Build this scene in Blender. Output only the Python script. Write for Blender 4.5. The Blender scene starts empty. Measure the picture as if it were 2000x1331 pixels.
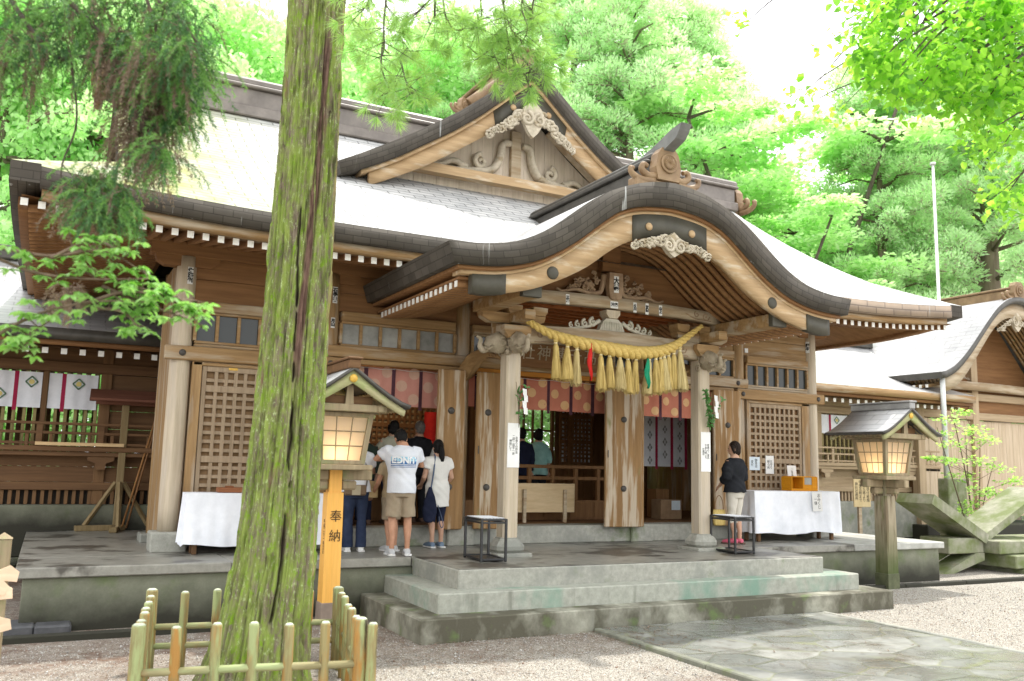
import bpy, math, random
import numpy as np
from mathutils import Vector, Matrix, noise
R = math.radians; PI = math.pi
random.seed(7)
SC = bpy.context.scene
COL = SC.collection

# ------------------------------------------------------------------ camera (solved from the photograph's straight lines)
CF, CP, CR, CY = 1727.09, .139187, .023231, .475172
CPOS = np.array([-5.57127, -11.09159, 1.90168])
def cam_basis():
    cy, sy, cp, sp = math.cos(CY), math.sin(CY), math.cos(CP), math.sin(CP)
    F = np.array([sy*cp, cy*cp, sp]); Rt = np.array([cy, -sy, 0.]); U = np.cross(Rt, F)
    c, s = math.cos(CR), math.sin(CR)
    return c*Rt+s*U, -s*Rt+c*U, F
CRT, CUP, CFW = cam_basis()
def ray(px, py): return CFW+(px-1000)/CF*CRT+(665.5-py)/CF*CUP
def P(px, py, ax, v):                      # where the sight line through a photo point meets a known plane
    d = ray(px, py); i = 'xyz'.index(ax); t = (v-CPOS[i])/d[i]
    return Vector(CPOS+t*d)
def PD(px, py, dist):                      # ... or a known distance
    return Vector(CPOS+ray(px, py)*dist)
cd = bpy.data.cameras.new('camera'); cam = bpy.data.objects.new('camera', cd); COL.objects.link(cam)
cd.sensor_width = 36; cd.lens = CF/2000*36; cd.clip_start = .05; cd.clip_end = 2000
m = Matrix.Identity(4)
for i in range(3):
    m[i][0] = CRT[i]; m[i][1] = CUP[i]; m[i][2] = -CFW[i]; m[i][3] = CPOS[i]
cam.matrix_world = m
cd.dof.use_dof = True; cd.dof.focus_distance = 12.5; cd.dof.aperture_fstop = 1.8
SC.camera = cam

# ------------------------------------------------------------------ objects
def thing(name, label, cat, loc=(0, 0, 0), rotz=0, group=None):
    o = bpy.data.objects.new(name, None); COL.objects.link(o)
    o.empty_display_size = .1
    o.location = loc; o.rotation_euler = (0, 0, rotz); o['label'] = label; o['category'] = cat
    if group: o['group'] = group
    return o
def tag(o, label, cat, group=None):
    o['label'] = label; o['category'] = cat
    if group: o['group'] = group
    return o
def struct(o): o['kind'] = 'structure'; return o
def stuff(o): o['kind'] = 'stuff'; return o
def org(o):
    v = Vector((0, 0, 0))
    while o is not None: v = v+o.location; o = o.parent
    return v
def dup(root, loc, rotz, label, group=None):
    r = root.copy(); COL.objects.link(r); r.location = loc; r.rotation_euler = (0, 0, rotz); r['label'] = label
    if group: r['group'] = group
    for ch in list(root.children):
        c = ch.copy(); COL.objects.link(c); c.parent = r
        for g in list(ch.children):
            d = g.copy(); COL.objects.link(d); d.parent = c
    return r

class MB:
    def __init__(s): s.v = []; s.f = []; s.m = []; s.s = []; s.uv = []
    def add(s, vs, fs, mat=0, smooth=False, M=None, uvs=None):
        n = len(s.v)
        s.v += [tuple(M @ Vector(v)) for v in vs] if M is not None else [tuple(v) for v in vs]
        for k, f in enumerate(fs):
            s.f.append(tuple(i+n for i in f)); s.m.append(mat); s.s.append(smooth)
            s.uv.append(uvs[k] if uvs else None)
        return s
    def box(s, x0, x1, y0, y1, z0, z1, b=.006, mat=0, M=None):
        b = min(b, (x1-x0)*.3, (y1-y0)*.3, (z1-z0)*.3)
        X, Y, Z = (x0, x1), (y0, y1), (z0, z1); sg = (1, -1)
        vs = []
        for i in (0, 1):
            for j in (0, 1):
                for k in (0, 1):
                    x, y, z = X[i], Y[j], Z[k]; bx, by, bz = b*sg[i], b*sg[j], b*sg[k]
                    vs += [(x, y+by, z+bz), (x+bx, y, z+bz), (x+bx, y+by, z)]
        c = lambda i, j, k, a: (i*4+j*2+k)*3+a
        fs = []
        for i in (0, 1):
            q = [c(i, 0, 0, 0), c(i, 1, 0, 0), c(i, 1, 1, 0), c(i, 0, 1, 0)]; fs.append(q if i else q[::-1])
            q = [c(0, i, 0, 1), c(1, i, 0, 1), c(1, i, 1, 1), c(0, i, 1, 1)]; fs.append(q[::-1] if i else q)
            q = [c(0, 0, i, 2), c(1, 0, i, 2), c(1, 1, i, 2), c(0, 1, i, 2)]; fs.append(q if i else q[::-1])
        for i in (0, 1):
            for j in (0, 1):
                def fix(q, out):
                    p = [Vector(vs[t]) for t in q]
                    nn = (p[1]-p[0]).cross(p[2]-p[0])
                    return q if nn.dot(Vector(out)) > 0 else q[::-1]
                o = lambda t: 1 if t else -1
                fs.append(fix([c(i, j, 0, 0), c(i, j, 1, 0), c(i, j, 1, 1), c(i, j, 0, 1)], (o(i), o(j), 0)))
                fs.append(fix([c(i, 0, j, 0), c(i, 1, j, 0), c(i, 1, j, 2), c(i, 0, j, 2)], (o(i), 0, o(j))))
                fs.append(fix([c(0, i, j, 1), c(1, i, j, 1), c(1, i, j, 2), c(0, i, j, 2)], (0, o(i), o(j))))
                for k in (0, 1):
                    fs.append(fix([c(i, j, k, 0), c(i, j, k, 1), c(i, j, k, 2)], (o(i), o(j), o(k))))
        return s.add(vs, fs, mat, False, M)
    def loft(s, rings, mat=0, smooth=True, caps=True, M=None, closed=True):
        n = len(rings[0]); vs = [p for r in rings for p in r]; fs = []
        for a in range(len(rings)-1):
            for k in range(n if closed else n-1):
                k2 = (k+1) % n
                fs.append((a*n+k, a*n+k2, (a+1)*n+k2, (a+1)*n+k))
        s.add(vs, fs, mat, smooth, M)
        if caps and closed:
            b = len(s.v)-len(vs)
            s.f.append(tuple(b+k for k in reversed(range(n)))); s.m.append(mat); s.s.append(False); s.uv.append(None)
            s.f.append(tuple(b+(len(rings)-1)*n+k for k in range(n))); s.m.append(mat); s.s.append(False); s.uv.append(None)
        return s
    def tube(s, path, rad, n=8, mat=0, caps=True, smooth=True, M=None, sq=1.):
        pts = [Vector(p) for p in path]
        if not hasattr(rad, '__len__'): rad = [rad]*len(pts)
        t0 = (pts[1]-pts[0]).normalized()
        up = Vector((0, 0, 1)) if abs(t0.z) < .9 else Vector((0, 1, 0))
        nrm = t0.cross(up).normalized(); rings = []
        for i, p in enumerate(pts):
            t = (pts[min(i+1, len(pts)-1)]-pts[max(i-1, 0)])
            t = t.normalized() if t.length > 1e-9 else t0
            nrm = (nrm-t*nrm.dot(t)).normalized(); bn = t.cross(nrm)
            rings.append([p+nrm*(math.cos(2*PI*k/n)*rad[i])+bn*(math.sin(2*PI*k/n)*rad[i]*sq) for k in range(n)])
        return s.loft(rings, mat, smooth, caps, M)
    def prism(s, poly, ax, a0, a1, mat=0, M=None, smooth=False):
        k = len(poly)
        mk = {'y': lambda p, a: (p[0], a, p[1]), 'x': lambda p, a: (a, p[0], p[1]), 'z': lambda p, a: (p[0], p[1], a)}[ax]
        ar = sum(poly[i][0]*poly[(i+1) % k][1]-poly[(i+1) % k][0]*poly[i][1] for i in range(k))
        pp = list(poly) if (ar > 0) == (ax != 'y') else list(poly)[::-1]
        vs = [mk(p, a0) for p in pp]+[mk(p, a1) for p in pp]
        fs = [tuple(reversed(range(k))), tuple(range(k, 2*k))]+[(i, (i+1) % k, k+(i+1) % k, k+i) for i in range(k)]
        return s.add(vs, fs, mat, smooth, M)
    def band(s, top, bot, y0, y1, mat=0, M=None, mtop=None):
        """a solid strip between two polylines (x,z), from y0 (front) to y1, with uv along it"""
        n = len(top); L = [0]
        for i in range(1, n): L.append(L[-1]+math.hypot(top[i][0]-top[i-1][0], top[i][1]-top[i-1][1]))
        vs = [(x, y0, z) for x, z in top]+[(x, y0, z) for x, z in bot]+[(x, y1, z) for x, z in top]+[(x, y1, z) for x, z in bot]
        for i in range(n-1):
            h = math.hypot(top[i][0]-bot[i][0], top[i][1]-bot[i][1]); h2 = math.hypot(top[i+1][0]-bot[i+1][0], top[i+1][1]-bot[i+1][1])
            u0, u1 = L[i], L[i+1]
            fs = [(n+i, n+i+1, i+1, i), (3*n+i+1, 3*n+i, 2*n+i, 2*n+i+1), (n+i+1, n+i, 3*n+i, 3*n+i+1)]
            uv = [[(u0, 0), (u1, 0), (u1, h2), (u0, h)], [(u1, 0), (u0, 0), (u0, h), (u1, h2)], [(u1, y0), (u0, y0), (u0, y1), (u1, y1)]]
            s.add([], [], mat)
            b = len(s.v) if i == 0 else b
            if i == 0: s.v += [tuple(M @ Vector(v)) if M is not None else v for v in vs]
            for f, q in zip(fs, uv): s.f.append(tuple(b+t for t in f)); s.m.append(mat); s.s.append(True); s.uv.append(q)
            s.f.append((b+i, b+i+1, b+2*n+i+1, b+2*n+i)); s.m.append(mat if mtop is None else mtop); s.s.append(True)
            s.uv.append([(y0, u0), (y0, u1), (y1, u1), (y1, u0)])
        for q in ((n, 0, 2*n, 3*n), (n-1, 2*n-1, 4*n-1, 3*n-1)):
            h = .2
            s.f.append(tuple(b+t for t in q)); s.m.append(mat); s.s.append(False); s.uv.append([(y0, 0), (y0, h), (y1, h), (y1, 0)])
        return s
    def grid(s, pts, mat=0, smooth=True, uv=None, flip=False):
        """pts[i][j] points; uv[i][j]"""
        ni, nj = len(pts), len(pts[0]); b = len(s.v)
        s.v += [tuple(p) for r in pts for p in r]
        for i in range(ni-1):
            for j in range(nj-1):
                q = [(i, j), (i, j+1), (i+1, j+1), (i+1, j)]
                if flip: q = q[::-1]
                s.f.append(tuple(b+a*nj+c for a, c in q)); s.m.append(mat); s.s.append(smooth)
                s.uv.append([uv[a][c] for a, c in q] if uv else None)
        return s
    def build(s, name, mats, parent=None, local=False, loc=None, auto=None):
        if not isinstance(mats, (list, tuple)): mats = [mats]
        off = Vector((0, 0, 0))
        if parent is not None and not local: off = org(parent)
        elif loc is not None and not local: off = Vector(loc)
        me = bpy.data.meshes.new(name)
        V = np.array(s.v, dtype=np.float32).reshape(-1, 3)-np.array(off, dtype=np.float32)
        me.from_pydata(V.tolist(), [], s.f)
        for mm in mats: me.materials.append(mm)
        me.polygons.foreach_set('material_index', s.m)
        me.polygons.foreach_set('use_smooth', s.s)
        if any(u is not None for u in s.uv):
            ul = me.uv_layers.new(name='uv'); flat = []
            for f, u in zip(s.f, s.uv):
                if u is None: flat += [0.]*(2*len(f))
                else:
                    for a in u: flat += [a[0], a[1]]
            ul.data.foreach_set('uv', flat)
        me.update()
        o = bpy.data.objects.new(name, me); COL.objects.link(o)
        if parent is not None: o.parent = parent
        elif loc is not None: o.location = loc
        return o
def bx(name, mat, parent, *a, **k):
    loc = k.pop('local', False)
    return MB().box(*a, **k).build(name, mat, parent, local=loc)
def TR(x, y, z, rz=0, rx=0, ry=0): return Matrix.Translation((x, y, z)) @ Matrix.Rotation(rz, 4, 'Z') @ Matrix.Rotation(rx, 4, 'X') @ Matrix.Rotation(ry, 4, 'Y')
def spiral(cx, cz, r, turns, a0, sgn=1, n=22, y=0., shrink=.12):
    return [(cx+math.cos(a0+sgn*2*PI*turns*t/n)*r*(1-(1-shrink)*t/n), y, cz+math.sin(a0+sgn*2*PI*turns*t/n)*r*(1-(1-shrink)*t/n)) for t in range(n+1)]
def smooth_path(pts, n=6):
    """Catmull-Rom through points"""
    p = [Vector(q) for q in pts]; p = [p[0]*2-p[1]]+p+[p[-1]*2-p[-2]]; out = []
    for i in range(1, len(p)-2):
        for k in range(n):
            t = k/n
            out.append(.5*((2*p[i])+(p[i+1]-p[i-1])*t+(2*p[i-1]-5*p[i]+4*p[i+1]-p[i+2])*t*t+(3*p[i]-p[i-1]-3*p[i+1]+p[i+2])*t**3))
    out.append(p[-2]); return out
def lerp(a, b, t): return a+(b-a)*t
def interp(tab, x):
    if x <= tab[0][0]: return tab[0][1]
    for (a, b), (c, d) in zip(tab, tab[1:]):
        if x <= c: return b+(d-b)*(x-a)/(c-a)
    return tab[-1][1]

# ------------------------------------------------------------------ materials
def nt(name):
    ma = bpy.data.materials.new(name); ma.use_nodes = True; t = ma.node_tree
    return ma, t, t.nodes['Principled BSDF'], t.nodes['Material Output']
def N(t, typ, **k):
    n = t.nodes.new(typ)
    for a, b in k.items():
        if a.startswith('i_'): n.inputs[a[2:].replace('_', ' ')].default_value = b
        else: setattr(n, a, b)
    return n
def ramp(t, fac, stops):
    r = N(t, 'ShaderNodeValToRGB'); e = r.color_ramp.elements
    while len(e) < len(stops): e.new(.5)
    for q, (p, c) in zip(e, stops): q.position = p; q.color = (*c, 1) if len(c) == 3 else c
    t.links.new(fac, r.inputs[0]); return r.outputs[0]
def mixc(t, fac, a, b, blend='MIX'):
    x = N(t, 'ShaderNodeMix', data_type='RGBA', blend_type=blend)
    for s, v in ((x.inputs[0], fac), (x.inputs[6], a), (x.inputs[7], b)):
        if isinstance(v, (int, float)): s.default_value = v
        elif isinstance(v, tuple): s.default_value = (*v, 1)
        else: t.links.new(v, s)
    return x.outputs[2]
def noisen(t, co, sc, detail=6, rough=.6, dist=0):
    mp = N(t, 'ShaderNodeMapping'); mp.inputs['Scale'].default_value = sc if hasattr(sc, '__len__') else (sc, sc, sc)
    t.links.new(co, mp.inputs[0])
    n = N(t, 'ShaderNodeTexNoise'); n.inputs['Scale'].default_value = 1; n.inputs['Detail'].default_value = detail
    n.inputs['Roughness'].default_value = rough; n.inputs['Distortion'].default_value = dist
    t.links.new(mp.outputs[0], n.inputs['Vector']); return n.outputs['Fac']
BW = ((0, (0, 0, 0)), (1, (1, 1, 1)))
def step01(t, fac, a, b): return ramp(t, fac, ((a, (0, 0, 0)), (b, (1, 1, 1))))
def mat(name, c1, c2, sc=4, rough=.75, bump=.3, detail=8, patch=None, psc=1.5, pth=(.5, .62), moss=None, mth=(.5, .65), msc=2., bsc=None, spec=.35, streak=None, sth=(.5, .7), ssc=(6, 6, .5), bdist=.01, zdark=None):
    ma, t, b, out = nt(name)
    co = N(t, 'ShaderNodeTexCoord').outputs['Object']
    c = ramp(t, noisen(t, co, sc, detail), ((.28, c1), (.72, c2)))
    if patch: c = mixc(t, step01(t, noisen(t, co, psc, 5), *pth), c, patch)
    if streak: c = mixc(t, step01(t, noisen(t, co, ssc, 6), *sth), c, streak)
    if moss: c = mixc(t, step01(t, noisen(t, co, msc, 7), *mth), c, moss)
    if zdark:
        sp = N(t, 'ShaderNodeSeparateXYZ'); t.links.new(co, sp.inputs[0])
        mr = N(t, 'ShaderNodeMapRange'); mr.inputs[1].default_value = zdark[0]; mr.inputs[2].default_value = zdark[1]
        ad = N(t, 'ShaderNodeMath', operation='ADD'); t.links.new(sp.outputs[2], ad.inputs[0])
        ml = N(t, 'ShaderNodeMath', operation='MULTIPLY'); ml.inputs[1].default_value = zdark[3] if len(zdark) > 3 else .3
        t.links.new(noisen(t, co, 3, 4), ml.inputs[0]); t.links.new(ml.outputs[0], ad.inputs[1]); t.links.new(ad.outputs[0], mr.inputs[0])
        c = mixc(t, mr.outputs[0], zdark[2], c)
    f = noisen(t, co, bsc or (sc if not hasattr(sc, '__len__') else tuple(q*3 for q in sc)), 8, .7)
    c = mixc(t, .28, c, ramp(t, f, ((.3, (.45, .45, .45)), (.7, (1, 1, 1)))), 'MULTIPLY')
    t.links.new(c, b.inputs['Base Color'])
    b.inputs['Roughness'].default_value = rough; b.inputs['Specular IOR Level'].default_value = spec
    if bump:
        bp = N(t, 'ShaderNodeBump'); bp.inputs['Strength'].default_value = bump; bp.inputs['Distance'].default_value = bdist
        t.links.new(f, bp.inputs['Height']); t.links.new(bp.outputs[0], b.inputs['Normal'])
    return ma
def adj(c, v=.80, sat=1.38):
    l = .3*c[0]+.59*c[1]+.11*c[2]; return tuple(max(.004, (l+(q-l)*sat)*v) for q in c)
def wood(name, c1, c2, grain='z', keep=False, **k):
    if not keep: c1, c2 = adj(c1), adj(c2)
    g = {'z': (14, 14, .9), 'x': (.9, 14, 14), 'y': (14, .9, 14)}[grain]
    return mat(name, c1, c2, sc=g, **k)
W1, W2 = (.25, .165, .095), (.48, .345, .215)
G1, G2 = (.40, .33, .25), (.58, .50, .39)
wood_v = wood('weathered_wood_upright', W1, W2, 'z', patch=G1, psc=(5, 5, .6))
wood_x = wood('weathered_wood_level', W1, W2, 'x', patch=(.43, .35, .25), psc=(.6, 5, 5))
wood_y = wood('weathered_wood_deep', W1, W2, 'y')
wood_pale = wood('bleached_wood', (.42, .345, .245), (.62, .53, .40), 'z', keep=True, patch=(.5, .43, .34), psc=(6, 6, .6))
wood_palex = wood('bleached_wood_level', (.38, .30, .20), (.58, .48, .35), 'x', keep=True, patch=(.36, .26, .155), psc=(.8, 6, 6), pth=(.5, .6))
wood_red = wood('brown_soffit_boards', (.20, .112, .064), (.33, .20, .118), 'x')
wood_redy = wood('brown_rafter_wood', (.25, .145, .085), (.40, .25, .15), 'y')
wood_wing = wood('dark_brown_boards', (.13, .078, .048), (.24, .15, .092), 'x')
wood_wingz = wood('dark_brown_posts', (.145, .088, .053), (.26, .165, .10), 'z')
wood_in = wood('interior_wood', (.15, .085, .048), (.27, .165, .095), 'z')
wood_new = wood('fresh_orange_timber', (.78, .40, .075), (.90, .49, .115), 'z', keep=True, rough=.55, bump=.08)
wood_door = wood('rain_worn_door_wood', (.26, .165, .095), (.42, .285, .17), 'z', patch=(.52, .43, .32), psc=(7, 7, .55), pth=(.5, .58), moss=(.24, .23, .09), msc=(5, 5, 1.2), mth=(.62, .72))
wood_barge = wood('flaking_bargeboard_wood', (.36, .235, .12), (.54, .38, .215), 'x', keep=True, patch=(.62, .53, .40), psc=(1.3, 6, 6), pth=(.54, .68))
wood_moss = wood('mossy_lantern_wood', (.24, .185, .11), (.40, .32, .20), 'z', keep=True, moss=(.24, .26, .12), msc=5., mth=(.52, .70))
wood_mossg = wood('green_tinged_roof_boards', (.34, .31, .17), (.50, .46, .27), 'x', keep=True, moss=(.38, .43, .18), msc=4., mth=(.45, .65))
carve = mat('pale_carved_wood', (.40, .35, .26), (.60, .53, .42), sc=9, patch=(.36, .29, .19), psc=5, pth=(.55, .65))
carve_br = mat('brown_carved_wood', (.28, .185, .115), (.44, .31, .2), sc=9)
white_end = mat('white_painted_ends', (.78, .77, .72), (.86, .85, .80), sc=12, bump=.05)
copper_dark = mat('dark_copper_sheet', (.045, .041, .034), (.085, .078, .066), sc=5, rough=.45, spec=.5, bump=.08)
copper_barge = mat('green_grey_copper_cap', (.05, .046, .033), (.082, .075, .056), sc=3, rough=.55, bump=.05)
iron = mat('dark_iron', (.05, .045, .04), (.10, .09, .08), sc=20, rough=.5, bump=.2)
black_steel = mat('black_painted_steel', (.012, .013, .014), (.03, .03, .032), sc=15, rough=.35, bump=.03, spec=.5)
steel = mat('bright_steel_wire', (.55, .56, .58), (.7, .71, .73), sc=30, rough=.3, bump=.02)
stone = mat('grey_granite', (.27, .27, .23), (.41, .405, .355), sc=14, bsc=60, bump=.25, rough=.7, patch=(.25, .255, .225), psc=1.6, pth=(.48, .62), moss=(.17, .215, .10), msc=2.3, mth=(.58, .72), bdist=.004)
stone_wet = mat('damp_stone_paving', (.215, .208, .18), (.35, .34, .295), sc=7, bsc=50, bump=.2, rough=.36, spec=.5, patch=(.085, .078, .065), psc=(1.1, 1.5, 1), pth=(.52, .58), bdist=.004)
stone_stain = mat('stained_step_stone', (.27, .268, .21), (.42, .41, .335), sc=12, bsc=60, bump=.25, rough=.7, patch=(.095, .088, .06), psc=(1.5, 1.5, 1.), pth=(.36, .54), streak=(.30, .30, .25), ssc=(3.6, 3.6, .5), sth=(.58, .80), moss=(.13, .19, .06), msc=3.0, mth=(.58, .74), bdist=.004)
stone_mid = mat('greenish_step_stone', (.29, .298, .25), (.43, .435, .375), sc=12, bsc=60, bump=.25, rough=.7, streak=(.16, .165, .13), ssc=(4, 4, .3), sth=(.60, .76), moss=(.20, .31, .24), msc=(1.1, 1.1, .8), mth=(.54, .68), bdist=.004)
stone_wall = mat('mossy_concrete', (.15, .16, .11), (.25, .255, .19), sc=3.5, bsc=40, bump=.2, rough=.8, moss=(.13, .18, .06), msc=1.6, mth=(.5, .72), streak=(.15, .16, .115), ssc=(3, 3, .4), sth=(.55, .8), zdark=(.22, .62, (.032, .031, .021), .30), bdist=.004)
stone_sunpaint = mat('painted_sunlight_stone', (.40, .405, .37), (.54, .54, .50), sc=9, bsc=60, bump=.2, rough=.75, patch=(.33, .33, .29), psc=1.4, pth=(.5, .65), bdist=.004)  # paler stone colour, sunlight painted onto the platform's right end
concrete = mat('mossy_pale_concrete', (.25, .25, .18), (.38, .375, .29), sc=4, bsc=50, bump=.2, moss=(.15, .185, .065), msc=2.2, mth=(.38, .60), streak=(.17, .17, .11), ssc=(5, 5, .7), sth=(.55, .8), bdist=.004)
slate = mat('dark_slate', (.05, .052, .058), (.10, .10, .105), sc=6, rough=.6)
fabric_w = mat('white_cloth', (.82, .85, .91), (.88, .90, .95), sc=3, rough=.9, bump=.05, spec=.1)
paper = mat('white_paper', (.80, .80, .78), (.86, .86, .84), sc=3, rough=.9, bump=0, spec=.1)
paper_b = mat('bluish_paper', (.62, .72, .80), (.70, .78, .84), sc=3, rough=.9, bump=0, spec=.1)
ink = mat('black_ink', (.012, .012, .012), (.03, .03, .03), sc=9, bump=0, rough=.8)
ink_br = mat('brown_brush_ink', (.05, .03, .015), (.08, .05, .02), sc=9, bump=0, rough=.8)
red_cl = mat('red_cloth', (.62, .02, .018), (.75, .04, .03), sc=6, rough=.85, bump=.1)
green_cl = mat('green_cloth', (.01, .25, .13), (.02, .36, .19), sc=6, rough=.85, bump=.1)
straw = mat('golden_rice_straw', (.42, .29, .075), (.76, .58, .22), sc=(60, 60, 3), rough=.75, bump=.6, bdist=.004)
strawx = mat('golden_straw_rope', (.50, .34, .08), (.78, .58, .20), sc=(22, 40, 40), rough=.75, bump=.7, bdist=.006)
gold = mat('gilt_metal', (.62, .36, .05), (.80, .52, .10), sc=20, rough=.35, bump=.1)
mint = mat('mint_green_cloth', (.26, .52, .48), (.36, .62, .56), sc=6, rough=.9)
glass_d = None
def glass_mat():
    ma, t, b, out = nt('dark_window_glass')
    b.inputs['Base Color'].default_value = (.035, .04, .038, 1); b.inputs['Roughness'].default_value = .06
    b.inputs['Specular IOR Level'].default_value = .35
    co = N(t, 'ShaderNodeTexCoord').outputs['Object']
    bp = N(t, 'ShaderNodeBump'); bp.inputs['Strength'].default_value = .12; bp.inputs['Distance'].default_value = .02
    t.links.new(noisen(t, co, 2.2, 3), bp.inputs['Height']); t.links.new(bp.outputs[0], b.inputs['Normal'])
    return ma
glass_d = glass_mat()
def frosted():
    ma, t, b, out = nt('frosted_pane')
    co = N(t, 'ShaderNodeTexCoord').outputs['Object']
    t.links.new(ramp(t, noisen(t, co, 3, 5), ((.3, (.17, .175, .16)), (.7, (.40, .40, .37)))), b.inputs['Base Color'])
    b.inputs['Roughness'].default_value = .3
    return ma
glass_f = frosted()
def shingle(name, c1, c2, bw, bh, mortar, rough=.5, msize=.012, bump=.4, moss=None, spec=.5):
    ma, t, b, out = nt(name)
    uv = N(t, 'ShaderNodeUVMap', uv_map='uv').outputs[0]; co = N(t, 'ShaderNodeTexCoord').outputs['Object']
    br = N(t, 'ShaderNodeTexBrick'); br.inputs['Color1'].default_value = (*c1, 1); br.inputs['Color2'].default_value = (*c2, 1)
    br.inputs['Mortar'].default_value = (*mortar, 1); br.inputs['Scale'].default_value = 1; br.inputs['Brick Width'].default_value = bw
    br.inputs['Row Height'].default_value = bh; br.inputs['Mortar Size'].default_value = msize; br.inputs['Mortar Smooth'].default_value = .3
    t.links.new(uv, br.inputs['Vector'])
    c = mixc(t, .45, br.outputs['Color'], ramp(t, noisen(t, co, 2.2, 8), ((.3, (.45, .45, .45)), (.7, (1.15, 1.12, 1.08)))), 'MULTIPLY')
    if moss: c = mixc(t, moss[1](t, co), c, moss[0])
    c = mixc(t, step01(t, noisen(t, co, (9, 9, .6), 6), .66, .74), c, (.42, .43, .42)) if name.startswith('shingled') else c
    t.links.new(c, b.inputs['Base Color']); b.inputs['Roughness'].default_value = rough; b.inputs['Specular IOR Level'].default_value = spec
    bp = N(t, 'ShaderNodeBump'); bp.inputs['Strength'].default_value = bump; bp.inputs['Distance'].default_value = .01
    mr = N(t, 'ShaderNodeMath', operation='SUBTRACT'); mr.inputs[0].default_value = 1; t.links.new(br.outputs['Fac'], mr.inputs[1])
    t.links.new(mr.outputs[0], bp.inputs['Height']); t.links.new(bp.outputs[0], b.inputs['Normal'])
    return ma
def moss_left(t, co):
    sp = N(t, 'ShaderNodeSeparateXYZ'); t.links.new(co, sp.inputs[0])
    mr = N(t, 'ShaderNodeMapRange'); mr.inputs[1].default_value = -3.9; mr.inputs[2].default_value = -6.3; t.links.new(sp.outputs[0], mr.inputs[0])
    ml = N(t, 'ShaderNodeMath', operation='MULTIPLY'); t.links.new(mr.outputs[0], ml.inputs[0])
    t.links.new(ramp(t, noisen(t, co, (3, 1.5, 1.5), 6), ((.3, (.3, .3, .3)), (.65, (1, 1, 1)))), ml.inputs[1]); return ml.outputs[0]
fascia_m = shingle('shingled_copper_edge', (.062, .054, .044), (.094, .083, .069), .23, .085, (.044, .038, .031), .7, msize=.006, bump=.25, spec=.2)
roof_m = shingle('silvery_shingle_roof', (.44, .445, .445), (.53, .53, .525), .45, .16, (.19, .195, .195), .62, .012, .8, moss=((.25, .272, .05), moss_left), spec=.22)
roof_g = shingle('silvery_grey_roof', (.44, .445, .45), (.52, .52, .52), .45, .16, (.31, .31, .31), .36, .01, .5, spec=.6)
fascia_r = shingle('shingled_brown_edge', (.25, .19, .135), (.33, .25, .18), .45, .12, (.15, .11, .08), .55)

def leafmat(name, c1, c2, trans=.5, rough=.5, sc=1.2, c3=None, tm=(1.25, 1.35, .8)):
    ma, t, b, out = nt(name)
    co = N(t, 'ShaderNodeTexCoord').outputs['Object']
    g = N(t, 'ShaderNodeNewGeometry')
    rnd = noisen(t, co, sc, 3)
    c = ramp(t, rnd, ((.3, c1), (.7, c2)))
    if c3: c = mixc(t, step01(t, noisen(t, co, sc*.7, 2), .55, .72), c, c3)
    t.links.new(c, b.inputs['Base Color']); b.inputs['Roughness'].default_value = rough; b.inputs['Specular IOR Level'].default_value = .3
    tr = N(t, 'ShaderNodeBsdfTranslucent')
    t.links.new(mixc(t, 1., c, tm, 'MULTIPLY'), tr.inputs[0])
    mx = N(t, 'ShaderNodeMixShader'); mx.inputs[0].default_value = trans
    t.links.new(b.outputs[0], mx.inputs[1]); t.links.new(tr.outputs[0], mx.inputs[2]); t.links.new(mx.outputs[0], out.inputs[0])
    return ma
lf_cedar = leafmat('cedar_needles_light', (.20, .36, .12), (.36, .54, .24), .5, c3=(.42, .58, .34))
lf_farc = leafmat('hazy_cedar_needles', (.63, .83, .54), (.77, .91, .68), .6, sc=.4, c3=(.84, .93, .77), tm=(1.12, 1.2, .92))  # far foliage: haze painted in by paling the leaf colours
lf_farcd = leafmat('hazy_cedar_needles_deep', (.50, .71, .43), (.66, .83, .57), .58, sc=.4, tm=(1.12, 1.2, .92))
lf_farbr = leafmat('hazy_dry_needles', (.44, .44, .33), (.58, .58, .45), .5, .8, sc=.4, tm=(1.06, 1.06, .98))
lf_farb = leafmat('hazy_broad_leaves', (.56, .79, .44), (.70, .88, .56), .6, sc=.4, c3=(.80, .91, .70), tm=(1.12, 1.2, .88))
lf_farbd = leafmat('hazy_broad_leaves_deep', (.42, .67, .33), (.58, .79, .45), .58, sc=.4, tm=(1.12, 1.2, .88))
lf_cedard = leafmat('cedar_needles_deep', (.08, .19, .06), (.16, .31, .11), .4)
lf_brown = leafmat('dry_cedar_needles', (.14, .10, .075), (.26, .19, .145), .25, .8)
lf_maple = leafmat('maple_leaves', (.19, .40, .08), (.32, .54, .15), .55, c3=(.38, .57, .25))
lf_broad = leafmat('broad_leaves', (.12, .32, .05), (.24, .48, .10), .5)
lf_fresh = leafmat('fresh_yellow_green_leaves', (.27, .56, .06), (.44, .70, .13), .62)
lf_gloss = leafmat('glossy_evergreen_leaves', (.20, .41, .12), (.36, .58, .22), .42, .2)
lf_pine = leafmat('pine_needles', (.24, .42, .10), (.40, .58, .20), .5)
lf_young = leafmat('young_maple_leaves', (.44, .66, .20), (.60, .78, .34), .6)
bark = mat('brown_bark', (.13, .10, .075), (.27, .215, .165), sc=(9, 9, 1.2), rough=.95, bump=.8, bdist=.03)
bark_d = mat('dark_bark', (.07, .055, .045), (.15, .12, .095), sc=(7, 7, 1), rough=.95, bump=.8, bdist=.03)
twig = mat('twig_bark', (.10, .07, .045), (.20, .145, .10), sc=12, rough=.9, bump=.3)

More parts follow.
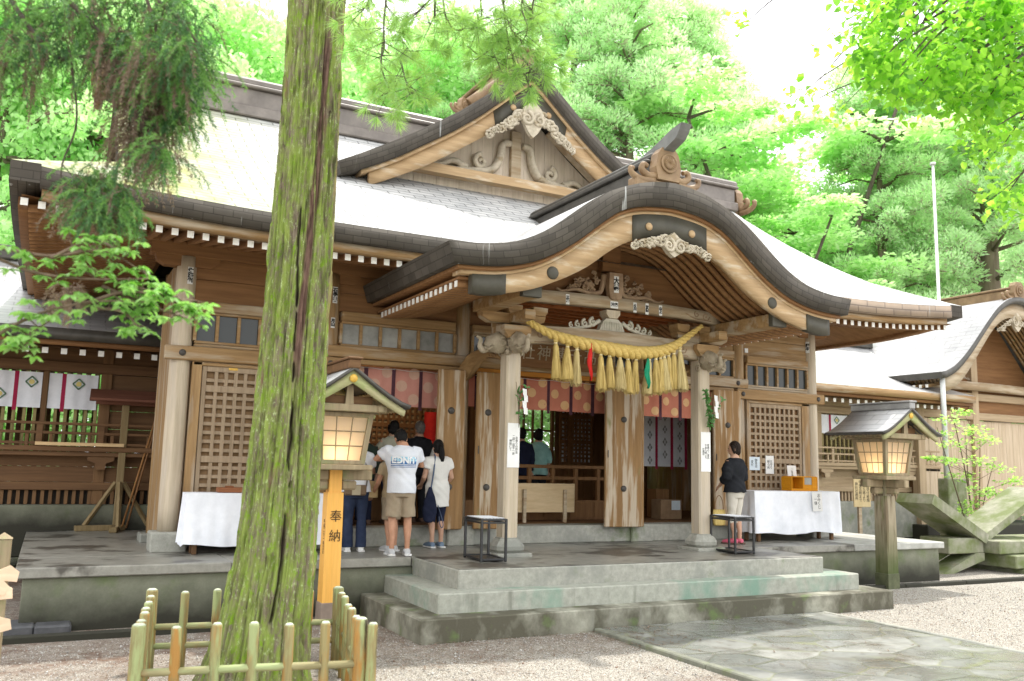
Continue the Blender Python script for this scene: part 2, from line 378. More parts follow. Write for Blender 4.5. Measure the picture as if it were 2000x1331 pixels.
# ------------------------------------------------------------------ light
sd = Vector((.36, .25, 1.0)).normalized()         # towards the sun
wd = bpy.data.worlds.new('World'); SC.world = wd; wd.use_nodes = True
t = wd.node_tree; bg = t.nodes['Background']
sk = N(t, 'ShaderNodeTexSky', sky_type='NISHITA'); sk.sun_disc = False
sk.sun_elevation = math.asin(sd.z); sk.sun_rotation = math.atan2(sd.x, sd.y); sk.dust_density = 2.5; sk.air_density = 1.0
co = N(t, 'ShaderNodeTexCoord').outputs['Generated']
cl = step01(t, noisen(t, co, (2.2, 2.2, 4.), 6, .55), .18, .36)
t.links.new(mixc(t, cl, sk.outputs[0], (18.3, 18.5, 18.8)), bg.inputs[0]); bg.inputs[1].default_value = .14
sl = bpy.data.lights.new('sun', 'SUN'); so = bpy.data.objects.new('sun', sl); COL.objects.link(so)
sl.energy = 5.0; sl.angle = R(1.2); sl.color = (1, .95, .87)
so.rotation_euler = sd.to_track_quat('Z', 'Y').to_euler(); so.location = (8, 10, 30)
SC.view_settings.view_transform = 'Standard'; SC.view_settings.look = 'None'; SC.view_settings.exposure = 0
SC.cycles.max_bounces = 9; SC.cycles.diffuse_bounces = 6; SC.cycles.transmission_bounces = 7; SC.cycles.transparent_max_bounces = 4
SC.cycles.caustics_reflective = False; SC.cycles.caustics_refractive = False
SC.cycles.sample_clamp_indirect = 6

# ------------------------------------------------------------------ lettering
def lettering(text, size, ma, parent, M, name='lettering', vertical=False, local=True, extrude=.0008, bold=0.):
    cu = bpy.data.curves.new('text', 'FONT')
    cu.body = '\n'.join(text) if vertical else text
    cu.size = size; cu.align_x = 'CENTER'; cu.align_y = 'CENTER'; cu.extrude = extrude; cu.space_line = .92 if vertical else 1.; cu.offset = bold
    cu.resolution_u = 3
    o = bpy.data.objects.new('text', cu); COL.objects.link(o)
    bpy.context.view_layer.update()
    me = bpy.data.meshes.new_from_object(o.evaluated_get(bpy.context.evaluated_depsgraph_get()))
    bpy.data.objects.remove(o); bpy.data.curves.remove(cu)
    off = Matrix.Identity(4) if local else Matrix.Translation(-org(parent))
    me.transform(off @ M); me.materials.clear(); me.materials.append(ma); me.name = name
    q = bpy.data.objects.new(name, me); COL.objects.link(q); q.parent = parent
    return q
def FACE(x, y, z, rz=0, roll=0): return Matrix.Translation((x, y, z)) @ Matrix.Rotation(rz, 4, 'Z') @ Matrix.Rotation(PI/2, 4, 'X') @ Matrix.Rotation(roll, 4, 'Z')
# ================================================================== ground, path, platform, steps
def ground_mat():
    ma, t, b, out = nt('gravel_ground')
    co = N(t, 'ShaderNodeTexCoord').outputs['Object']
    vo = N(t, 'ShaderNodeTexVoronoi'); vo.inputs['Scale'].default_value = 95; t.links.new(co, vo.inputs['Vector'])
    sp = N(t, 'ShaderNodeSeparateColor'); t.links.new(vo.outputs['Color'], sp.inputs[0])
    c = ramp(t, sp.outputs[0], ((0, (.20, .175, .14)), (.35, (.38, .345, .29)), (.7, (.50, .465, .40)), (1, (.64, .61, .55))))
    c = mixc(t, step01(t, vo.outputs['Distance'], .45, .9), c, (.06, .05, .04))
    lit = step01(t, noisen(t, co, .75, 7, .65), .50, .66)
    # brown cedar litter drifts against the steps and below the platform
    spx = N(t, 'ShaderNodeSeparateXYZ'); t.links.new(co, spx.inputs[0])
    mr = N(t, 'ShaderNodeMapRange'); mr.inputs[1].default_value = -3.4; mr.inputs[2].default_value = -1.6; t.links.new(spx.outputs[1], mr.inputs[0])
    mx = N(t, 'ShaderNodeMapRange'); mx.inputs[1].default_value = 3.5; mx.inputs[2].default_value = .5; t.links.new(spx.outputs[0], mx.inputs[0])
    ml = N(t, 'ShaderNodeMath', operation='MULTIPLY'); t.links.new(mr.outputs[0], ml.inputs[0]); t.links.new(mx.outputs[0], ml.inputs[1])
    ad = N(t, 'ShaderNodeMath', operation='MULTIPLY_ADD'); t.links.new(ml.outputs[0], ad.inputs[0]); ad.inputs[1].default_value = .75; t.links.new(lit, ad.inputs[2])
    a2 = N(t, 'ShaderNodeMath', operation='MULTIPLY'); a2.use_clamp = True; t.links.new(ad.outputs[0], a2.inputs[0]); t.links.new(step01(t, noisen(t, co, 4.5, 8, .75), .34, .62), a2.inputs[1])
    a3 = N(t, 'ShaderNodeMath', operation='MULTIPLY'); t.links.new(a2.outputs[0], a3.inputs[0]); t.links.new(mx.outputs[0], a3.inputs[1])
    c = mixc(t, a3.outputs[0], c, ramp(t, noisen(t, co, 30, 6), ((.3, (.085, .05, .032)), (.7, (.23, .145, .10)))))
    t.links.new(c, b.inputs['Base Color']); b.inputs['Roughness'].default_value = .85
    bp = N(t, 'ShaderNodeBump'); bp.inputs['Strength'].default_value = .9; bp.inputs['Distance'].default_value = .012; bp.invert = True
    t.links.new(vo.outputs['Distance'], bp.inputs['Height']); t.links.new(bp.outputs[0], b.inputs['Normal'])
    return ma
gm = MB()
xs = [-220, -90, -40, -20]+[-12+.8*i for i in range(38)]+[22, 35, 60, 110, 220]
ys = [-200, -80, -30, -16]+[-12+.7*i for i in range(20)]+[6, 12, 25, 50, 90, 160, 260]
gz = lambda x, y: -.012+.018*noise.noise((x*.5, y*.5, 0)) if -11 < x < 16 and -11 < y < -.7 else -.012
gm.grid([[(x, y, gz(x, y)) for y in ys] for x in xs], flip=True)
struct(gm.build('ground', ground_mat()))
def path_mat():
    ma, t, b, out = nt('wet_flagstones')
    co = N(t, 'ShaderNodeTexCoord').outputs['Object']
    mp = N(t, 'ShaderNodeMapping'); mp.inputs['Scale'].default_value = (1.7, 2.5, 1); t.links.new(co, mp.inputs[0])
    wv = mixc(t, .13, mp.outputs[0], N(t, 'ShaderNodeTexNoise', i_Scale=2.).outputs['Color'])
    ve = N(t, 'ShaderNodeTexVoronoi', feature='DISTANCE_TO_EDGE'); ve.inputs['Scale'].default_value = 1; t.links.new(wv, ve.inputs['Vector'])
    vc = N(t, 'ShaderNodeTexVoronoi'); vc.inputs['Scale'].default_value = 1; t.links.new(wv, vc.inputs['Vector'])
    sp = N(t, 'ShaderNodeSeparateColor'); t.links.new(vc.outputs['Color'], sp.inputs[0])
    c = ramp(t, sp.outputs[0], ((0, (.18, .187, .17)), (.5, (.24, .245, .225)), (1, (.31, .312, .285))))
    c = mixc(t, .5, c, ramp(t, noisen(t, co, 5, 8, .7), ((.3, (.4, .4, .4)), (.7, (1.1, 1.1, 1.1)))), 'MULTIPLY')
    c = mixc(t, step01(t, noisen(t, co, 1.4, 6), .56, .66), c, (.13, .12, .10))
    c = mixc(t, step01(t, noisen(t, co, 2.6, 6), .66, .78), c, (.22, .24, .13))
    c = mixc(t, step01(t, noisen(t, co, 3.3, 6), .68, .75), c, (.34, .25, .13))
    e = ramp(t, ve.outputs['Distance'], ((.008, (.75, .75, .75)), (.03, (0, 0, 0))))
    c = mixc(t, e, c, ramp(t, noisen(t, co, 1.7, 4), ((.4, (.12, .12, .10)), (.65, (.22, .235, .13)))))
    t.links.new(c, b.inputs['Base Color'])
    t.links.new(ramp(t, noisen(t, co, 1.1, 6, .6), ((.40, (.55, .55, .55)), (.54, (.13, .13, .13)))), b.inputs['Roughness'])
    bp = N(t, 'ShaderNodeBump'); bp.inputs['Strength'].default_value = .5; bp.inputs['Distance'].default_value = .015
    h = mixc(t, .4, ramp(t, ve.outputs['Distance'], ((0, (0, 0, 0)), (.06, (1, 1, 1)))), noisen(t, co, 9, 7))
    t.links.new(h, bp.inputs['Height']); t.links.new(bp.outputs[0], b.inputs['Normal'])
    return ma
pb = MB(); pxs = [.32+.14*i for i in range(26)]; pys = [-2.08-.2*i for i in range(60)]
pb.grid([[(x, y, .028+.006*noise.noise((x*2, y*2, 3))) for y in pys] for x in pxs])
struct(pb.build('stone_path', path_mat()))
for k, (x0, x1) in enumerate(((.22, .315), (3.83, 3.91))):
    kb = MB(); y = -2.085
    while y > -13:
        l = random.uniform(.7, 1.3); kb.box(x0, x1, y-l+.012, y, -.1, .04+random.uniform(-.006, .008), b=.012); y -= l
    struct(kb.build('path_kerb', mat('mossy_kerb_stone', (.16, .165, .13), (.26, .265, .21), sc=8, moss=(.12, .15, .05), msc=4, mth=(.54, .72)) if k == 0 else stone))

# loose pebbles on the near gravel (uncountable)
def pebbles():
    rng = np.random.default_rng(4); n = 22000
    xy = np.stack([rng.uniform(-7.2, 9.5, n*2), rng.uniform(-6.0, -.8, n*2)], 1)
    keep = ~((xy[:, 0] > -1.98) & (xy[:, 0] < 5.32) & (xy[:, 1] > -2.1)) & ~((xy[:, 0] > .18) & (xy[:, 0] < 3.95))
    xy = xy[keep][:n]; n = len(xy)
    base = np.array([(1, 0, 0), (-1, 0, 0), (0, 1, 0), (0, -1, 0), (0, 0, .7), (0, 0, -.7)], float)
    tri = np.array([(0, 2, 4), (2, 1, 4), (1, 3, 4), (3, 0, 4), (2, 0, 5), (1, 2, 5), (3, 1, 5), (0, 3, 5)])
    a = rng.uniform(0, 6.28, n); s = rng.uniform(.004, .010, n)*np.where(rng.random(n) < .05, 1.8, 1)
    v = base[None]*rng.uniform(.6, 1.25, (n, 6, 1)); ca, sa = np.cos(a)[:, None], np.sin(a)[:, None]
    X = v[:, :, 0]*ca-v[:, :, 1]*sa; Y = v[:, :, 0]*sa+v[:, :, 1]*ca
    V = np.stack([X*s[:, None]+xy[:, :1], Y*s[:, None]+xy[:, 1:], v[:, :, 2]*s[:, None]+.0], 2)
    F = (tri[None]+np.arange(n)[:, None, None]*6).reshape(-1, 3)
    me = bpy.data.meshes.new('gravel_stones'); me.from_pydata(V.reshape(-1, 3).tolist(), [], F.tolist())
    pm = [mat('pale_pebble', (.50, .48, .45), (.68, .66, .63), sc=50, bump=.1), mat('grey_pebble', (.25, .23, .21), (.42, .40, .37), sc=50, bump=.1), mat('brown_pebble', (.20, .13, .09), (.34, .24, .17), sc=50, bump=.1)]
    for q in pm: me.materials.append(q)
    me.polygons.foreach_set('material_index', np.repeat(rng.choice(3, n, p=[.45, .38, .17]), 8).astype(np.int32))
    me.polygons.foreach_set('use_smooth', np.ones(n*8, bool))
    o = bpy.data.objects.new('gravel_stones', me); COL.objects.link(o); stuff(o)
pebbles()
def litter():
    rng = np.random.default_rng(9); V = []; F = []
    for k in range(1700):
        if rng.random() < .7: x, y = rng.uniform(-2.6, 1.), rng.uniform(-3.2, -1.2)
        else: x, y = rng.uniform(-6.5, 6), rng.uniform(-4.6, -.9)
        if -1.98 < x < 5.32 and y > -2.1: continue
        a = rng.uniform(0, 6.28); l = rng.uniform(.02, .07); w = rng.uniform(.003, .008); c, s = math.cos(a), math.sin(a); b = len(V); z = .03 if .3 < x < 3.85 else .008
        V += [(x-c*l, y-s*l, z+.004), (x-s*w, y+c*w, z+.008), (x+c*l, y+s*l, z+rng.uniform(.004, .018)), (x+s*w, y-c*w, z+.008)]; F.append((b, b+3, b+2, b+1))
    me = bpy.data.meshes.new('fallen_leaves'); me.from_pydata(V, [], F); me.materials.append(lf_brown)
    o = bpy.data.objects.new('fallen_leaves', me); COL.objects.link(o); stuff(o)
litter()

H3 = .68; YW = 1.47; XC = 1.66
plat = thing('stone_platform', 'long low stone platform with an overhanging slab edge carrying the shrine hall', 'platform', (1.66, 2, 0))
mb = MB()
xs_ = [-5.8, -3.55, -1.285]
for a, b in zip(xs_, xs_[1:]): mb.box(a+.004, b-.004, -.065, .98, .565, H3, b=.012)
for a, b in ((-1.28, .6), (.6, 2.6), (2.6, 4.5)): mb.box(a+.003, b-.003, -.06, .98, .565, H3, b=.006)
mb.box(4.507, 6.796, -.065, .98, .565, H3, b=.012)
for a, b in zip([-5.8, -3.8, -1.8, .2, 2.2, 4.2, 6.2, 7.7], [-3.8, -1.8, .2, 2.2, 4.2, 6.2, 7.7]): mb.box(a+.003, b-.003, .984, 8.6, .565, H3, b=.006)
mb.build('slab', stone_wet, plat)
mb = MB(); mb.box(6.804, 9.1, -.065, .98, .565, H3, b=.012); mb.box(7.703, 9.1, .984, 2.73, .565, H3, b=.012); o = mb.build('slab', stone_sunpaint, plat); o['label'] = 'slab painted pale as sunlight at the right end of the platform'
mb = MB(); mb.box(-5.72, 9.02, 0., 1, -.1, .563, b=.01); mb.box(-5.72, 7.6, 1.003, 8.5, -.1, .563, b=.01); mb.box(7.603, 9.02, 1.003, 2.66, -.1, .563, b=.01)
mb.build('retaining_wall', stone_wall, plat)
st = thing('stone_steps', 'three broad stained stone steps leading up to the porch', 'steps', (1.66, -1.2, 0))
for x0, x1, y0, z0, z1, ma in ((-1.94, 5.30, -2.07, -.1, .246, stone_stain), (-1.63, 4.92, -1.80, .2, .463, stone_mid), (-1.282, 4.49, -1.548, .42, .683, stone)):
    mb = MB(); q = [x0, x1]
    for a, b in zip(q, q[1:]): mb.box(a+.0015, b-.0015, y0, -.068 if z1 > .6 else -.003, z0, z1, b=.014)
    mb.build('step', [stone_wet if False else ma], st)
# paving sheet on top of the porch step (darker damp stone)
mb = MB(); mb.grid([[(x, y, .6875) for y in (-1.53, -.8, -.07)] for x in [-1.26+.5*i for i in range(12)]+[4.47]], flip=True); mb.build('landing_paving', stone_wet, st)
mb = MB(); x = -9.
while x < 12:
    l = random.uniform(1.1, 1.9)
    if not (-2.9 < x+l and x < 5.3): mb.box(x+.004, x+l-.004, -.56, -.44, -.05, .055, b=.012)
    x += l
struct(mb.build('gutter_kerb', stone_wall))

# ================================================================== the shrine hall
hall = thing('shrine_hall', 'old timber shrine worship hall with sweeping silvery roof, curved porch gable and carved beams', 'shrine hall', (1.66, 4, H3))
CX = [-4.12, -2.11, 0., 3.32, 5.57, 7.40]
def column(x, y, r, z0, z1, ma, parent=hall, base=True, name='column'):
    mb = MB(); rings = []
    for k in range(13):
        t = k/12; rr = r*(1.0+.04*math.sin(PI*t))*(1-.05*t)
        rings.append([(x+rr*math.cos(2*PI*i/28), y+rr*math.sin(2*PI*i/28), z0+(z1-z0)*t) for i in range(28)])
    mb.loft(rings); o = mb.build(name, ma, parent)
    if base: bx('column_base', stone, o, x-.225, x+.225, y-.225, y+.225, H3-.01, z0+.005, b=.02)
    return o
cols = []
for i, x in enumerate(CX):
    o = column(x, YW, .135, .93 if i in (0, 1, 4, 5) else .96, 4.6, wood_v if i not in (0, 5) else wood_pale); cols.append(o)
column(-4.12, 2.9, .13, .80, 4.6, wood_v)
for y in (3.4, 5.2): column(7.40, y, .13, .80, 4.6, wood_v)
mb = MB()
for k in range(18): mb.box(-3.2, -3.15, 2.9+k*.3, 2.9+k*.3+.292, .96, 4.55, b=.006)
mb.build('side_wall', wood_in, hall)
# corner planking that hides the side of the hall
mb = MB()
for k in range(4): mb.box(-4.24, -4.19, 1.64+k*.3, 1.64+k*.3+.292, .80, 4.55, b=.006)
mb.build('side_wall', wood_v, hall)
mb = MB()
for k in range(22): mb.box(7.47, 7.52, 1.64+k*.3, 1.64+k*.3+.292, .80, 4.55, b=.006)
mb.build('side_wall', wood_v, hall)
# head beams
def nail(x, y, z, r=.045):
    mb = MB(); mb.loft([[(x+rr*math.cos(a*PI/8), y-h, z+rr*math.sin(a*PI/8)) for a in range(16)] for rr, h in ((r, 0), (r*.95, .012), (r*.6, .024), (r*.2, .03))]); return mb
def beam(x0, x1, z0, z1, y0=1.29, y1=1.40, ma=wood_x, name='beam', nails=()):
    o = bx(name, ma, hall, x0, x1, y0, y1, z0, z1, b=.012)
    for nx in nails: nail(nx, y0-.001, (z0+z1)/2).build('nail_cover', iron, o)
    return o
beam(-4.34, -1.93, 3.18, 3.37, nails=(-4.12, -2.11))
beam(-2.24, 5.70, 3.38, 3.545, y0=1.285, nails=(0.02, 5.45), name='head_beam')
beam(-1.95, 5.4, 3.30, 3.376, y0=1.33)
beam(5.44, 7.62, 3.18, 3.37, nails=(5.57, 7.45))
# lower beam ends of the bays beside the doors
for x0, x1 in ((-3.97, -2.26), (5.72, 7.25)):
    beam(x0, x1, 3.378, 3.42, y0=1.36, y1=1.5)
    beam(x0, x1, 3.86, 4.0, y0=1.33, y1=1.5)
beam(-1.96, -.15, 3.92, 4.06, y0=1.33, y1=1.5); beam(.15, 3.17, 3.92, 4.06, y0=1.33, y1=1.5); beam(3.47, 5.42, 3.92, 4.06, y0=1.33, y1=1.5)
# transom windows
def transom(x0, x1, z0, z1, n, gm_):
    fr = MB(); fr.box(x0, x1, 1.36, 1.46, z0, z0+.035); fr.box(x0, x1, 1.36, 1.46, z1-.035, z1)
    for k in range(n+1):
        x = x0+(x1-x0)*k/n; fr.box(x-.022, x+.022, 1.355, 1.465, z0+.036, z1-.036)
    o = fr.build('transom_window', wood_x, hall)
    MB().box(x0, x1, 1.405, 1.412, z0+.01, z1-.01, b=.001).build('pane', gm_, o)
transom(-3.97, -2.26, 3.424, 3.858, 6, glass_d); transom(5.72, 7.25, 3.424, 3.858, 6, glass_d)
transom(-1.96, -.15, 3.55, 3.918, 6, glass_f); transom(.15, 3.17, 3.55, 3.918, 8, glass_d); transom(3.47, 5.42, 3.55, 3.918, 6, glass_d)
# board walls above
def boards(x0, x1, z0, z1, y0, ma, name='wall_boards', nb=2, th=.03):
    mb = MB()
    for k in range(nb): mb.box(x0, x1, y0, y0+th, z0+(z1-z0)*k/nb+.003, z0+(z1-z0)*(k+1)/nb-.003, b=.004)
    return mb.build(name, ma, hall)
for x0, x1 in zip(CX, CX[1:]): boards(x0+.1, x1-.1, 4.0 if x0 < -3 or x0 > 5 else 4.06, 4.62, 1.42, wood_red if x0 < 3 else wood_x)
# eave beam on the columns, with bracket arms
bx('eave_beam', wood_red, hall, -4.6, 7.9, 1.36, 1.58, 4.60, 4.80, b=.012)
for x in CX: 
    mb = MB(); mb.prism([(x-.42, 4.60), (x-.40, 4.52), (x-.30, 4.46), (x+.30, 4.46), (x+.40, 4.52), (x+.42, 4.60)], 'y', 1.38, 1.56); mb.build('bracket_arm', wood_red, hall)
# lattice bays
def lattice(x0, x1, z0, z1, y0, name, ma, pitch=.118, mids=(.42, .86), parent=hall, backing=None):
    mb = MB(); w = .058
    mb.box(x0, x0+w, y0, y0+.05, z0, z1); mb.box(x1-w, x1, y0, y0+.05, z0, z1)
    mb.box(x0+w, x1-w, y0, y0+.05, z1-.07, z1); mb.box(x0+w, x1-w, y0, y0+.05, z0, z0+.09)
    zb = [z0+.09]+[z0+(z1-z0)*q for q in mids]+[z1-.07]
    for q in mids: mb.box(x0+w, x1-w, y0-.002, y0+.05, z0+(z1-z0)*q-.045, z0+(z1-z0)*q+.045)
    nx = max(2, round((x1-x0-2*w)/pitch))
    for k in range(1, nx):
        x = x0+w+(x1-x0-2*w)*k/nx
        mb.box(x-.024, x+.024, y0+.008, y0+.04, z0+.05, z1-.05, b=.004)
    for a, b in zip(zb, zb[1:]):
        n = max(2, round((b-a)/pitch))
        for k in range(1, n):
            z = a+(b-a)*k/n; mb.box(x0+.03, x1-.03, y0+.012, y0+.036, z-.024, z+.024, b=.004)
    o = mb.build(name, ma, parent)
    if backing: MB().box(x0+.02, x1-.02, y0+.052, y0+.066, z0, z1, b=.002).build('backing_board', backing, o)
    return o
lat = wood('lattice_wood', (.26, .19, .12), (.44, .335, .225), 'z', keep=True)
latb = wood('lattice_backing', (.21, .14, .085), (.33, .23, .15), 'z')
for x0, x1 in ((-3.84, -3.08), (-3.07, -2.3)): lattice(x0, x1, .98, 3.12, 1.36, 'lattice_panel', lat, backing=latb)
for x0, x1 in ((5.75, 7.06),): lattice(x0, x1, .80, 3.12, 1.36, 'lattice_panel', lat, backing=wood_in, mids=(.22, .55))
for xa, xb in ((-3.975, -3.85), (-2.29, -2.25), (5.70, 5.745), (7.065, 7.255)):
    bx('door_jamb', wood_v, hall, xa, xb, 1.34, 1.5, .8, 3.178)
beam(-3.97, -2.26, .80, .975, y0=1.35, y1=1.5, name='sill_beam')
beam(-3.97, -2.26, 3.122, 3.178, y0=1.34, y1=1.5); beam(5.71, 7.26, 3.122, 3.178, y0=1.34, y1=1.5)
mb = MB(); mb.box(-3.5, -3.38, 1.352, 1.362, 3.085, 3.118, b=.003); mb.build('brass_latch', gold, hall)
# senja stickers: white paper slips with black characters on the columns and beam
def slip(x, y, z, w, h, text, par, size, dark=True, rz=0.):
    o = thing0 = MB().box(-w/2, w/2, -.002, 0, -h/2, h/2, b=.0005, M=TR(x, y, z, rz)).build('votive_slip', paper if dark else wood_pale, par)
    lettering(text, size, ink, o, TR(x, y, z, rz) @ FACE(0, -.0035, 0), vertical=True, local=False, bold=.004)
    return o
def colslip(i, z, w, h, text, size, da=-.0):
    a = math.atan2(CPOS[1]-YW, CPOS[0]-CX[i])+da
    slip(CX[i]+.140*math.cos(a), YW+.140*math.sin(a), z, w, h, text, cols[i], size, rz=a+PI/2)
colslip(0, 4.33, .075, .235, '佐藤州', .072, .35); colslip(1, 4.28, .075, .24, '石寺美', .072, .45); colslip(1, 3.87, .06, .15, '月山', .06, .35)
colslip(5, 4.28, .07, .22, '榎本', .07, -.1)
mb = MB(); mb.box(5.72, 5.80, 1.40, 1.415, 4.06, 4.14, b=.001); mb.build('votive_slip', paper, hall)

# ---- raised stone sill and interior
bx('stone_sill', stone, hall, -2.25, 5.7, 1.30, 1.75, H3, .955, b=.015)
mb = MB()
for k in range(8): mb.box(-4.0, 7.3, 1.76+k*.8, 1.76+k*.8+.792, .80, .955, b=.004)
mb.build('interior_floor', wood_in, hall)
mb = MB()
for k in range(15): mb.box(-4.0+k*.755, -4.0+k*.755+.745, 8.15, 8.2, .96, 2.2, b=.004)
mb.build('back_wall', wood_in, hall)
lattice(-3.6, -.2, 2.0, 3.3, 7.3, 'back_lattice', wood_in, pitch=.16, mids=(.5,), backing=wood('painted_lit_backing', (.42, .33, .22), (.55, .45, .32), 'z'))  # pale backing paints lit squares between the lattice bars
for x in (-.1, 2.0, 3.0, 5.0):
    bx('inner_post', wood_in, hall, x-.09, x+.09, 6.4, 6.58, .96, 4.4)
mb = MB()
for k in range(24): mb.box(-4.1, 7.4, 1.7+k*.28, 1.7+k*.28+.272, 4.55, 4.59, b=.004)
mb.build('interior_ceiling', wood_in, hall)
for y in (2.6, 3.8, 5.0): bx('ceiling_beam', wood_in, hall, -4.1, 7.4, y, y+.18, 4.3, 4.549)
il = bpy.data.lights.new('hall_lamp', 'POINT'); il.energy = 70; il.color = (1, .74, .48); il.shadow_soft_size = .15
io = bpy.data.objects.new('hall_lamp', il); COL.objects.link(io); io.parent = hall; io.location = Vector((-.3, 5.0, 3.75))-hall.location
# bright windows at the back right, panels between
def inner_window(x0, x1, z0, z1, y, n):
    fr = MB(); fr.box(x0-.08, x0, y, y+.08, z0-.1, z1); fr.box(x1, x1+.08, y, y+.08, z0-.1, z1); fr.box(x0, x1, y, y+.08, z1-.06, z1); fr.box(x0, x1, y, y+.08, z0-.1, z0)
    for k in range(1, n): x = x0+(x1-x0)*k/n; fr.box(x-.02, x+.02, y+.01, y+.07, z0, z1-.06)
    fr.box(x0, x1, y+.015, y+.065, (z0+z1)/2-.02, (z0+z1)/2+.02)
    return fr.build('inner_window', wood_in, hall)
inner_window(3.1, 4.5, 2.0, 3.35, 6.42, 6)
mb = MB()
for a, b in ((.0, 2.9), (4.62, 7.2)):
    n = int((b-a)/.24)
    for k in range(n): mb.box(a+(b-a)*k/n+.003, a+(b-a)*(k+1)/n-.003, 6.46, 6.50, .96, 3.4, b=.004)
mb.box(3.0, 4.6, 6.46, 6.50, .96, 1.88, b=.004); mb.box(-4, 7.2, 6.45, 6.52, 3.41, 4.3, b=.004)
mb.build('partition', wood_in, hall)
lattice(.05, 2.3, 1.95, 3.35, 6.36, 'partition_lattice', wood_in, pitch=.12, mids=(.5,), backing=bpy.data.materials['painted_lit_backing'])
lattice(4.7, 5.6, 1.9, 3.2, 6.38, 'partition_lattice', wood_in, pitch=.1, backing=fabric_w)
# railing across the centre bay
def railing(x0, x1, y, zs, zp, parent, ma, name='railing', step=.5, th=.05):
    mb = MB()
    for z in zs: mb.box(x0, x1, y-th/2, y+th/2, z-.03, z+.03)
    n = max(1, round((x1-x0)/step))
    for k in range(n+1):
        x = x0+(x1-x0)*k/n; mb.box(x-.035, x+.035, y-.03, y+.03, zp, zs[-1]-.031)
    return mb.build(name, ma, parent)
railing(.9, 4.2, 2.55, (1.68, 1.88), 1.3, hall, wood_in)
mb = MB(); mb.box(.5, 4.2, 2.5, 2.6, .96, 1.3)
for k in range(7): mb.box(.55+k*.52, .55+k*.52+.47, 2.485, 2.498, 1.0, 1.26, b=.003)
mb.build('low_panel', wood_in, hall)
mb = MB(); mb.box(-1.95, -.2, 2.55, 3.1, .96, 1.62, b=.01)
for k in range(10): mb.box(-1.9+k*.17, -1.9+k*.17+.06, 2.56, 3.08, 1.625, 1.67)
for k in range(4): mb.box(-1.88+k*.42, -1.88+k*.42+.38, 2.535, 2.549, 1.02, 1.5, b=.004)
tag(mb.build('offertory_box', wood_in, None, loc=(-1.1, 2.8, .96)), 'large dark slatted wooden offering box inside the left doorway', 'offering box')

# ---- folded door leaves
def door_leaf(x0, x1, y, ang, pivot, z0=.93, z1=3.30, th=.055):
    mb = MB(); M = TR(pivot[0], pivot[1], 0, ang) @ TR(-pivot[0], -pivot[1], 0)
    mb.box(x0, x1, y, y+th, z0, z1, b=.012, M=M)
    mb.box(x0+.03, x1-.03, y-.003, y+.003, z0+.10, z0+.103, M=M)
    o = mb.build('door_leaf', wood_door, hall)
    xm = (x0+x1)/2
    for z in (z0+.62, z1-.62):
        q = nail(xm, y-.001, z, .052); q.v = [tuple(M @ Vector(v)) for v in q.v]; q.build('door_boss', iron, o)
    q = MB().box(x0+.04, x0+.055, y-.012, y-.001, z0+1.12, z0+1.24, b=.003, M=M); q.build('door_pull', iron, o)
    return o
for xa, xb in ((-.50, -.07), (.14, .52)):
    door_leaf(xa, xb, 1.10, R(-6), (xb, 1.1)); door_leaf(xa+.05, xb+.035, 1.175, R(-6), (xb, 1.1))
door_leaf(2.50, 3.17, 1.08, R(-7), (3.17, 1.1)); door_leaf(2.56, 3.26, 1.155, R(-7), (3.2, 1.1)); door_leaf(2.6, 3.30, 1.23, R(-5), (3.2, 1.1))
door_leaf(4.78, 5.36, 1.12, R(-6), (5.3, 1.1)); door_leaf(-2.0, -1.72, 1.15, R(30), (-2.0, 1.2))
# ================================================================== roofs of the hall
EV = -.33; RY = 5.0; HW = 7.88; GH = 6.76
def zr(y): t = (y-EV)/(RY-EV); return 4.9+3.3*(.78*t+.22*t*t)
def lift(d): s = max(0, (abs(d)-4.6)/(HW-4.6)); return .17*s*s
roof = thing0 = None
mb = MB()
S = [0, .12, .3, .5, .8, 1.12, 1.6, 2.1, 2.7, 3.3, 4, 4.7, 5.33]
for sgn in (1, -1):                      # front and back slopes
    pts, uv = [], []; L = 0; last = None
    for s in S:
        hw = max(HW-s, GH); row, ru = [], []; y = EV+s; t = s/5.33; z = zr(y)
        if last: L += math.hypot(y-last[0], z-last[1])
        last = (y, z)
        for k in range(41):
            d = -hw+2*hw*k/40
            row.append((XC+d, y if sgn > 0 else 2*RY-y, z+lift(d/hw*HW)*(1-t)**2)); ru.append((XC+d, L))
        pts.append(row); uv.append(ru)
    mb.grid(pts, 0, uv=uv, flip=sgn > 0)
for sgn in (1, -1):                      # hipped skirts at the two ends
    pts, uv = [], []
    for s in S[:6]:
        row, ru = [], []; y0 = EV+s; y1 = 2*RY-EV-s; t = s/5.33
        for k in range(31):
            y = y0+(y1-y0)*k/30; d = (y-RY)/(y1-RY)*HW
            row.append((XC+sgn*(HW-s), y, zr(EV+s)+lift(d)*(1-t)**2)); ru.append((y, s*1.1))
        pts.append(row); uv.append(ru)
    mb.grid(pts, 0, uv=uv, flip=sgn < 0)
roof = mb.build('roof', roof_m, hall)
mb = MB()
for sgn in (1, -1):                      # gable ends of the main roof
    x = XC+sgn*(GH-.35)
    mb.prism([(EV+1.0, 5.3), (RY, 8.1), (2*RY-EV-1.0, 5.3)], 'x', x-.03, x+.03)
mb.build('end_gable', wood_red, hall)
mb = MB()
for sgn in (1, -1):
    x = XC+sgn*GH; tp = [(EV+s, zr(EV+s)-.002) for s in S[5:]]; tp = tp+[(2*RY-a, b) for a, b in tp[::-1][1:]]
    M = Matrix.Translation((x, 0, 0)) @ Matrix.Rotation(PI/2, 4, 'Z')
    mb.band(tp, [(a, b-.24) for a, b in tp], -.0, .2 if sgn > 0 else -.2, M=M)
mb.build('verge', fascia_m, hall)
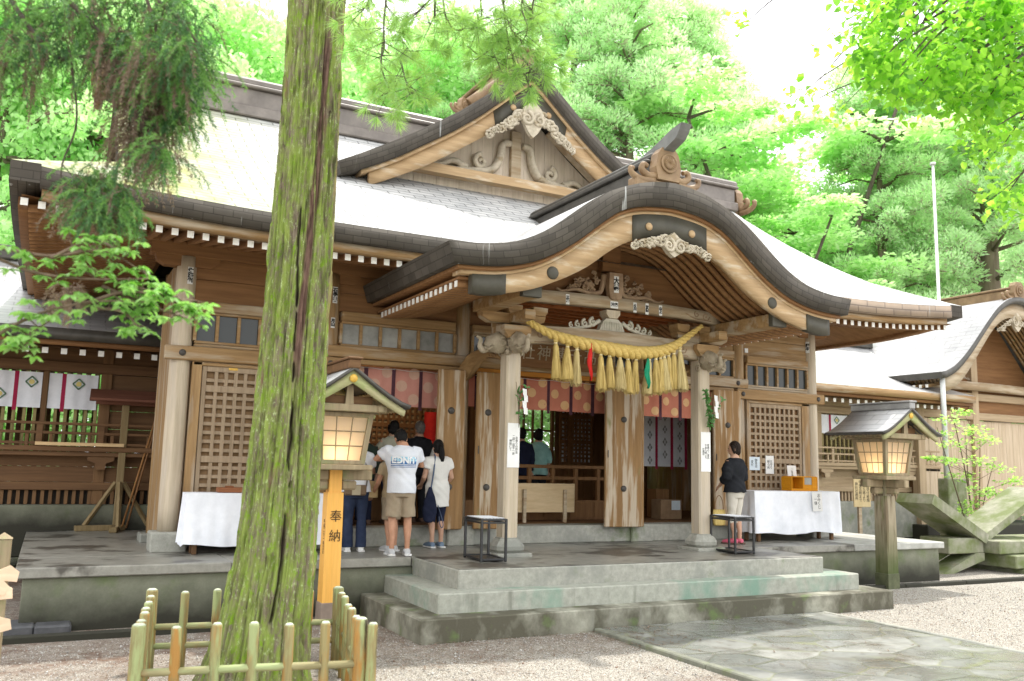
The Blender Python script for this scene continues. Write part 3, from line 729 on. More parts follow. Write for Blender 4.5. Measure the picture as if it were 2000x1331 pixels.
# eave edge: shingle layers, timber strip; split where the porch roof passes through
def eave(xa, xb, y0, y1, dz0, dz1, name, ma, n=28):
    tp = [(lerp(xa, xb, k/n), 4.9+lift(lerp(xa, xb, k/n)-XC)+dz0) for k in range(n+1)]
    return MB().band(tp, [(a, b-dz0+dz1) for a, b in tp], y0, y1).build(name, ma, hall)
for xa, xb in ((XC-HW, XC-1.72), (XC+1.72, XC+HW)):
    eave(xa+.302 if xa < 0 else xa, xb if xb < 3 else xb-.302, EV, EV+.3, -.003, -.225, 'eave_edge', fascia_m if xa < 0 else fascia_r)
    eave(xa+.325 if xa < 0 else xa, xb if xb < 3 else xb-.325, EV+.09, EV+.32, -.228, -.335, 'eave_strip', wood_x)
    tp = []
    mb = MB()
    g = [[(lerp(xa+.15 if xa < 0 else xa, xb if xb < 3 else xb-.15, k/24), y, 4.9+lift(lerp(xa, xb, k/24)-XC)*(1-(y-EV)/2.2)+z) for k in range(25)] for y, z in ((-.2, -.33), (.6, -.16), (1.62, .02))]
    mb.grid(g, 0); mb.build('soffit', wood_red, hall)
for sgn in (-1, 1):
    Mx = Matrix.Translation((XC+sgn*HW, 0, 0)) @ Matrix.Rotation(PI/2*sgn, 4, 'Z')
    tp = [(sgn*(RY+d), 4.9+lift(d/5.33*HW)) for d in [-5.33+10.66*k/24 for k in range(25)]]
    if sgn < 0: tp = tp[::-1]
    MB().band([(a, b-.003) for a, b in tp], [(a, b-.225) for a, b in tp], 0., .3, M=Mx).build('side_eave_edge', fascia_m, hall)
    t2 = [(a, b) for a, b in tp]
    MB().band([(a, b-.228) for a, b in t2[1:-1]], [(a, b-.335) for a, b in t2[1:-1]], .09, .32, M=Mx).build('side_eave_strip', wood_red, hall)
    g = [[(XC+sgn*(HW-s), RY+(5.33-s)*q/12, 4.9+lift(q/12*HW)*(1-s/2.2)+z) for q in range(-12, 13)] for s, z in ((.13, -.33), (.9, -.16), (1.95, .02))]
    MB().grid(g, 0, flip=sgn < 0).build('side_soffit', wood_red, hall)
def rafter(x, y0, y1, z, slope, w=.075, h=.085, M=None, parent=hall, name='rafter', lf=0., body=None):
    mb = MB(); v = []
    for y in (y0, y1):
        zz = z+(y-y0)*slope+lf*(1-(y-y0)/(y1-y0))
        v += [(x-w/2, y, zz-h/2), (x+w/2, y, zz-h/2), (x+w/2, y, zz+h/2), (x-w/2, y, zz+h/2)]
    mb.add(v, [(4, 5, 1, 0), (5, 6, 2, 1), (6, 7, 3, 2), (7, 4, 0, 3), (7, 6, 5, 4)], 0, M=M)
    mb.f.append((0, 1, 2, 3)); mb.m.append(1); mb.s.append(False); mb.uv.append(None)
    return mb.build(name, [body or wood_redy, white_end], parent)
k = 0
while True:
    x = XC-HW+.16+k*.1765; k += 1
    if x > XC+HW-.14: break
    if abs(x-1.64) < 1.95: continue
    rafter(x, -.13, 1.5, 4.515, .19, lf=lift(x-XC))
for k in range(46):
    y = .05+k*.1765
    rafter(0, -.13, 1.5, 4.515, .19, name='side_rafter', lf=lift((y-RY)/5.33*HW), M=Matrix.Translation((XC-HW+.33, y, 0)) @ Matrix.Rotation(-PI/2, 4, 'Z'))
# main ridge
mb = MB(); rx0, rx1 = XC-6.9, XC+6.9
mb.box(rx0, rx1, RY-.32, RY+.32, 8.02, 8.22, b=.02); mb.box(rx0+.05, rx1-.05, RY-.25, RY+.25, 8.222, 8.56, b=.02)
mb.box(rx0, rx1, RY-.34, RY+.34, 8.562, 8.62, b=.02); mb.box(rx0-.1, rx1+.1, RY-.22, RY+.22, 8.622, 8.80, b=.06)
rg = mb.build('ridge', mat('brown_ridge_copper', (.15, .13, .115), (.24, .21, .185), sc=3, rough=.5, spec=.5, bump=.05), hall)
def oni(x, y, z, s, M0, parent, name='ridge_ornament', ma=None):
    """ridge-end ornament: board with scrolls and a round crest"""
    M = Matrix.Translation((x, y, z)) @ M0 @ Matrix.Scale(s, 4)
    mb = MB()
    mb.prism([(-.20, 0), (-.24, .2), (-.2, .42), (-.12, .52), (.12, .52), (.2, .42), (.24, .2), (.20, 0)], 'y', -.09, .09, M=M)
    for sg in (1, -1):
        pa = smooth_path([(sg*.20, 0, .06), (sg*.33, 0, .05), (sg*.45, 0, .13), (sg*.42, 0, .22), (sg*.34, 0, .20)], 5)
        mb.tube(pa, [.07-.035*i/len(pa) for i in range(len(pa))], 8, M=M)
        pa = smooth_path([(sg*.22, 0, -.02), (sg*.45, 0, -.03), (sg*.62, 0, .03), (sg*.66, 0, .12), (sg*.60, 0, .13)], 5)
        mb.tube(pa, [.065-.035*i/len(pa) for i in range(len(pa))], 8, M=M)
    o = mb.build(name, ma or copper_or, parent)
    cr = MB(); cr.loft([[(r*math.cos(a*PI/12), -.09-h, .27+r*math.sin(a*PI/12)) for a in range(24)] for r, h in ((.155, 0), (.155, .03), (.13, .03), (.125, .018))], M=M)
    for a in range(16):
        q = a*PI/8; cr.tube([(.02*math.cos(q), -.112, .27+.02*math.sin(q)), (.10*math.cos(q), -.118, .27+.10*math.sin(q))], [.008, .017], 6, M=M)
    cr.build('crest', ma or copper_or, o)
    return o
copper_or = mat('orange_brown_copper', (.19, .115, .06), (.31, .205, .11), sc=4, rough=.55, spec=.4, bump=.1)
for sgn in (-1, 1): oni(XC+sgn*7.0, RY, 8.02, 1.15, Matrix.Rotation(sgn*PI/2, 4, 'Z'), hall)
# ---- triangular dormer gable (chidori) on the front slope
GC = 1.6; GY = 2.2
ct = [(0, 9.10), (.2, 8.93), (.6, 8.57), (1.0, 8.22), (1.45, 7.86), (1.95, 7.52), (2.6, 7.11), (3.14, 6.80), (3.52, 6.60)]
cb = [(0, 8.78), (.2, 8.62), (.6, 8.26), (1.0, 7.91), (1.45, 7.56), (1.95, 7.23), (2.53, 6.85), (3.0, 6.60), (3.46, 6.40)]
ch = [(0, 8.28), (.2, 8.13), (.6, 7.80), (.9, 7.57), (1.5, 7.15), (2.02, 6.81), (2.45, 6.58), (2.95, 6.33)]
def mirror(tab, c, n=None):
    r = [(c+d, z) for d, z in tab]; l = [(c-d, z) for d, z in tab[1:]][::-1]; return l+r
def fine(tab, n, d1): return [(d1*k/n, interp(tab, d1*k/n)) for k in range(n+1)]
def res(tab, ds): return [(d, interp(tab, d)) for d in ds]
DS = [0, .1, .2, .4, .6, .8, 1., 1.2, 1.45, 1.7, 1.95, 2.2, 2.5, 2.8, 3.14, 3.5]
T_, B_ = mirror(res(ct, DS), GC), mirror([(d*.985, interp(cb, d*.985)) for d in DS], GC)
MB().band(T_, B_, GY, 5.2, mat=0, mtop=1).build('gable_roof', [fascia_m, roof_g], hall)
sub = lambda tab, dz: [(d, z-dz) for d, z in tab]
DS2 = [0, .2, .4, .6, .8, 1., 1.2, 1.5, 1.8, 2.1, 2.45, 2.8, 3.1]
MB().band(mirror(res(sub(cb, .004), DS2), GC), mirror(res(sub(cb, .075), DS2), GC), GY+.07, GY+.4).build('gable_eave_strip', wood_barge, hall)
DS3 = [0, .2, .4, .6, .9, 1.2, 1.5, 1.8, 2.02, 2.25, 2.45, 2.7, 2.95]
MB().band(mirror(res(sub(cb, .078), DS3), GC), mirror(res(ch, DS3), GC), GY+.12, GY+.2).build('gable_bargeboard', wood_barge, hall)
D4 = [0, .2, .4, .6, .75]
o = MB().band(mirror([(d, interp(sub(cb, .07), d)) for d in D4], GC), mirror([(d*.92, interp(ch, d*.92)) for d in D4], GC), GY+.105, GY+.119).build('copper_cap', copper_barge, hall)
for d in (-.36, .36): nail(GC+d, GY+.104, interp(cb, .36)-.28, .06).build('boss', wood_barge, o)
gw = MB()
for k in range(24):
    x0 = GC-2.6+k*.217; x1 = x0+.211; zt = lambda x: interp(cb, min(abs(x-GC), 3.3))-.1
    gw.prism([(x0, 6.5), (x1, 6.5), (x1, zt(x1)), (x0, zt(x0))], 'y', 2.95, 2.98)
gw.build('gable_wall', wood('pale_gable_boards', (.58, .49, .38), (.76, .67, .55), 'z', keep=True), hall)
MB().prism([(GC-2.55, 6.86), (GC+2.55, 6.86), (GC+2.35, 7.02), (GC-2.35, 7.02)], 'y', 2.6, 2.8).build('gable_beam', wood_barge, hall)
bx('gable_strut', wood_palex, hall, GC-.1, GC+.1, 2.84, 2.94, 7.02, 8.0)
for sg in (1, -1):
    MB().tube([(GC+sg*2.15, 2.85, 6.98), (GC+sg*.65, 2.85, 8.1)], .075, 4, smooth=False).build('gable_brace', wood_palex, hall)
    mb = MB(); pa = smooth_path([(GC+sg*.12, 2.86, 7.75), (GC+sg*.28, 2.86, 7.70), (GC+sg*.34, 2.86, 7.42), (GC+sg*.50, 2.86, 7.18), (GC+sg*.85, 2.86, 7.10), (GC+sg*1.3, 2.86, 7.05)], 6)
    mb.tube(pa, [.085+.025*math.sin(PI*i/len(pa)) for i in range(len(pa))], 8, sq=.7)
    mb.tube([(p[0], 2.84, p[2]) for p in spiral(GC+sg*.72, 7.29, .14, 1.3, PI*(.5 if sg > 0 else .5), -sg)], [.06-.028*i/22 for i in range(23)], 6)
    mb.tube(smooth_path([(GC+sg*1.0, 2.85, 7.13), (GC+sg*1.25, 2.85, 7.22), (GC+sg*1.5, 2.85, 7.12), (GC+sg*1.75, 2.85, 7.14), (GC+sg*1.95, 2.85, 7.05)], 5), [.075-.003*i for i in range(21)], 6)
    mb.build('frog_leg_scroll', carve, hall)
# carved pendants: a clump of cloud scrolls
def pendant(cx, y, cz, w, h, parent, ma, seed=1, drop=.35, name='carved_pendant', sl=1.0, n=26):
    rnd = random.Random(seed); mb = MB()
    for k in range(n):
        q = (k+.5)/n*2-1; x = cx+q*w/2; zz = cz-abs(q)*h*sl+rnd.uniform(-.04, .05)*h; r = rnd.uniform(.07, .11)*h*1.9*(1-.30*abs(q))
        for s in ((1, -1) if q > 0 else (-1, 1))[:1]:
            sp_ = spiral(x, zz, r, 1.35, rnd.uniform(0, 6.28), s if rnd.random() < .8 else -s, n=16)
            mb.tube([(p[0], y+rnd.uniform(-.03, .02), p[2]) for p in sp_], [r*.29-.012*h*i/16 for i in range(17)], 6)
    if drop:
        mb.prism([(cx-.10*w, cz), (cx-.13*w, cz-drop*.4), (cx-.06*w, cz-drop*.8), (cx, cz-drop), (cx+.06*w, cz-drop*.8), (cx+.13*w, cz-drop*.4), (cx+.10*w, cz), (cx, cz+.25*h)], 'y', y-.05, y+.03)
        for sg in (1, -1): mb.tube([(p[0], y-.06, p[2]) for p in spiral(cx+sg*.07*w, cz-drop*.38, .075*w, 1.6, PI/2, sg, n=18)], [.02*w-.0007*w*i for i in range(19)], 6)
    return mb.build(name, ma, parent)
pendant(GC, GY+.06, 8.22, 1.75, .62, hall, carve, 3, .55, sl=1.05, n=44)
for sg in (1, -1):                                             # descending ridges on the dormer
    pa = [(GC+sg*d, 2.95, interp(ct, d)+.10) for d in (.1, .3, .5, .75, .95)]
    MB().tube(pa, .11, 8).build('descending_ridge', copper_or, hall)
    oni(GC+sg*1.05, 2.95, interp(ct, 1.05)-.02, .55, Matrix.Rotation(-sg*.5, 4, 'Z'), hall)
mb = MB(); mb.box(GC-.2, GC+.2, GY+.12, 5.1, 9.0, 9.32, b=.03); mb.box(GC-.26, GC+.26, GY+.08, 5.1, 9.322, 9.40, b=.03); mb.build('dormer_ridge', copper_or, hall)

# ---- porch with the undulating (karahafu) gable
KC = 1.64; KY = -1.8
kt = [(0, 5.73), (.35, 5.69), (.65, 5.61), (1.0, 5.47), (1.3, 5.30), (1.55, 5.11), (1.8, 4.91), (2.05, 4.74), (2.4, 4.58), (2.8, 4.505), (3.29, 4.47)]
kb = [(0, 5.40), (.5, 5.345), (.8, 5.25), (1.0, 5.13), (1.3, 4.89), (1.55, 4.69), (1.82, 4.52), (2.1, 4.38), (2.5, 4.275), (2.8, 4.24), (3.2, 4.225)]
kh = [(0, 5.00), (.4, 4.95), (.7, 4.84), (1.0, 4.67), (1.25, 4.46), (1.6, 4.26), (2.05, 4.06), (2.5, 3.95), (2.85, 3.90)]
def sm(tab, d, w=.12): return sum(interp(tab, abs(d+w*q/2)) for q in (-2, -1, 0, 1, 2))/5
KD = [3.29*k/26 for k in range(27)]
T_ = mirror([(d, sm(kt, d)) for d in KD], KC); B_ = mirror([(d*.975, sm(kb, d*.975)) for d in KD], KC)
MB().band(T_, B_, KY, 1.44, mat=0, mtop=1).build('porch_roof', [fascia_m, roof_g], hall)
def kband(ta, tb, da, y0, y1, ma, name, n=22, d0=0, halves=False):
    D = [lerp(d0, da, k/n) for k in range(n+1)]
    if d0 == 0: return MB().band(mirror([(d, ta(d)) for d in D], KC), mirror([(d, tb(d)) for d in D], KC), y0, y1).build(name, ma, hall)
    for sg in (1, -1):
        a = [(KC+sg*d, ta(d)) for d in D]; b = [(KC+sg*d, tb(d)) for d in D]
        if sg < 0: a, b = a[::-1], b[::-1]
        o = MB().band(a, b, y0, y1).build(name, ma, hall)
    return o
kband(lambda d: sm(kb, d)-.004, lambda d: sm(kb, d)-.05, 3.13, KY+.07, 1.4, wood_red, 'porch_eave_strip')
kband(lambda d: sm(kb, d)-.052, lambda d: sm(kb, d)-.10, 3.08, KY+.11, KY+.35, wood_barge, 'porch_eave_strip')
kband(lambda d: sm(kb, d)-.104, lambda d: sm(kh, d), 2.85, KY+.12, KY+.21, wood_barge, 'porch_bargeboard')
kband(lambda d: sm(kb, d)-.098, lambda d: sm(kh, d)-.006, .62, KY+.105, KY+.119, copper_barge, 'copper_cap', n=8)
kband(lambda d: sm(kb, d)-.098, lambda d: sm(kh, d)-.012+.06*max(0, d-2.75)*2, 2.93, KY+.10, KY+.215, copper_barge, 'copper_cap', n=6, d0=2.48)
for sg in (1, -1):
    nail(KC+sg*.36, KY+.104, 5.09, .055).build('boss', wood_barge, hall)
    nail(KC+sg*1.82, KY+.118, sm(kb, 1.82)-.24, .085).build('boss', copper_barge, hall)
    bx('purlin_end', wood_x, hall, KC+sg*2.05-.13, KC+sg*2.05+.13, KY+.22, -.1, 3.98, 4.16)
    bx('purlin_cap', copper_barge, hall, KC+sg*2.05-.135, KC+sg*2.05+.135, KY+.212, KY+.30, 3.975, 4.165, b=.004)
kband(lambda d: sm(kb, d)-.115, lambda d: sm(kb, d)-.145, 3.05, KY+.22, 1.4, wood_red, 'porch_soffit')
for k in range(18):
    y = -1.50+k*.158; D = [3.03*q/18 for q in range(19)]
    a = mirror([(d, sm(kb, d)-.148) for d in D], KC); b = mirror([(d, sm(kb, d)-.228) for d in D], KC)
    o = MB().band(a, b, y, y+.075).build('curved_rafter', wood_redy, hall)
    for sg in (1, -1): 
        x = KC+sg*3.03; MB().box(min(x, x+sg*.012), max(x, x+sg*.012), y+.003, y+.072, interp(kb, 3.03)-.226, interp(kb, 3.03)-.15, b=.001).build('rafter_tip', white_end, o)
pendant(KC, KY+.07, 4.94, 1.30, .42, hall, carve, 8, .24, sl=.34, n=40)
# gable wall boards above the upper beam
xs_ = [KC-1.95+.13*k for k in range(31)]
MB().prism([(xs_[0], 4.0)]+[(x, max(4.02, sm(kb, abs(x-KC))-.15)) for x in xs_]+[(xs_[-1], 4.0), (xs_[-1]-.25, 4.0), (xs_[-1]-.4, 4.36), (xs_[0]+.4, 4.36), (xs_[0]+.25, 4.0)], 'y', -.14, -.10).build('porch_gable_boards', wood_red, hall)
bx('king_post', wood_red, hall, KC-.16, KC+.16, -.28, -.145, 4.78, 5.24)
# ridge over the porch
mb = MB(); mb.box(KC-.26, KC+.26, -1.52, 2.05, 5.62, 5.80, b=.02); mb.box(KC-.2, KC+.2, -1.5, 2.02, 5.802, 6.06, b=.02)
mb.box(KC-.27, KC+.27, -1.5, 2.03, 6.062, 6.12, b=.02); mb.box(KC-.17, KC+.17, -1.5, 2.05, 6.122, 6.24, b=.05)
mb.build('porch_ridge', copper_dark, hall)
bx('ridge_block', copper_or, hall, KC-.52, KC+.52, -1.62, -1.42, 5.56, 5.80, b=.02)
oni(KC, -1.58, 5.80, .88, Matrix.Identity(4), hall)
MB().prism([(-1.2, 6.12), (-1.6, 6.20), (-1.92, 6.31), (-2.0, 6.40), (-2.05, 6.49), (-1.82, 6.46), (-1.5, 6.36), (-1.2, 6.29)], 'x', KC-.085, KC+.085).build('ridge_horn', mat('grey_horn_copper', (.13, .13, .125), (.21, .21, .20), sc=4, rough=.5), hall)

# porch pillars
for px_ in (0., 3.32):
    mb = MB(); x, y = px_, -.24
    def sq8(r, c, z): return [(x+r, y-r+c, z), (x+r, y+r-c, z), (x+r-c, y+r, z), (x-r+c, y+r, z), (x-r, y+r-c, z), (x-r, y-r+c, z), (x-r+c, y-r, z), (x+r-c, y-r, z)]
    mb.loft([sq8(.112, .024, z) for z in (.92, 1.6, 2.4, 3.2, 3.62)], smooth=False)
    o = mb.build('porch_pillar', wood_pale, hall)
    mb = MB(); mb.box(x-.26, x+.26, y-.26, y+.26, H3, .735, b=.01)
    mb.loft([sq8(r, r*.42, z) for r, z in ((.175, .736), (.205, .77), (.21, .82), (.17, .88), (.138, .915), (.138, .93))], smooth=False)
    mb.build('pillar_base', stone, o)
    # bracket set: bearing blocks and arms
    br = MB(); br.prism([(x-.13, 3.62), (x+.13, 3.62), (x+.21, 3.72), (x+.21, 3.80), (x-.21, 3.80), (x-.21, 3.72)], 'y', y-.2, y+.2)
    br.prism([(x-.50, 3.98), (x-.48, 3.90), (x-.36, 3.84), (x+.36, 3.84), (x+.48, 3.90), (x+.50, 3.98)], 'y', y-.08, y+.08)
    for dx in (-.40, 0, .40): br.prism([(x+dx-.08, 3.982), (x+dx+.08, 3.982), (x+dx+.115, 4.04), (x+dx+.115, 4.10), (x+dx-.115, 4.10), (x+dx-.115, 4.04)], 'y', y-.11, y+.11)
    br.box(x-.08, x+.08, y-.55, y+.5, 3.842, 3.975)
    br.build('bracket_block', wood_x, hall)
    # carved beast-head beam noses (front and outer side)
    for (dx, dy, rz) in ((0, -.12, 0), (-.12 if px_ < 1 else .12, 0, -PI/2 if px_ < 1 else PI/2)):
        M = TR(x+dx, y+dy, 3.50, rz); nm = MB()
        nm.tube([(0, .05, .04), (0, -.10, .06), (0, -.20, .03), (0, -.26, -.03)], [.10, .125, .10, .06], 10, M=M, sq=1.25)
        nm.tube(smooth_path([(0, -.22, .0), (0, -.31, -.06), (0, -.36, .0), (0, -.35, .09), (0, -.41, .13)], 4), [.055-.0022*i for i in range(17)], 8, M=M)
        for sg in (1, -1):
            nm.tube([(sg*.10, q[0], q[2]) for q in spiral(-.06, .06, .075, 1.4, 1., 1, n=14)], .022, 6, M=M)
            nm.tube([(sg*.085, -.2, .0), (sg*.10, -.28, -.05), (sg*.07, -.33, -.03)], [.022, .018, .006], 6, M=M)
            nm.tube([(sg*.11, q[0], q[2]) for q in spiral(.02, -.06, .06, 1.3, 2., -1, n=12)], .02, 6, M=M)
        nm.build('carved_beam_nose', mat('grey_carved_wood', (.27, .22, .15), (.45, .38, .28), sc=9) if px_ < 1 and dx == 0 else bpy.data.materials['grey_carved_wood'], hall)
    # curved tie beam back to the hall
    pa = smooth_path([(x, -.1, 3.40), (x, .35, 3.52), (x, .85, 3.50), (x, 1.36, 3.22)], 5)
    tb = MB(); tb.tube(pa, .16, 4, smooth=False, sq=.55)
    for q in (.25, 1.0):
        tb.tube([(x-.09, q+p[0], 3.46+p[2]) for p in spiral(0, 0, .07, 1.3, 0, 1, n=12)], .012, 5)
    tb.build('rainbow_tie_beam', wood_y, hall)
# two level porch beams
def rainbow(x0, x1, z0, z1, y0, y1, ma, name, rise=.03, eng=True):
    n = 16; tp = [(lerp(x0, x1, k/n), z1+rise*math.sin(PI*k/n)) for k in range(n+1)]
    b_ = [(lerp(x0, x1, k/n), z0+rise*math.sin(PI*k/n)+(.03*math.sin(PI*min(1, min(k, n-k)/2.)/2)) ) for k in range(n+1)]
    mb = MB().band(tp, b_, y0, y1); o = mb.build(name, ma, hall)
    if eng:
        for xe, sg in ((x0+.30, 1), (x1-.30, -1)):
            e = MB()
            e.tube([(p[0], y0-.002, p[2]) for p in spiral(xe, (z0+z1)/2+.02, .075, 1.25, 0, sg, n=16)], .009, 5)
            e.tube([(p[0], y0-.002, p[2]) for p in spiral(xe+sg*.17, (z0+z1)/2+.04, .055, 1.1, 2, -sg, n=14)], .008, 5)
            e.tube(smooth_path([(xe-sg*.1, y0-.002, z0+.05), (xe+sg*.05, y0-.002, z0+.055), (xe+sg*.22, y0-.002, z0+.07), (xe+sg*.38, y0-.002, z0+.13)], 4), .008, 5)
            e.build('engraved_scroll', carve_br, o)
    return o
rainbow(.113, 3.207, 3.56, 3.83, -.34, -.16, wood_palex, 'porch_lower_beam', rise=.045)
ub = rainbow(-.32, 3.64, 4.14, 4.33, -.36, -.15, wood_palex, 'porch_upper_beam', rise=.05)
bx('porch_upper_beam', wood_x, hall, -.33, 3.65, -.37, -.13, 4.101, 4.137, b=.006) if False else None
# carved frog-leg between the beams
fl = MB(); zc = 3.885
fl.prism([(KC-.22, zc), (KC+.22, zc), (KC+.17, zc+.12), (KC+.1, zc+.18), (KC-.1, zc+.18), (KC-.17, zc+.12)], 'y', -.30, -.2)
for k in range(12): fl.box(KC-.17+k*.03, KC-.17+k*.03+.012, -.312, -.299, zc+.01, zc+.13, b=.002)
for sg in (1, -1):
    for j, (dx, dz, r) in enumerate(((.32, .10, .07), (.46, .075, .06), (.58, .05, .05), (.69, .03, .04))):
        fl.tube([(p[0], -.27, p[2]) for p in spiral(KC+sg*dx, zc+dz, r, 1.3, PI/2, -sg, n=14)], [r*.38-.0008*i for i in range(15)], 6)
    fl.tube(smooth_path([(KC+sg*.2, -.26, zc+.14), (KC+sg*.36, -.26, zc+.05), (KC+sg*.6, -.26, zc+.0), (KC+sg*.8, -.26, zc-.03)], 4), [.035-.002*i for i in range(13)], 6)
fl.build('frog_leg_strut', mat('pale_grey_carving', (.42, .39, .31), (.58, .55, .46), sc=9), hall)
MB().prism([(KC-.07, 4.07), (KC+.07, 4.07), (KC+.12, 4.13), (KC+.12, 4.19), (KC-.12, 4.19), (KC-.12, 4.13)], 'y', -.33, -.14).build('bearing_block', wood_pale, hall)
# wave carving with the plaque above the upper beam
def waves(sg, seed):
    rnd = random.Random(seed); mb = MB(); zb = 4.385
    mb.tube(smooth_path([(KC+sg*.13, -.27, 4.72), (KC+sg*.16, -.27, 4.56), (KC+sg*.22, -.27, 4.44), (KC+sg*.42, -.27, 4.42), (KC+sg*.62, -.27, 4.45), (KC+sg*.84, -.27, 4.40), (KC+sg*.95, -.27, 4.43)], 5), [.05-.0011*i for i in range(31)], 8)
    for k in range(24):
        u = rnd.random(); x = .24+.5*u; h = (.30*(1-((u-.1)/.95)**2)); z = zb+.05+rnd.random()*max(.04, h); r = rnd.uniform(.03, .055)
        mb.tube([(p[0], -.25+rnd.uniform(-.03, .02), p[2]) for p in spiral(KC+sg*x, z, r, 1.2, rnd.uniform(0, 6), rnd.choice((1, -1)), n=10)], r*.36, 5)
    return mb.build('wave_carving', carve_br, hall)
waves(1, 4); waves(-1, 5)
pq = MB(); pq.prism([(KC-.115, 4.74), (KC-.125, 4.50), (KC-.10, 4.36), (KC-.06, 4.34), (KC+.06, 4.34), (KC+.10, 4.36), (KC+.125, 4.50), (KC+.115, 4.74)], 'y', -.40, -.30); pq = pq.build('crest_shield', carve_br, hall)
slip(KC, -.402, 4.565, .085, .25, '大義', pq, .105)
slip(KC-.01, -.363, 4.265, .135, .105, '', ub, .05); lettering('沖縄', .06, ink, ub, FACE(KC-.01, -.367, 4.265), local=False, bold=.002)
for x, s_, h in ((.83, '三浦', .15), (2.0, '小川', .15), (2.22, '甘糟', .17), (2.47, '山上', .16)): slip(x, -.363, 4.265, .06, h, s_, ub, .052, rz=0)
# porch ceiling with open joists
mb = MB(); mb.box(.2, 3.12, -.05, 1.36, 4.30, 4.33, b=.004)
for k in range(6): mb.box(.2, 3.12, .05+k*.25, .05+k*.25+.07, 4.2, 4.298)
for k in range(6): mb.box(.3+k*.5, .3+k*.5+.07, -.05, 1.36, 4.22, 4.296)
mb.build('porch_ceiling', wood('reddish_ceiling_wood', (.26, .10, .05), (.38, .17, .09), 'x'), hall)
# name board over the centre door, carved shrine name read from right to left
na, nb_ = P(1020, 690, 'y', 1.2), P(1158, 703, 'y', 1.2); zn = P(1080, 695, 'y', 1.2).z
M = TR((na.x+nb_.x)/2, 1.20, zn-.02, 0, R(10))
hwn = (nb_.x-na.x)/2+.12
nb = MB().box(-hwn, hwn, -.03, .03, -.20, .19, b=.01, M=M).build('name_board', wood_red, hall)
for k, ch_ in enumerate('社神穂千髙'): lettering(ch_, .26, wood_palex, nb, M @ FACE(lerp(-hwn+.2, hwn-.2, k/4), -.034, .03), local=False, extrude=.012)
bx('door_lintel', wood('orange_lintel', (.42, .20, .08), (.58, .30, .13), 'x'), hall, .15, 3.17, 1.30, 1.46, 3.30, 3.376)
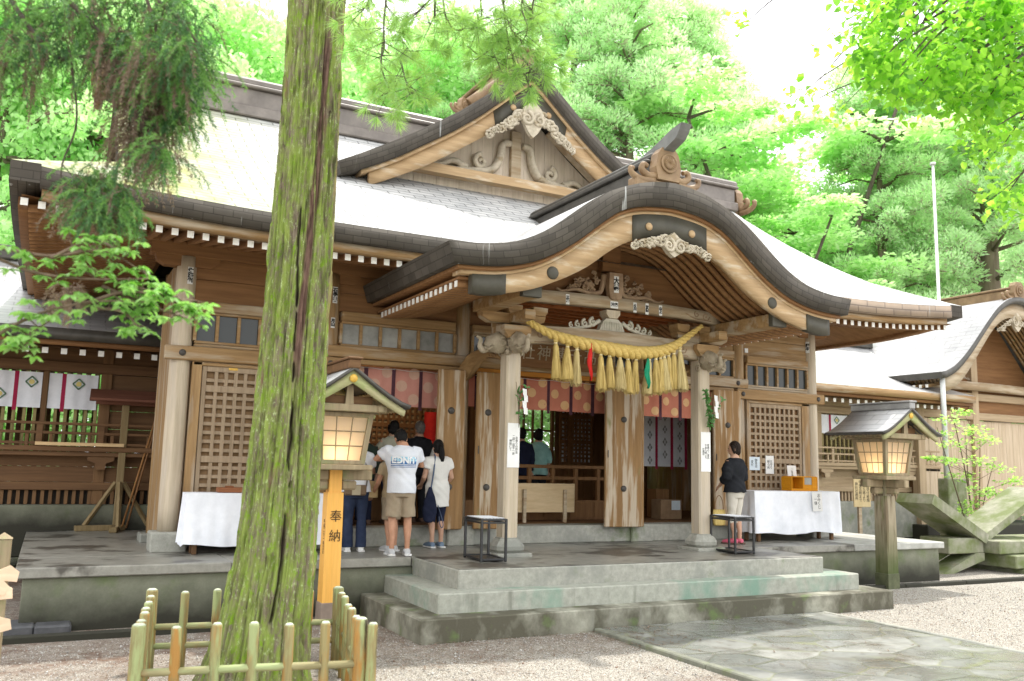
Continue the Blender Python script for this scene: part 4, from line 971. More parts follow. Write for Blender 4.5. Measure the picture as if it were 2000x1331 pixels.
# ================================================================== lanterns
def paper_mat():
    ma, t, b, out = nt('lantern_paper')
    tr = N(t, 'ShaderNodeBsdfTranslucent'); tr.inputs[0].default_value = (.96, .80, .56, 1)
    b.inputs['Base Color'].default_value = (.80, .70, .55, 1); b.inputs['Roughness'].default_value = .9
    mx = N(t, 'ShaderNodeMixShader'); mx.inputs[0].default_value = .62
    t.links.new(b.outputs[0], mx.inputs[1]); t.links.new(tr.outputs[0], mx.inputs[2]); t.links.new(mx.outputs[0], out.inputs[0]); return ma
lpaper = paper_mat()
bulb_m, tt, bb, oo = nt('glowing_bulb'); bb.inputs['Emission Color'].default_value = (1, .8, .5, 1); bb.inputs['Emission Strength'].default_value = 9
ridge_pale = mat('pale_grey_ridge_sheet', (.26, .26, .255), (.38, .38, .37), sc=4, rough=.5, bump=.05)
def lantern(label, loc, postmat, framemat, new, footm, nx):
    L = thing('wooden_lantern', label, 'lantern', loc, 0, 'roofed wooden lanterns before the hall')
    B = lambda name, ma, *a, par=L, **k: bx(name, ma, par, *a, local=True, **k)
    w = .104 if new else .125
    mb = MB(); sq = lambda r, z: [(r, -r, z), (r, r, z), (-r, r, z), (-r, -r, z)]
    mb.loft([sq(w, .24), sq(w*.93, 1.52)], smooth=False); mb.loft([sq(.075, 1.52), sq(.075, 1.80)], smooth=False)
    post = mb.build('post', postmat, L, local=True)
    B('post_foot', footm, -w-.012, w+.012, -w-.012, w+.012, -.1, .245, par=post)
    if new:
        for s, z in (('奉', 1.235), ('納', 1.005)): lettering(s, .15, ink_br, post, FACE(.012, -w*.965-.004, z))
        lettering('平成二十一年吉日', .055, ink_br, post, Matrix.Translation((-w*.955-.003, -.03, 1.0)) @ Matrix.Rotation(-PI/2, 4, 'Z') @ Matrix.Rotation(PI/2, 4, 'X'), vertical=True)
    mb = MB()
    mb.box(-.46, -.076, -.055, .055, 1.667, 1.79, b=.012); mb.box(.076, .46, -.055, .055, 1.667, 1.79, b=.012); mb.box(-.055, .055, -.46 if not new else .076, .46, 1.665, 1.788, b=.012)
    mb.box(-.27, -.076, -.05, .05, 1.55, 1.664, b=.02); mb.box(.076, .27, -.05, .05, 1.55, 1.664, b=.02); mb.box(-.05, .05, -.27 if not new else .076, .27, 1.552, 1.662, b=.02)
    mb.build('cross_arms', framemat, L, local=True)
    B('base_plate', framemat, -.36, .36, -.36, .36, 1.79, 1.855, b=.012)
    zb, zt, rb, rt = 1.857, 2.47, .255, .325
    fr = MB()
    for sx in (1, -1):
        for sy in (1, -1):
            fr.loft([[(sx*(r+dx), sy*(r+dy), z) for dx, dy in ((-.035, -.035), (.025, -.035), (.025, .025), (-.035, .025))][::sx*sy] for r, z in ((rb, zb), (rt, zt))], smooth=False)
    for r, z0, z1 in ((rb+.012, zb, zb+.05), (rt-.004, zt-.055, zt)):
        for s in (1, -1):
            fr.box(-r, r, s*r-.02, s*r+.02, z0, z1, b=.005); fr.box(s*r-.02, s*r+.02, -r+.021, r-.021, z0+.001, z1-.001, b=.005)
    fr.build('lantern_frame', framemat, L, local=True)
    for q in range(4):                                         # four paper screens with glazing bars
        M = Matrix.Rotation(q*PI/2, 4, 'Z')
        pn = MB(); a, b = rb-.03, rt-.03
        pn.add([(-a, -rb+.012, zb+.045), (a, -rb+.012, zb+.045), (b, -rt+.012, zt-.05), (-b, -rt+.012, zt-.05)], [(0, 1, 2, 3)], M=M)
        po = pn.build('paper_screen', lpaper, L, local=True)
        g = MB()
        for k in range(1, nx):
            u = k/nx*2-1; g.tube([(a*u, -rb+.004, zb+.045), (b*u, -rt+.004, zt-.05)], .0075, 4, M=M, smooth=False)
        for k in (1, 2):
            v = k/3; r = lerp(rb, rt, v); z = lerp(zb+.045, zt-.05, v); g.tube([(-lerp(a, b, v), -r+.002, z), (lerp(a, b, v), -r+.002, z)], .0075, 4, M=M, smooth=False)
        g.build('glazing_bars', framemat, po, local=True)
    # gabled roof
    pr = [(0, 3.0), (.12, 2.915), (.28, 2.80), (.45, 2.69), (.60, 2.61), (.72, 2.57)]
    mir = lambda t_, dz=0: [(-d, z+dz) for d, z in t_[1:]][::-1]+[(d, z+dz) for d, z in t_]
    rf = MB().band(mir(pr), mir([(d*.97, z) for d, z in pr], -.045), -.62, .60, mat=0, mtop=1)
    ro = rf.build('roof', [copper_dark, roof_g], L, local=True)
    MB().box(-.07, .07, -.63, .61, 2.97, 3.075, b=.012).box(-.09, .09, -.645, .625, 3.076, 3.105, b=.01).build('roof_ridge', ridge_pale if not new else wood_wing, ro, local=True)
    for y in (-.585, .50):
        bo = MB().band(mir([(d*.96, z) for d, z in pr[:5]]+[(.66, 2.555)], -.048), mir([(0, 2.80), (.12, 2.73), (.28, 2.63), (.45, 2.535), (.58, 2.465), (.645, 2.44)], 0), y, y+.05).build('bargeboard', wood_mossg, L, local=True)
        q = nail(0, y-.001, 2.855, .05); q.build('gilt_crest', gold, bo, local=True)
    mb = MB(); mb.box(-.46, .46, -.50, -.42, 2.472, 2.56, b=.01); mb.box(-.46, .46, .42, .50, 2.472, 2.56, b=.01)
    mb.box(-.42, -.34, -.52, .52, 2.476, 2.556, b=.01); mb.box(.34, .42, -.52, .52, 2.476, 2.556, b=.01)
    mb.prism([(-.05, 2.56), (.05, 2.56), (.035, 2.78), (-.035, 2.78)], 'y', -.48, -.43); mb.build('roof_plate', framemat, L, local=True)
    B('gable_infill', wood_wing, -.30, .30, -.42, -.40, 2.56, 2.66)
    for s in (1, -1):
        mb = MB()
        for k in range(11): mb.tube([(s*.3, -.5+k*.1, 2.71), (s*.66, -.5+k*.1, 2.505)], .018, 4, smooth=False)
        mb.build('roof_battens', framemat, L, local=True)
    cx, cz = (-.06, 1.95)
    mb = MB(); mb.loft([[(cx+r*math.cos(a*PI/6), -.06+r*math.sin(a*PI/6), z) for a in range(12)] for r, z in ((.012, cz-.06), (.03, cz-.03), (.036, cz), (.03, cz+.03), (.008, cz+.045))]); mb.build('bulb', bulb_m, L, local=True)
    ld = bpy.data.lights.new('lantern_lamp', 'POINT'); ld.energy = 16.0; ld.color = (1, .70, .40); ld.shadow_soft_size = .04
    lo = bpy.data.objects.new('lantern_lamp', ld); COL.objects.link(lo); lo.parent = L; lo.location = (cx, -.06, cz+.02)
    return L
lantern('lit paper lantern on a fresh orange post lettered in black, behind the mossy cedar', (-2.50, -.52, 0), wood_new, wood_moss, True, mat('brown_post_foot', (.25, .19, .15), (.33, .26, .21), sc=6), 3)
lantern('lit paper lantern on a weathered mossy post beside the right end of the steps', (7.07, -.48, 0), wood('mossy_old_post', (.24, .20, .13), (.46, .40, .28), 'z', keep=True, streak=(.16, .12, .07), ssc=(14, 14, .9), sth=(.5, .62), moss=(.12, .17, .04), msc=(4, 4, 1.2), mth=(.52, .64), zdark=(.45, 1.45, (.07, .095, .025), .6)), wood_moss, False, mat('wet_dark_post_foot', (.07, .08, .04), (.14, .15, .08), sc=6), 4)

# ================================================================== straw rope and its tassels
rp = smooth_path([(.02, -.42, 3.97), (.22, -.46, 3.83), (.52, -.50, 3.705), (.85, -.52, 3.64), (1.25, -.52, 3.595), (1.65, -.52, 3.565), (2.0, -.52, 3.565), (2.35, -.51, 3.62), (2.65, -.50, 3.735), (2.95, -.46, 3.92), (3.22, -.42, 4.09)], 14)
rope = thing('straw_rope', 'thick twisted golden straw rope slung between the porch pillars, hung with straw tassels', 'sacred rope', (1.66, -.5, 3.6))
def twisted(path, name, parent, rfun, turns, ma):
    mb = MB(); n = len(path)
    for s in range(3):
        pts, rr = [], []
        for i, p in enumerate(path):
            t = (path[min(i+1, n-1)]-path[max(i-1, 0)]).normalized(); a = Vector((0, 1, 0)); bn = t.cross(a).normalized(); r = rfun(i/(n-1)); ph = 2*PI*(turns*i/(n-1)+s/3)
            pts.append(p+a*math.cos(ph)*r*.52+bn*math.sin(ph)*r*.52); rr.append(r*.62)
        mb.tube(pts, rr, 10)
    return mb.build(name, ma, parent)
twisted(rp, 'rope', rope, lambda u: .032+.062*math.sin(PI*min(1, max(0, u)))**1.3, 11, strawx)
rtab = [(p.x, p.z) for p in rp]
straw2 = mat('faded_rice_straw', (.46, .35, .13), (.72, .59, .30), sc=(60, 60, 3), rough=.8, bump=.6, bdist=.004)
def tassel(x, zb, seed, w=.085):
    rnd = random.Random(seed); w *= rnd.uniform(.80, 1.14); zb += rnd.uniform(-.03, .03); sx_, sy_ = rnd.uniform(-.035, .035), rnd.uniform(-.03, .03); zt = interp(rtab, x)-.05; y = -.52; mb = MB(); L = zt-zb; k = 26
    rings = []
    for u, r in ((0, .024), (.05, .034), (.09, .022), (.12, .021), (.2, .038), (.45, w*.62), (.75, w*.86), (1., w)):
        rings.append([(x+r*(1+.10*((i % 2)*2-1)*(u > .1))*math.cos(2*PI*i/k), y+r*.85*(1+.10*((i % 2)*2-1)*(u > .1))*math.sin(2*PI*i/k), zt-L*u+(rnd.uniform(-.018, .018) if u == 1 else 0)) for i in range(k)])
    mb.loft(rings)
    for i in range(110):
        a = rnd.uniform(0, 6.28); r = w*rnd.uniform(.3, 1.15); e = rnd.uniform(-.035, .05)
        mb.tube([(x+r*.3*math.cos(a), y+r*.26*math.sin(a), zt-L*.22), (x+r*.75*math.cos(a), y+r*.66*math.sin(a), zt-L*.62), (x+r*math.cos(a)+rnd.uniform(-.01, .01), y+r*.86*math.sin(a), zb-e)], .0035, 3, caps=False)
    mb.v = [(vx+sx_*(zt-vz)/L, vy+sy_*(zt-vz)/L, vz) for vx, vy, vz in mb.v]
    o = mb.build('tassel', straw2 if seed % 3 == 0 else straw, rope)
    MB().loft([[(x+.026*math.cos(i*PI/6), y+.026*math.sin(i*PI/6), z) for i in range(12)] for z in (zt-L*.125, zt-L*.095)]).build('tassel_tie', mat('pale_tie', (.75, .66, .38), (.85, .76, .5), sc=20) if seed == 1 else bpy.data.materials['pale_tie'], o)
for i, (x, zb) in enumerate(((.55, 3.09), (.745, 3.07), (.90, 3.04), (1.30, 3.01), (1.45, 3.01), (1.63, 3.0), (1.765, 2.99), (1.91, 2.97), (2.15, 2.985), (2.265, 3.0), (2.35, 3.02), (2.42, 3.04), (2.50, 3.05), (2.60, 3.075), (2.71, 3.10))): tassel(x, zb, i+1)
def streamer(name, label, cat, x, z0, z1, w, ma, seed):
    rnd = random.Random(seed); mb = MB(); n = 10; rows = []
    for k in range(n+1):
        u = k/n; z = lerp(z0, z1, u); ww = w*(.5+.6*math.sin(PI*min(1, u*1.25)) if u < .8 else w and (1-u)*2.6+.15)
        rows.append([(x+(j/4-.5)*ww+.012*math.sin(u*9), -.60+.02*math.sin(j*1.9+u*4)+rnd.uniform(-.004, .004), z) for j in range(5)])
    mb.grid(rows); mb.grid([[(a, b+.012, c) for a, b, c in r] for r in rows], flip=True)
    tag(mb.build(name, ma, None, loc=(x, -.6, z1)), label, cat)
streamer('paper_streamer', 'bright red folded paper streamer hanging from the straw rope', 'streamer', 1.08, 3.62, 3.09, .055, red_cl, 2)
streamer('paper_streamer', 'green folded paper streamer hanging among the straw tassels', 'streamer', 2.07, 3.48, 3.04, .072, green_cl, 3)

# sakaki sprigs and notices on the pillars
def leaves_mesh(name, items, mats, parent=None, loc=None, fold=.25):
    """items: (centre, direction, normal, length, width, mat) -> pointed leaves with a folded midrib"""
    V = []; F = []; Mi = []
    for c, d, nrm, l, w, mi in items:
        d = Vector(d).normalized(); nn = Vector(nrm); s = d.cross(nn); s = s.normalized() if s.length > 1e-6 else d.orthogonal().normalized(); nn = s.cross(d)
        c = Vector(c); b = len(V)
        V += [c, c+d*l*.32+s*w*.5+nn*w*fold, c+d*l*.7+s*w*.38+nn*w*fold*.6-nn*l*.05, c+d*l-nn*l*.14, c+d*l*.7-s*w*.38+nn*w*fold*.6-nn*l*.05, c+d*l*.32-s*w*.5+nn*w*fold, c+d*l*.5-nn*l*.02]
        F += [(b, b+1, b+6), (b+1, b+2, b+6), (b+2, b+3, b+6), (b+3, b+4, b+6), (b+4, b+5, b+6), (b+5, b, b+6)]; Mi += [mi]*6
    off = org(parent) if parent is not None else Vector(loc or (0, 0, 0))
    me = bpy.data.meshes.new(name); me.from_pydata([tuple(v-off) for v in V], [], F)
    for q in mats: me.materials.append(q)
    me.polygons.foreach_set('material_index', Mi); me.polygons.foreach_set('use_smooth', [True]*len(F))
    o = bpy.data.objects.new(name, me); COL.objects.link(o)
    if parent is not None: o.parent = parent
    elif loc is not None: o.location = loc
    return o
lf_sakaki = leafmat('sakaki_leaves', (.06, .17, .045), (.13, .30, .08), .3, .3)
def sprig(label, x, y, z0, z1, n, spread, seed):
    rnd = random.Random(seed); T = thing('sakaki_sprig', label, 'sprig', (x, y, z0)); mb = MB(); items = []
    for b_ in range(5):
        a = rnd.uniform(-1, 1)*spread
        pa = smooth_path([(x, y, z0), (x+a*.3, y-.03, lerp(z0, z1, .4)), (x+a, y-.06-rnd.random()*.05, lerp(z0, z1, rnd.uniform(.7, 1)))], 5); mb.tube(pa, .004, 5)
        for k in range(n):
            p = pa[rnd.randrange(2, len(pa))]; d = (rnd.uniform(-1, 1), rnd.uniform(-.9, .1), rnd.uniform(-.5, .9)); items.append((p, d, (rnd.uniform(-.4, .4), -1, .4), rnd.uniform(.06, .09), rnd.uniform(.026, .036), 0))
    mb.build('stem', twig, T); leaves_mesh('foliage', items, [lf_sakaki], T)
    sh = MB(); zz = lerp(z0, z1, .85); xx = x+spread*.15          # zigzag white paper
    for k in range(4):
        x0 = xx+(.012 if k % 2 else -.006); z_ = zz-k*.085
        sh.add([(x0-.03, y-.12, z_), (x0+.03, y-.125, z_-.012), (x0+.03+.01, y-.115, z_-.10), (x0-.02, y-.12, z_-.09)], [(0, 1, 2, 3)])
        sh.add([(x0-.03, y-.117, z_), (x0+.03, y-.122, z_-.012), (x0+.03+.01, y-.112, z_-.10), (x0-.02, y-.117, z_-.09)], [(3, 2, 1, 0)])
    sh.build('paper_streamer', paper, T)
sprig('thin sakaki sprig with white zigzag paper tied to the left porch pillar', .06, -.41, 2.40, 3.02, 5, .13, 3)
sprig('leafy sakaki sprig with white zigzag paper tied to the right porch pillar', 3.36, -.41, 2.46, 3.12, 24, .22, 4)
def notice(label, x, y, z, w, h, lines, size, ma=paper, rz=0, cat='notice', name='paper_notice', tilt=0):
    o = MB().box(-w/2, w/2, -.004, 0, 0, h, b=.001).build(name, ma, None, local=True); o.location = (x, y, z); o.rotation_euler = (tilt, 0, rz); tag(o, label, cat)
    n = len(lines)
    for k, s in enumerate(lines): lettering(s, size, ink, o, FACE(w*(.5-(k+1)/(n+1)), -.0055, h*.5), vertical=True)
    return o
notice('white paper notice with thin columns of writing on the left porch pillar', .01, -.357, 1.86, .185, .60, ['お参りの作法', '二拝二拍手一拝', '神前にて'], .042)
notice('white paper notice with thin columns of writing on the right porch pillar', 3.325, -.357, 1.86, .185, .60, ['祭典のご案内', '午前九時より', '社務所'], .042)
notice('square bluish paper taped to the right lattice panel beside the standing woman', 5.86, 1.354, 1.90, .28, .24, ['御朱印', '受付'], .06, paper_b)
notice('tall white paper taped to the right lattice panel', 6.24, 1.354, 1.84, .20, .33, ['お守り', '授与所'], .06)
# ================================================================== curtains
def curtain(label, x0, x1, z0, z1, y, c, stripe_x, circ, stripe, disc, r=.075, name='curtain', extra=None, emats=()):
    o = MB(); nx = int((x1-x0)/.04); f = lambda x: y+.012*math.sin(x*11)+.006*math.sin(x*31)
    X = [lerp(x0, x1, k/nx) for k in range(nx+1)]
    o.grid([[(x, f(x), z) for x in X] for z in (z0, (z0+z1)/2, z1)])
    if disc:
        for (cx, cz) in circ:
            if x0+r < cx < x1-r: o.add([(cx, f(cx)-.003, cz)]+[(cx+r*math.cos(q*PI/12), f(cx+r*math.cos(q*PI/12))-.003, cz+r*math.sin(q*PI/12)) for q in range(24)], [(0, q+2 if q < 23 else 1, q+1)[::-1] for q in range(24)], 1)
    if extra: extra(o)
    o = o.build(name, [c, disc or c]+list(emats), None, loc=((x0+x1)/2, y, z1)); tag(o, label, 'curtain')
    o['group'] = 'curtains across the shrine openings'
    for sx in stripe_x:
        if x0 < sx < x1: MB().grid([[(sx+d, f(sx+d)-.004, z) for d in (-.03, 0, .03)] for z in (z0-.05, z0, z1)]).build('stripe', stripe, o)
    return o
def clothmat(name, c1, c2): return mat(name, c1, c2, sc=(3, 3, 3), bsc=160, rough=.9, bump=.15, spec=.1, bdist=.002)
cl_red = clothmat('brick_red_brocade', (.50, .175, .115), (.60, .235, .16)); cl_pink = clothmat('faded_salmon_brocade', (.50, .22, .175), (.60, .29, .235))
cl_pur = clothmat('dark_purple_braid', (.05, .022, .03), (.12, .055, .075)); cl_gold = clothmat('gold_roundel', (.68, .42, .20), (.76, .50, .27)); cl_goldf = clothmat('faded_roundel', (.54, .34, .25), (.60, .39, .3))
cl_mag = clothmat('crimson_braid', (.33, .02, .06), (.45, .04, .10))
def circs(s, z0, h):
    r = []
    for a, b in zip(s, s[1:]): r += [(lerp(a, b, .30), z0+h*.62), (lerp(a, b, .74), z0+h*.22), (lerp(a, b, .74), z0+h*1.0)]
    return r
s_ = [-1.93+.435*k for k in range(6)]; curtain('faded salmon curtain with purple stripes across the left doorway', -1.97, -.14, 2.73, 3.295, 1.55, cl_pink, s_, circs(s_, 2.73, .5), cl_pur, cl_goldf, .085)
s_ = [.32+.435*k for k in range(8)]; curtain('brick red curtain with gold roundels across the centre doorway', .15, 3.17, 2.79, 3.30, 1.55, cl_red, s_, circs(s_, 2.79, .45), cl_pur, cl_gold, .075)
s_ = [3.46+.435*k for k in range(6)]; curtain('brick red curtain with gold roundels across the doorway right of the centre', 3.47, 5.42, 2.79, 3.30, 1.55, cl_red, s_, circs(s_, 2.79, .45), cl_pur, cl_gold, .075)
def rail_string(x0, x1, z, y):
    mb = MB(); n = int((x1-x0)/.435)
    for k in range(n):
        a, b = x0+(x1-x0)*k/n, x0+(x1-x0)*(k+1)/n; mb.tube([(a, y, z), ((a+b)/2, y, z-.018), (b, y, z)], .004, 4)
    mb.build('curtain_cord', paper, hall)
rail_string(-1.95, -.15, 3.285, 1.53); rail_string(.16, 3.16, 3.29, 1.53)
wc = P(1268, 812, 'y', 3.4).x
def motifs(mt):
    for k in range(3):
        for j in range(4):
            cx, cz = wc-.0+.37*k, 2.05+.25*j+(.12 if k % 2 else 0)
            for dx, dz in ((0, .05), (0, -.05), (.035, 0), (-.035, 0)): mt.add([(cx+dx, 3.375, cz+dz+.04), (cx+dx-.025, 3.375, cz+dz), (cx+dx, 3.375, cz+dz-.04), (cx+dx+.025, 3.375, cz+dz)], [(0, 1, 2, 3)], 2)
curtain('white inner curtain with grey diamond motifs and crimson stripes', wc-.3, wc+.95, 1.93, 2.95, 3.4, fabric_w, [wc+.18+.37*k for k in range(3)], [], cl_mag, None, extra=motifs, emats=[mat('grey_motif', (.25, .27, .28), (.35, .37, .38), sc=9)])
# red banner inside the left doorway
bp_ = P(842, 830, 'y', 6.2); o = MB().grid([[(bp_.x-.16+.08*i, 6.2+.03*math.sin(i*1.7), z) for i in range(5)] for z in (1.9, 2.4, 2.95)]).build('red_banner', red_cl, None, loc=(bp_.x, 6.2, 2.95)); tag(o, 'plain red cloth banner hanging deep inside the left doorway', 'banner')

# ================================================================== tables, boxes, stands
def table(label, clabel, x0, x1, y0, y1, zt, hem, seed):
    rnd = random.Random(seed)
    T = thing('folding_table', label, 'table', ((x0+x1)/2, (y0+y1)/2, H3)); mb = MB(); mb.box(x0+.03, x1-.03, y0+.03, y1-.03, zt-.05, zt-.012, b=.004); mb.build('table_top', wood_pale, T)
    for x in (x0+.15, x1-.15):
        for y in (y0+.08, y1-.08): MB().box(x-.03, x+.03, y-.03, y+.03, H3, zt-.051).build('leg', wood_wing, T)
        MB().box(x-.05, x+.05, y0+.02, y1-.02, H3+.001, H3+.05).build('foot_bar', wood_wing, T) if False else None
    c = MB(); per = []                                        # cloth draped over four sides
    n = 46; m_ = 14; loop = []
    for k in range(n+1): loop.append((lerp(x0, x1, k/n), y0, 0, -1))
    for k in range(1, m_+1): loop.append((x1, lerp(y0, y1, k/m_), 1, 0))
    for k in range(1, n+1): loop.append((lerp(x1, x0, k/n), y1, 0, 1))
    for k in range(1, m_): loop.append((x0, lerp(y1, y0, k/m_), -1, 0))
    ph = [rnd.uniform(0, 6) for _ in range(5)]; rows = []
    for j, u in enumerate((0, .03, .1, .3, .55, .8, 1.)):
        row = []
        for i, (x, y, nx_, ny_) in enumerate(loop):
            amp = .04*u**.8*(math.sin(i*.55+ph[0])*.5+math.sin(i*.31+ph[1]+u)*.5+.25*math.sin(i*1.3+ph[2]))+.035*u
            row.append((x+nx_*amp, y+ny_*amp, zt-(zt-hem)*u-(.004 if u else 0)+(.02*math.sin(i*.23+ph[3])*u if u == 1 else 0)))
        rows.append(row+[row[0]])
    c.grid(rows, flip=True); c.add([(x0, y0, zt+.001), (x1, y0, zt+.001), (x1, y1, zt+.001), (x0, y1, zt+.001)], [(0, 1, 2, 3)])
    o = c.build('tablecloth', fabric_w, None, loc=((x0+x1)/2, (y0+y1)/2, zt)); tag(o, clabel, 'tablecloth')
table('trestle table under a white cloth before the left lattice panels', 'white cloth draped over the table behind the mossy cedar trunk', -4.0, -2.18, .86, 1.20, 1.45, .80, 1)
table('trestle table under a white cloth before the right lattice panel', 'white cloth draped over the table beside the woman in black', 5.28, 7.32, .72, 1.18, 1.545, .82, 2)
p = P(440, 958, 'y', 1.0); mb = MB(); mb.box(p.x-.1, p.x+.34, .93, 1.1, 1.453, 1.52, b=.008); mb.box(p.x+.0, p.x+.1, .95, 1.05, 1.521, 1.54); tag(mb.build('wooden_box', wood('red_brown_box', (.22, .10, .06), (.32, .16, .10), 'x'), None, loc=(p.x, 1., 1.453)), 'flat red brown wooden box on the left cloth covered table', 'box')
x = P(1564, 945, 'y', .9).x
D = thing('donation_box', 'orange wooden donation box with a small window on the right cloth covered table', 'box', (x, .9, 1.548))
mb = MB(); mb.box(x-.30, x+.34, .82, 1.08, 1.548, 1.59); mb.box(x-.30, x-.28, .82, 1.08, 1.59, 1.80); mb.box(x+.32, x+.34, .82, 1.08, 1.59, 1.80); mb.box(x-.28, x+.32, 1.06, 1.08, 1.59, 1.80); mb.box(x-.02, x+.02, .822, 1.06, 1.59, 1.79); mb.box(x+.2, x+.32, .822, .84, 1.59, 1.79); mb.box(x-.28, x+.32, .822, 1.06, 1.79, 1.81); mb.box(x+.02, x+.2, .826, .84, 1.59, 1.66)
mb.build('box_body', wood('honey_orange_wood', (.62, .30, .08), (.75, .40, .13), 'x'), D); bx('window_pane', glass_f, D, x+.021, x+.199, .832, .838, 1.661, 1.789, b=.001)
notice('white paper leaning behind the orange donation box', P(1549, 930, 'y', 1.12).x, 1.13, 1.70, .22, .30, ['ご自由に'], .05, tilt=R(-6))
notice('white paper with brushed characters pinned to the front of the right tablecloth', P(1594, 1000, 'y', .70).x, .66, 1.20, .24, .34, ['おみくじ', '一体'], .075, tilt=R(-3))
def umbrella_stand(label, cx, cy):
    T = thing('umbrella_stand', label, 'umbrella stand', (cx, cy, H3+.008), R(-4), 'black umbrella stands on the porch')
    a, b, h, r = .165, .29, .53, .016
    B = lambda name, ma, *q, **k: bx(name, ma, T, *q, local=True, **k)
    for sx in (-1, 1):
        for sy in (-1, 1): B('leg', black_steel, sx*a-r, sx*a+r, sy*b-r, sy*b+r, 0, h)
    for nm, zs in (('foot_rail', (.03,)), ('top_rail', (h-.05, h-.012))):
        mb = MB()
        for z in zs:
            for s in (-1, 1): mb.box(-a+r, a-r, s*b-.012, s*b+.012, z-.012, z+.012, b=.003); mb.box(s*a-.012, s*a+.012, -b+r, b-r, z-.012, z+.012, b=.003)
        mb.build(nm, black_steel, T, local=True)
    B('drip_tray', black_steel, -a+.018, a-.018, -b+.018, b-.018, .008, .03, b=.004)
    mb = MB()
    for k in range(1, 7): mb.tube([(-a+2*a*k/7, -b, h), (-a+2*a*k/7, b, h)], .004, 5)
    for k in range(1, 11): mb.tube([(-a, -b+2*b*k/11, h+.006), (a, -b+2*b*k/11, h+.006)], .004, 5)
    mb.build('wire_grid', steel, T, local=True)
q = P(943, 1100, 'z', H3); umbrella_stand('black steel umbrella stand with wire top beside the left porch pillar', q.x+.165, q.y+.29)
q = P(1440, 1084, 'z', H3); umbrella_stand('black steel umbrella stand with wire top by the feet of the woman in black', q.x+.16, q.y+.29)
# plywood board on legs and boxes inside
a_, b_ = P(1008, 945, 'y', 1.98), P(1122, 1022, 'y', 1.98)
T = thing('plywood_screen', 'low pale plywood board standing on two legs in the centre doorway', 'board', ((a_.x+b_.x)/2, 1.98, .956))
bx('board_panel', mat('pale_plywood', (.50, .36, .20), (.68, .53, .33), sc=(1.5, 12, 12)), T, a_.x, b_.x, 1.98, 2.0, 1.12, 1.60)
for x in (a_.x+.12, b_.x-.24): bx('leg', wood_palex, T, x, x+.06, 1.93, 1.978, .957, 1.5)
for k, (px, py0, py1, w, h) in enumerate(((1305, 980, 1020, .48, .36), (1288, 958, 978, .3, .2))):
    q = P(px, py1, 'y', 2.5+k*.4); o = MB().box(q.x-w/2, q.x+w/2, 2.4+k*.4, 2.7+k*.4, .957, .957+h if k == 0 else 1.5, b=.006).build('cardboard_box', mat('brown_cardboard', (.24, .15, .085), (.33, .22, .13), sc=5) if k == 0 else wood_in, None, loc=(q.x, 2.5+k*.4, .957))
    tag(o, ('low brown box on the floor inside the doorway right of centre', 'tall dark wooden box behind the low brown box inside the doorway')[k], 'box')
    if k == 0: MB().box(q.x+.0, q.x+.2, 2.392, 2.398, 1.13, 1.3, b=.001).build('paper_label', paper_b, o)
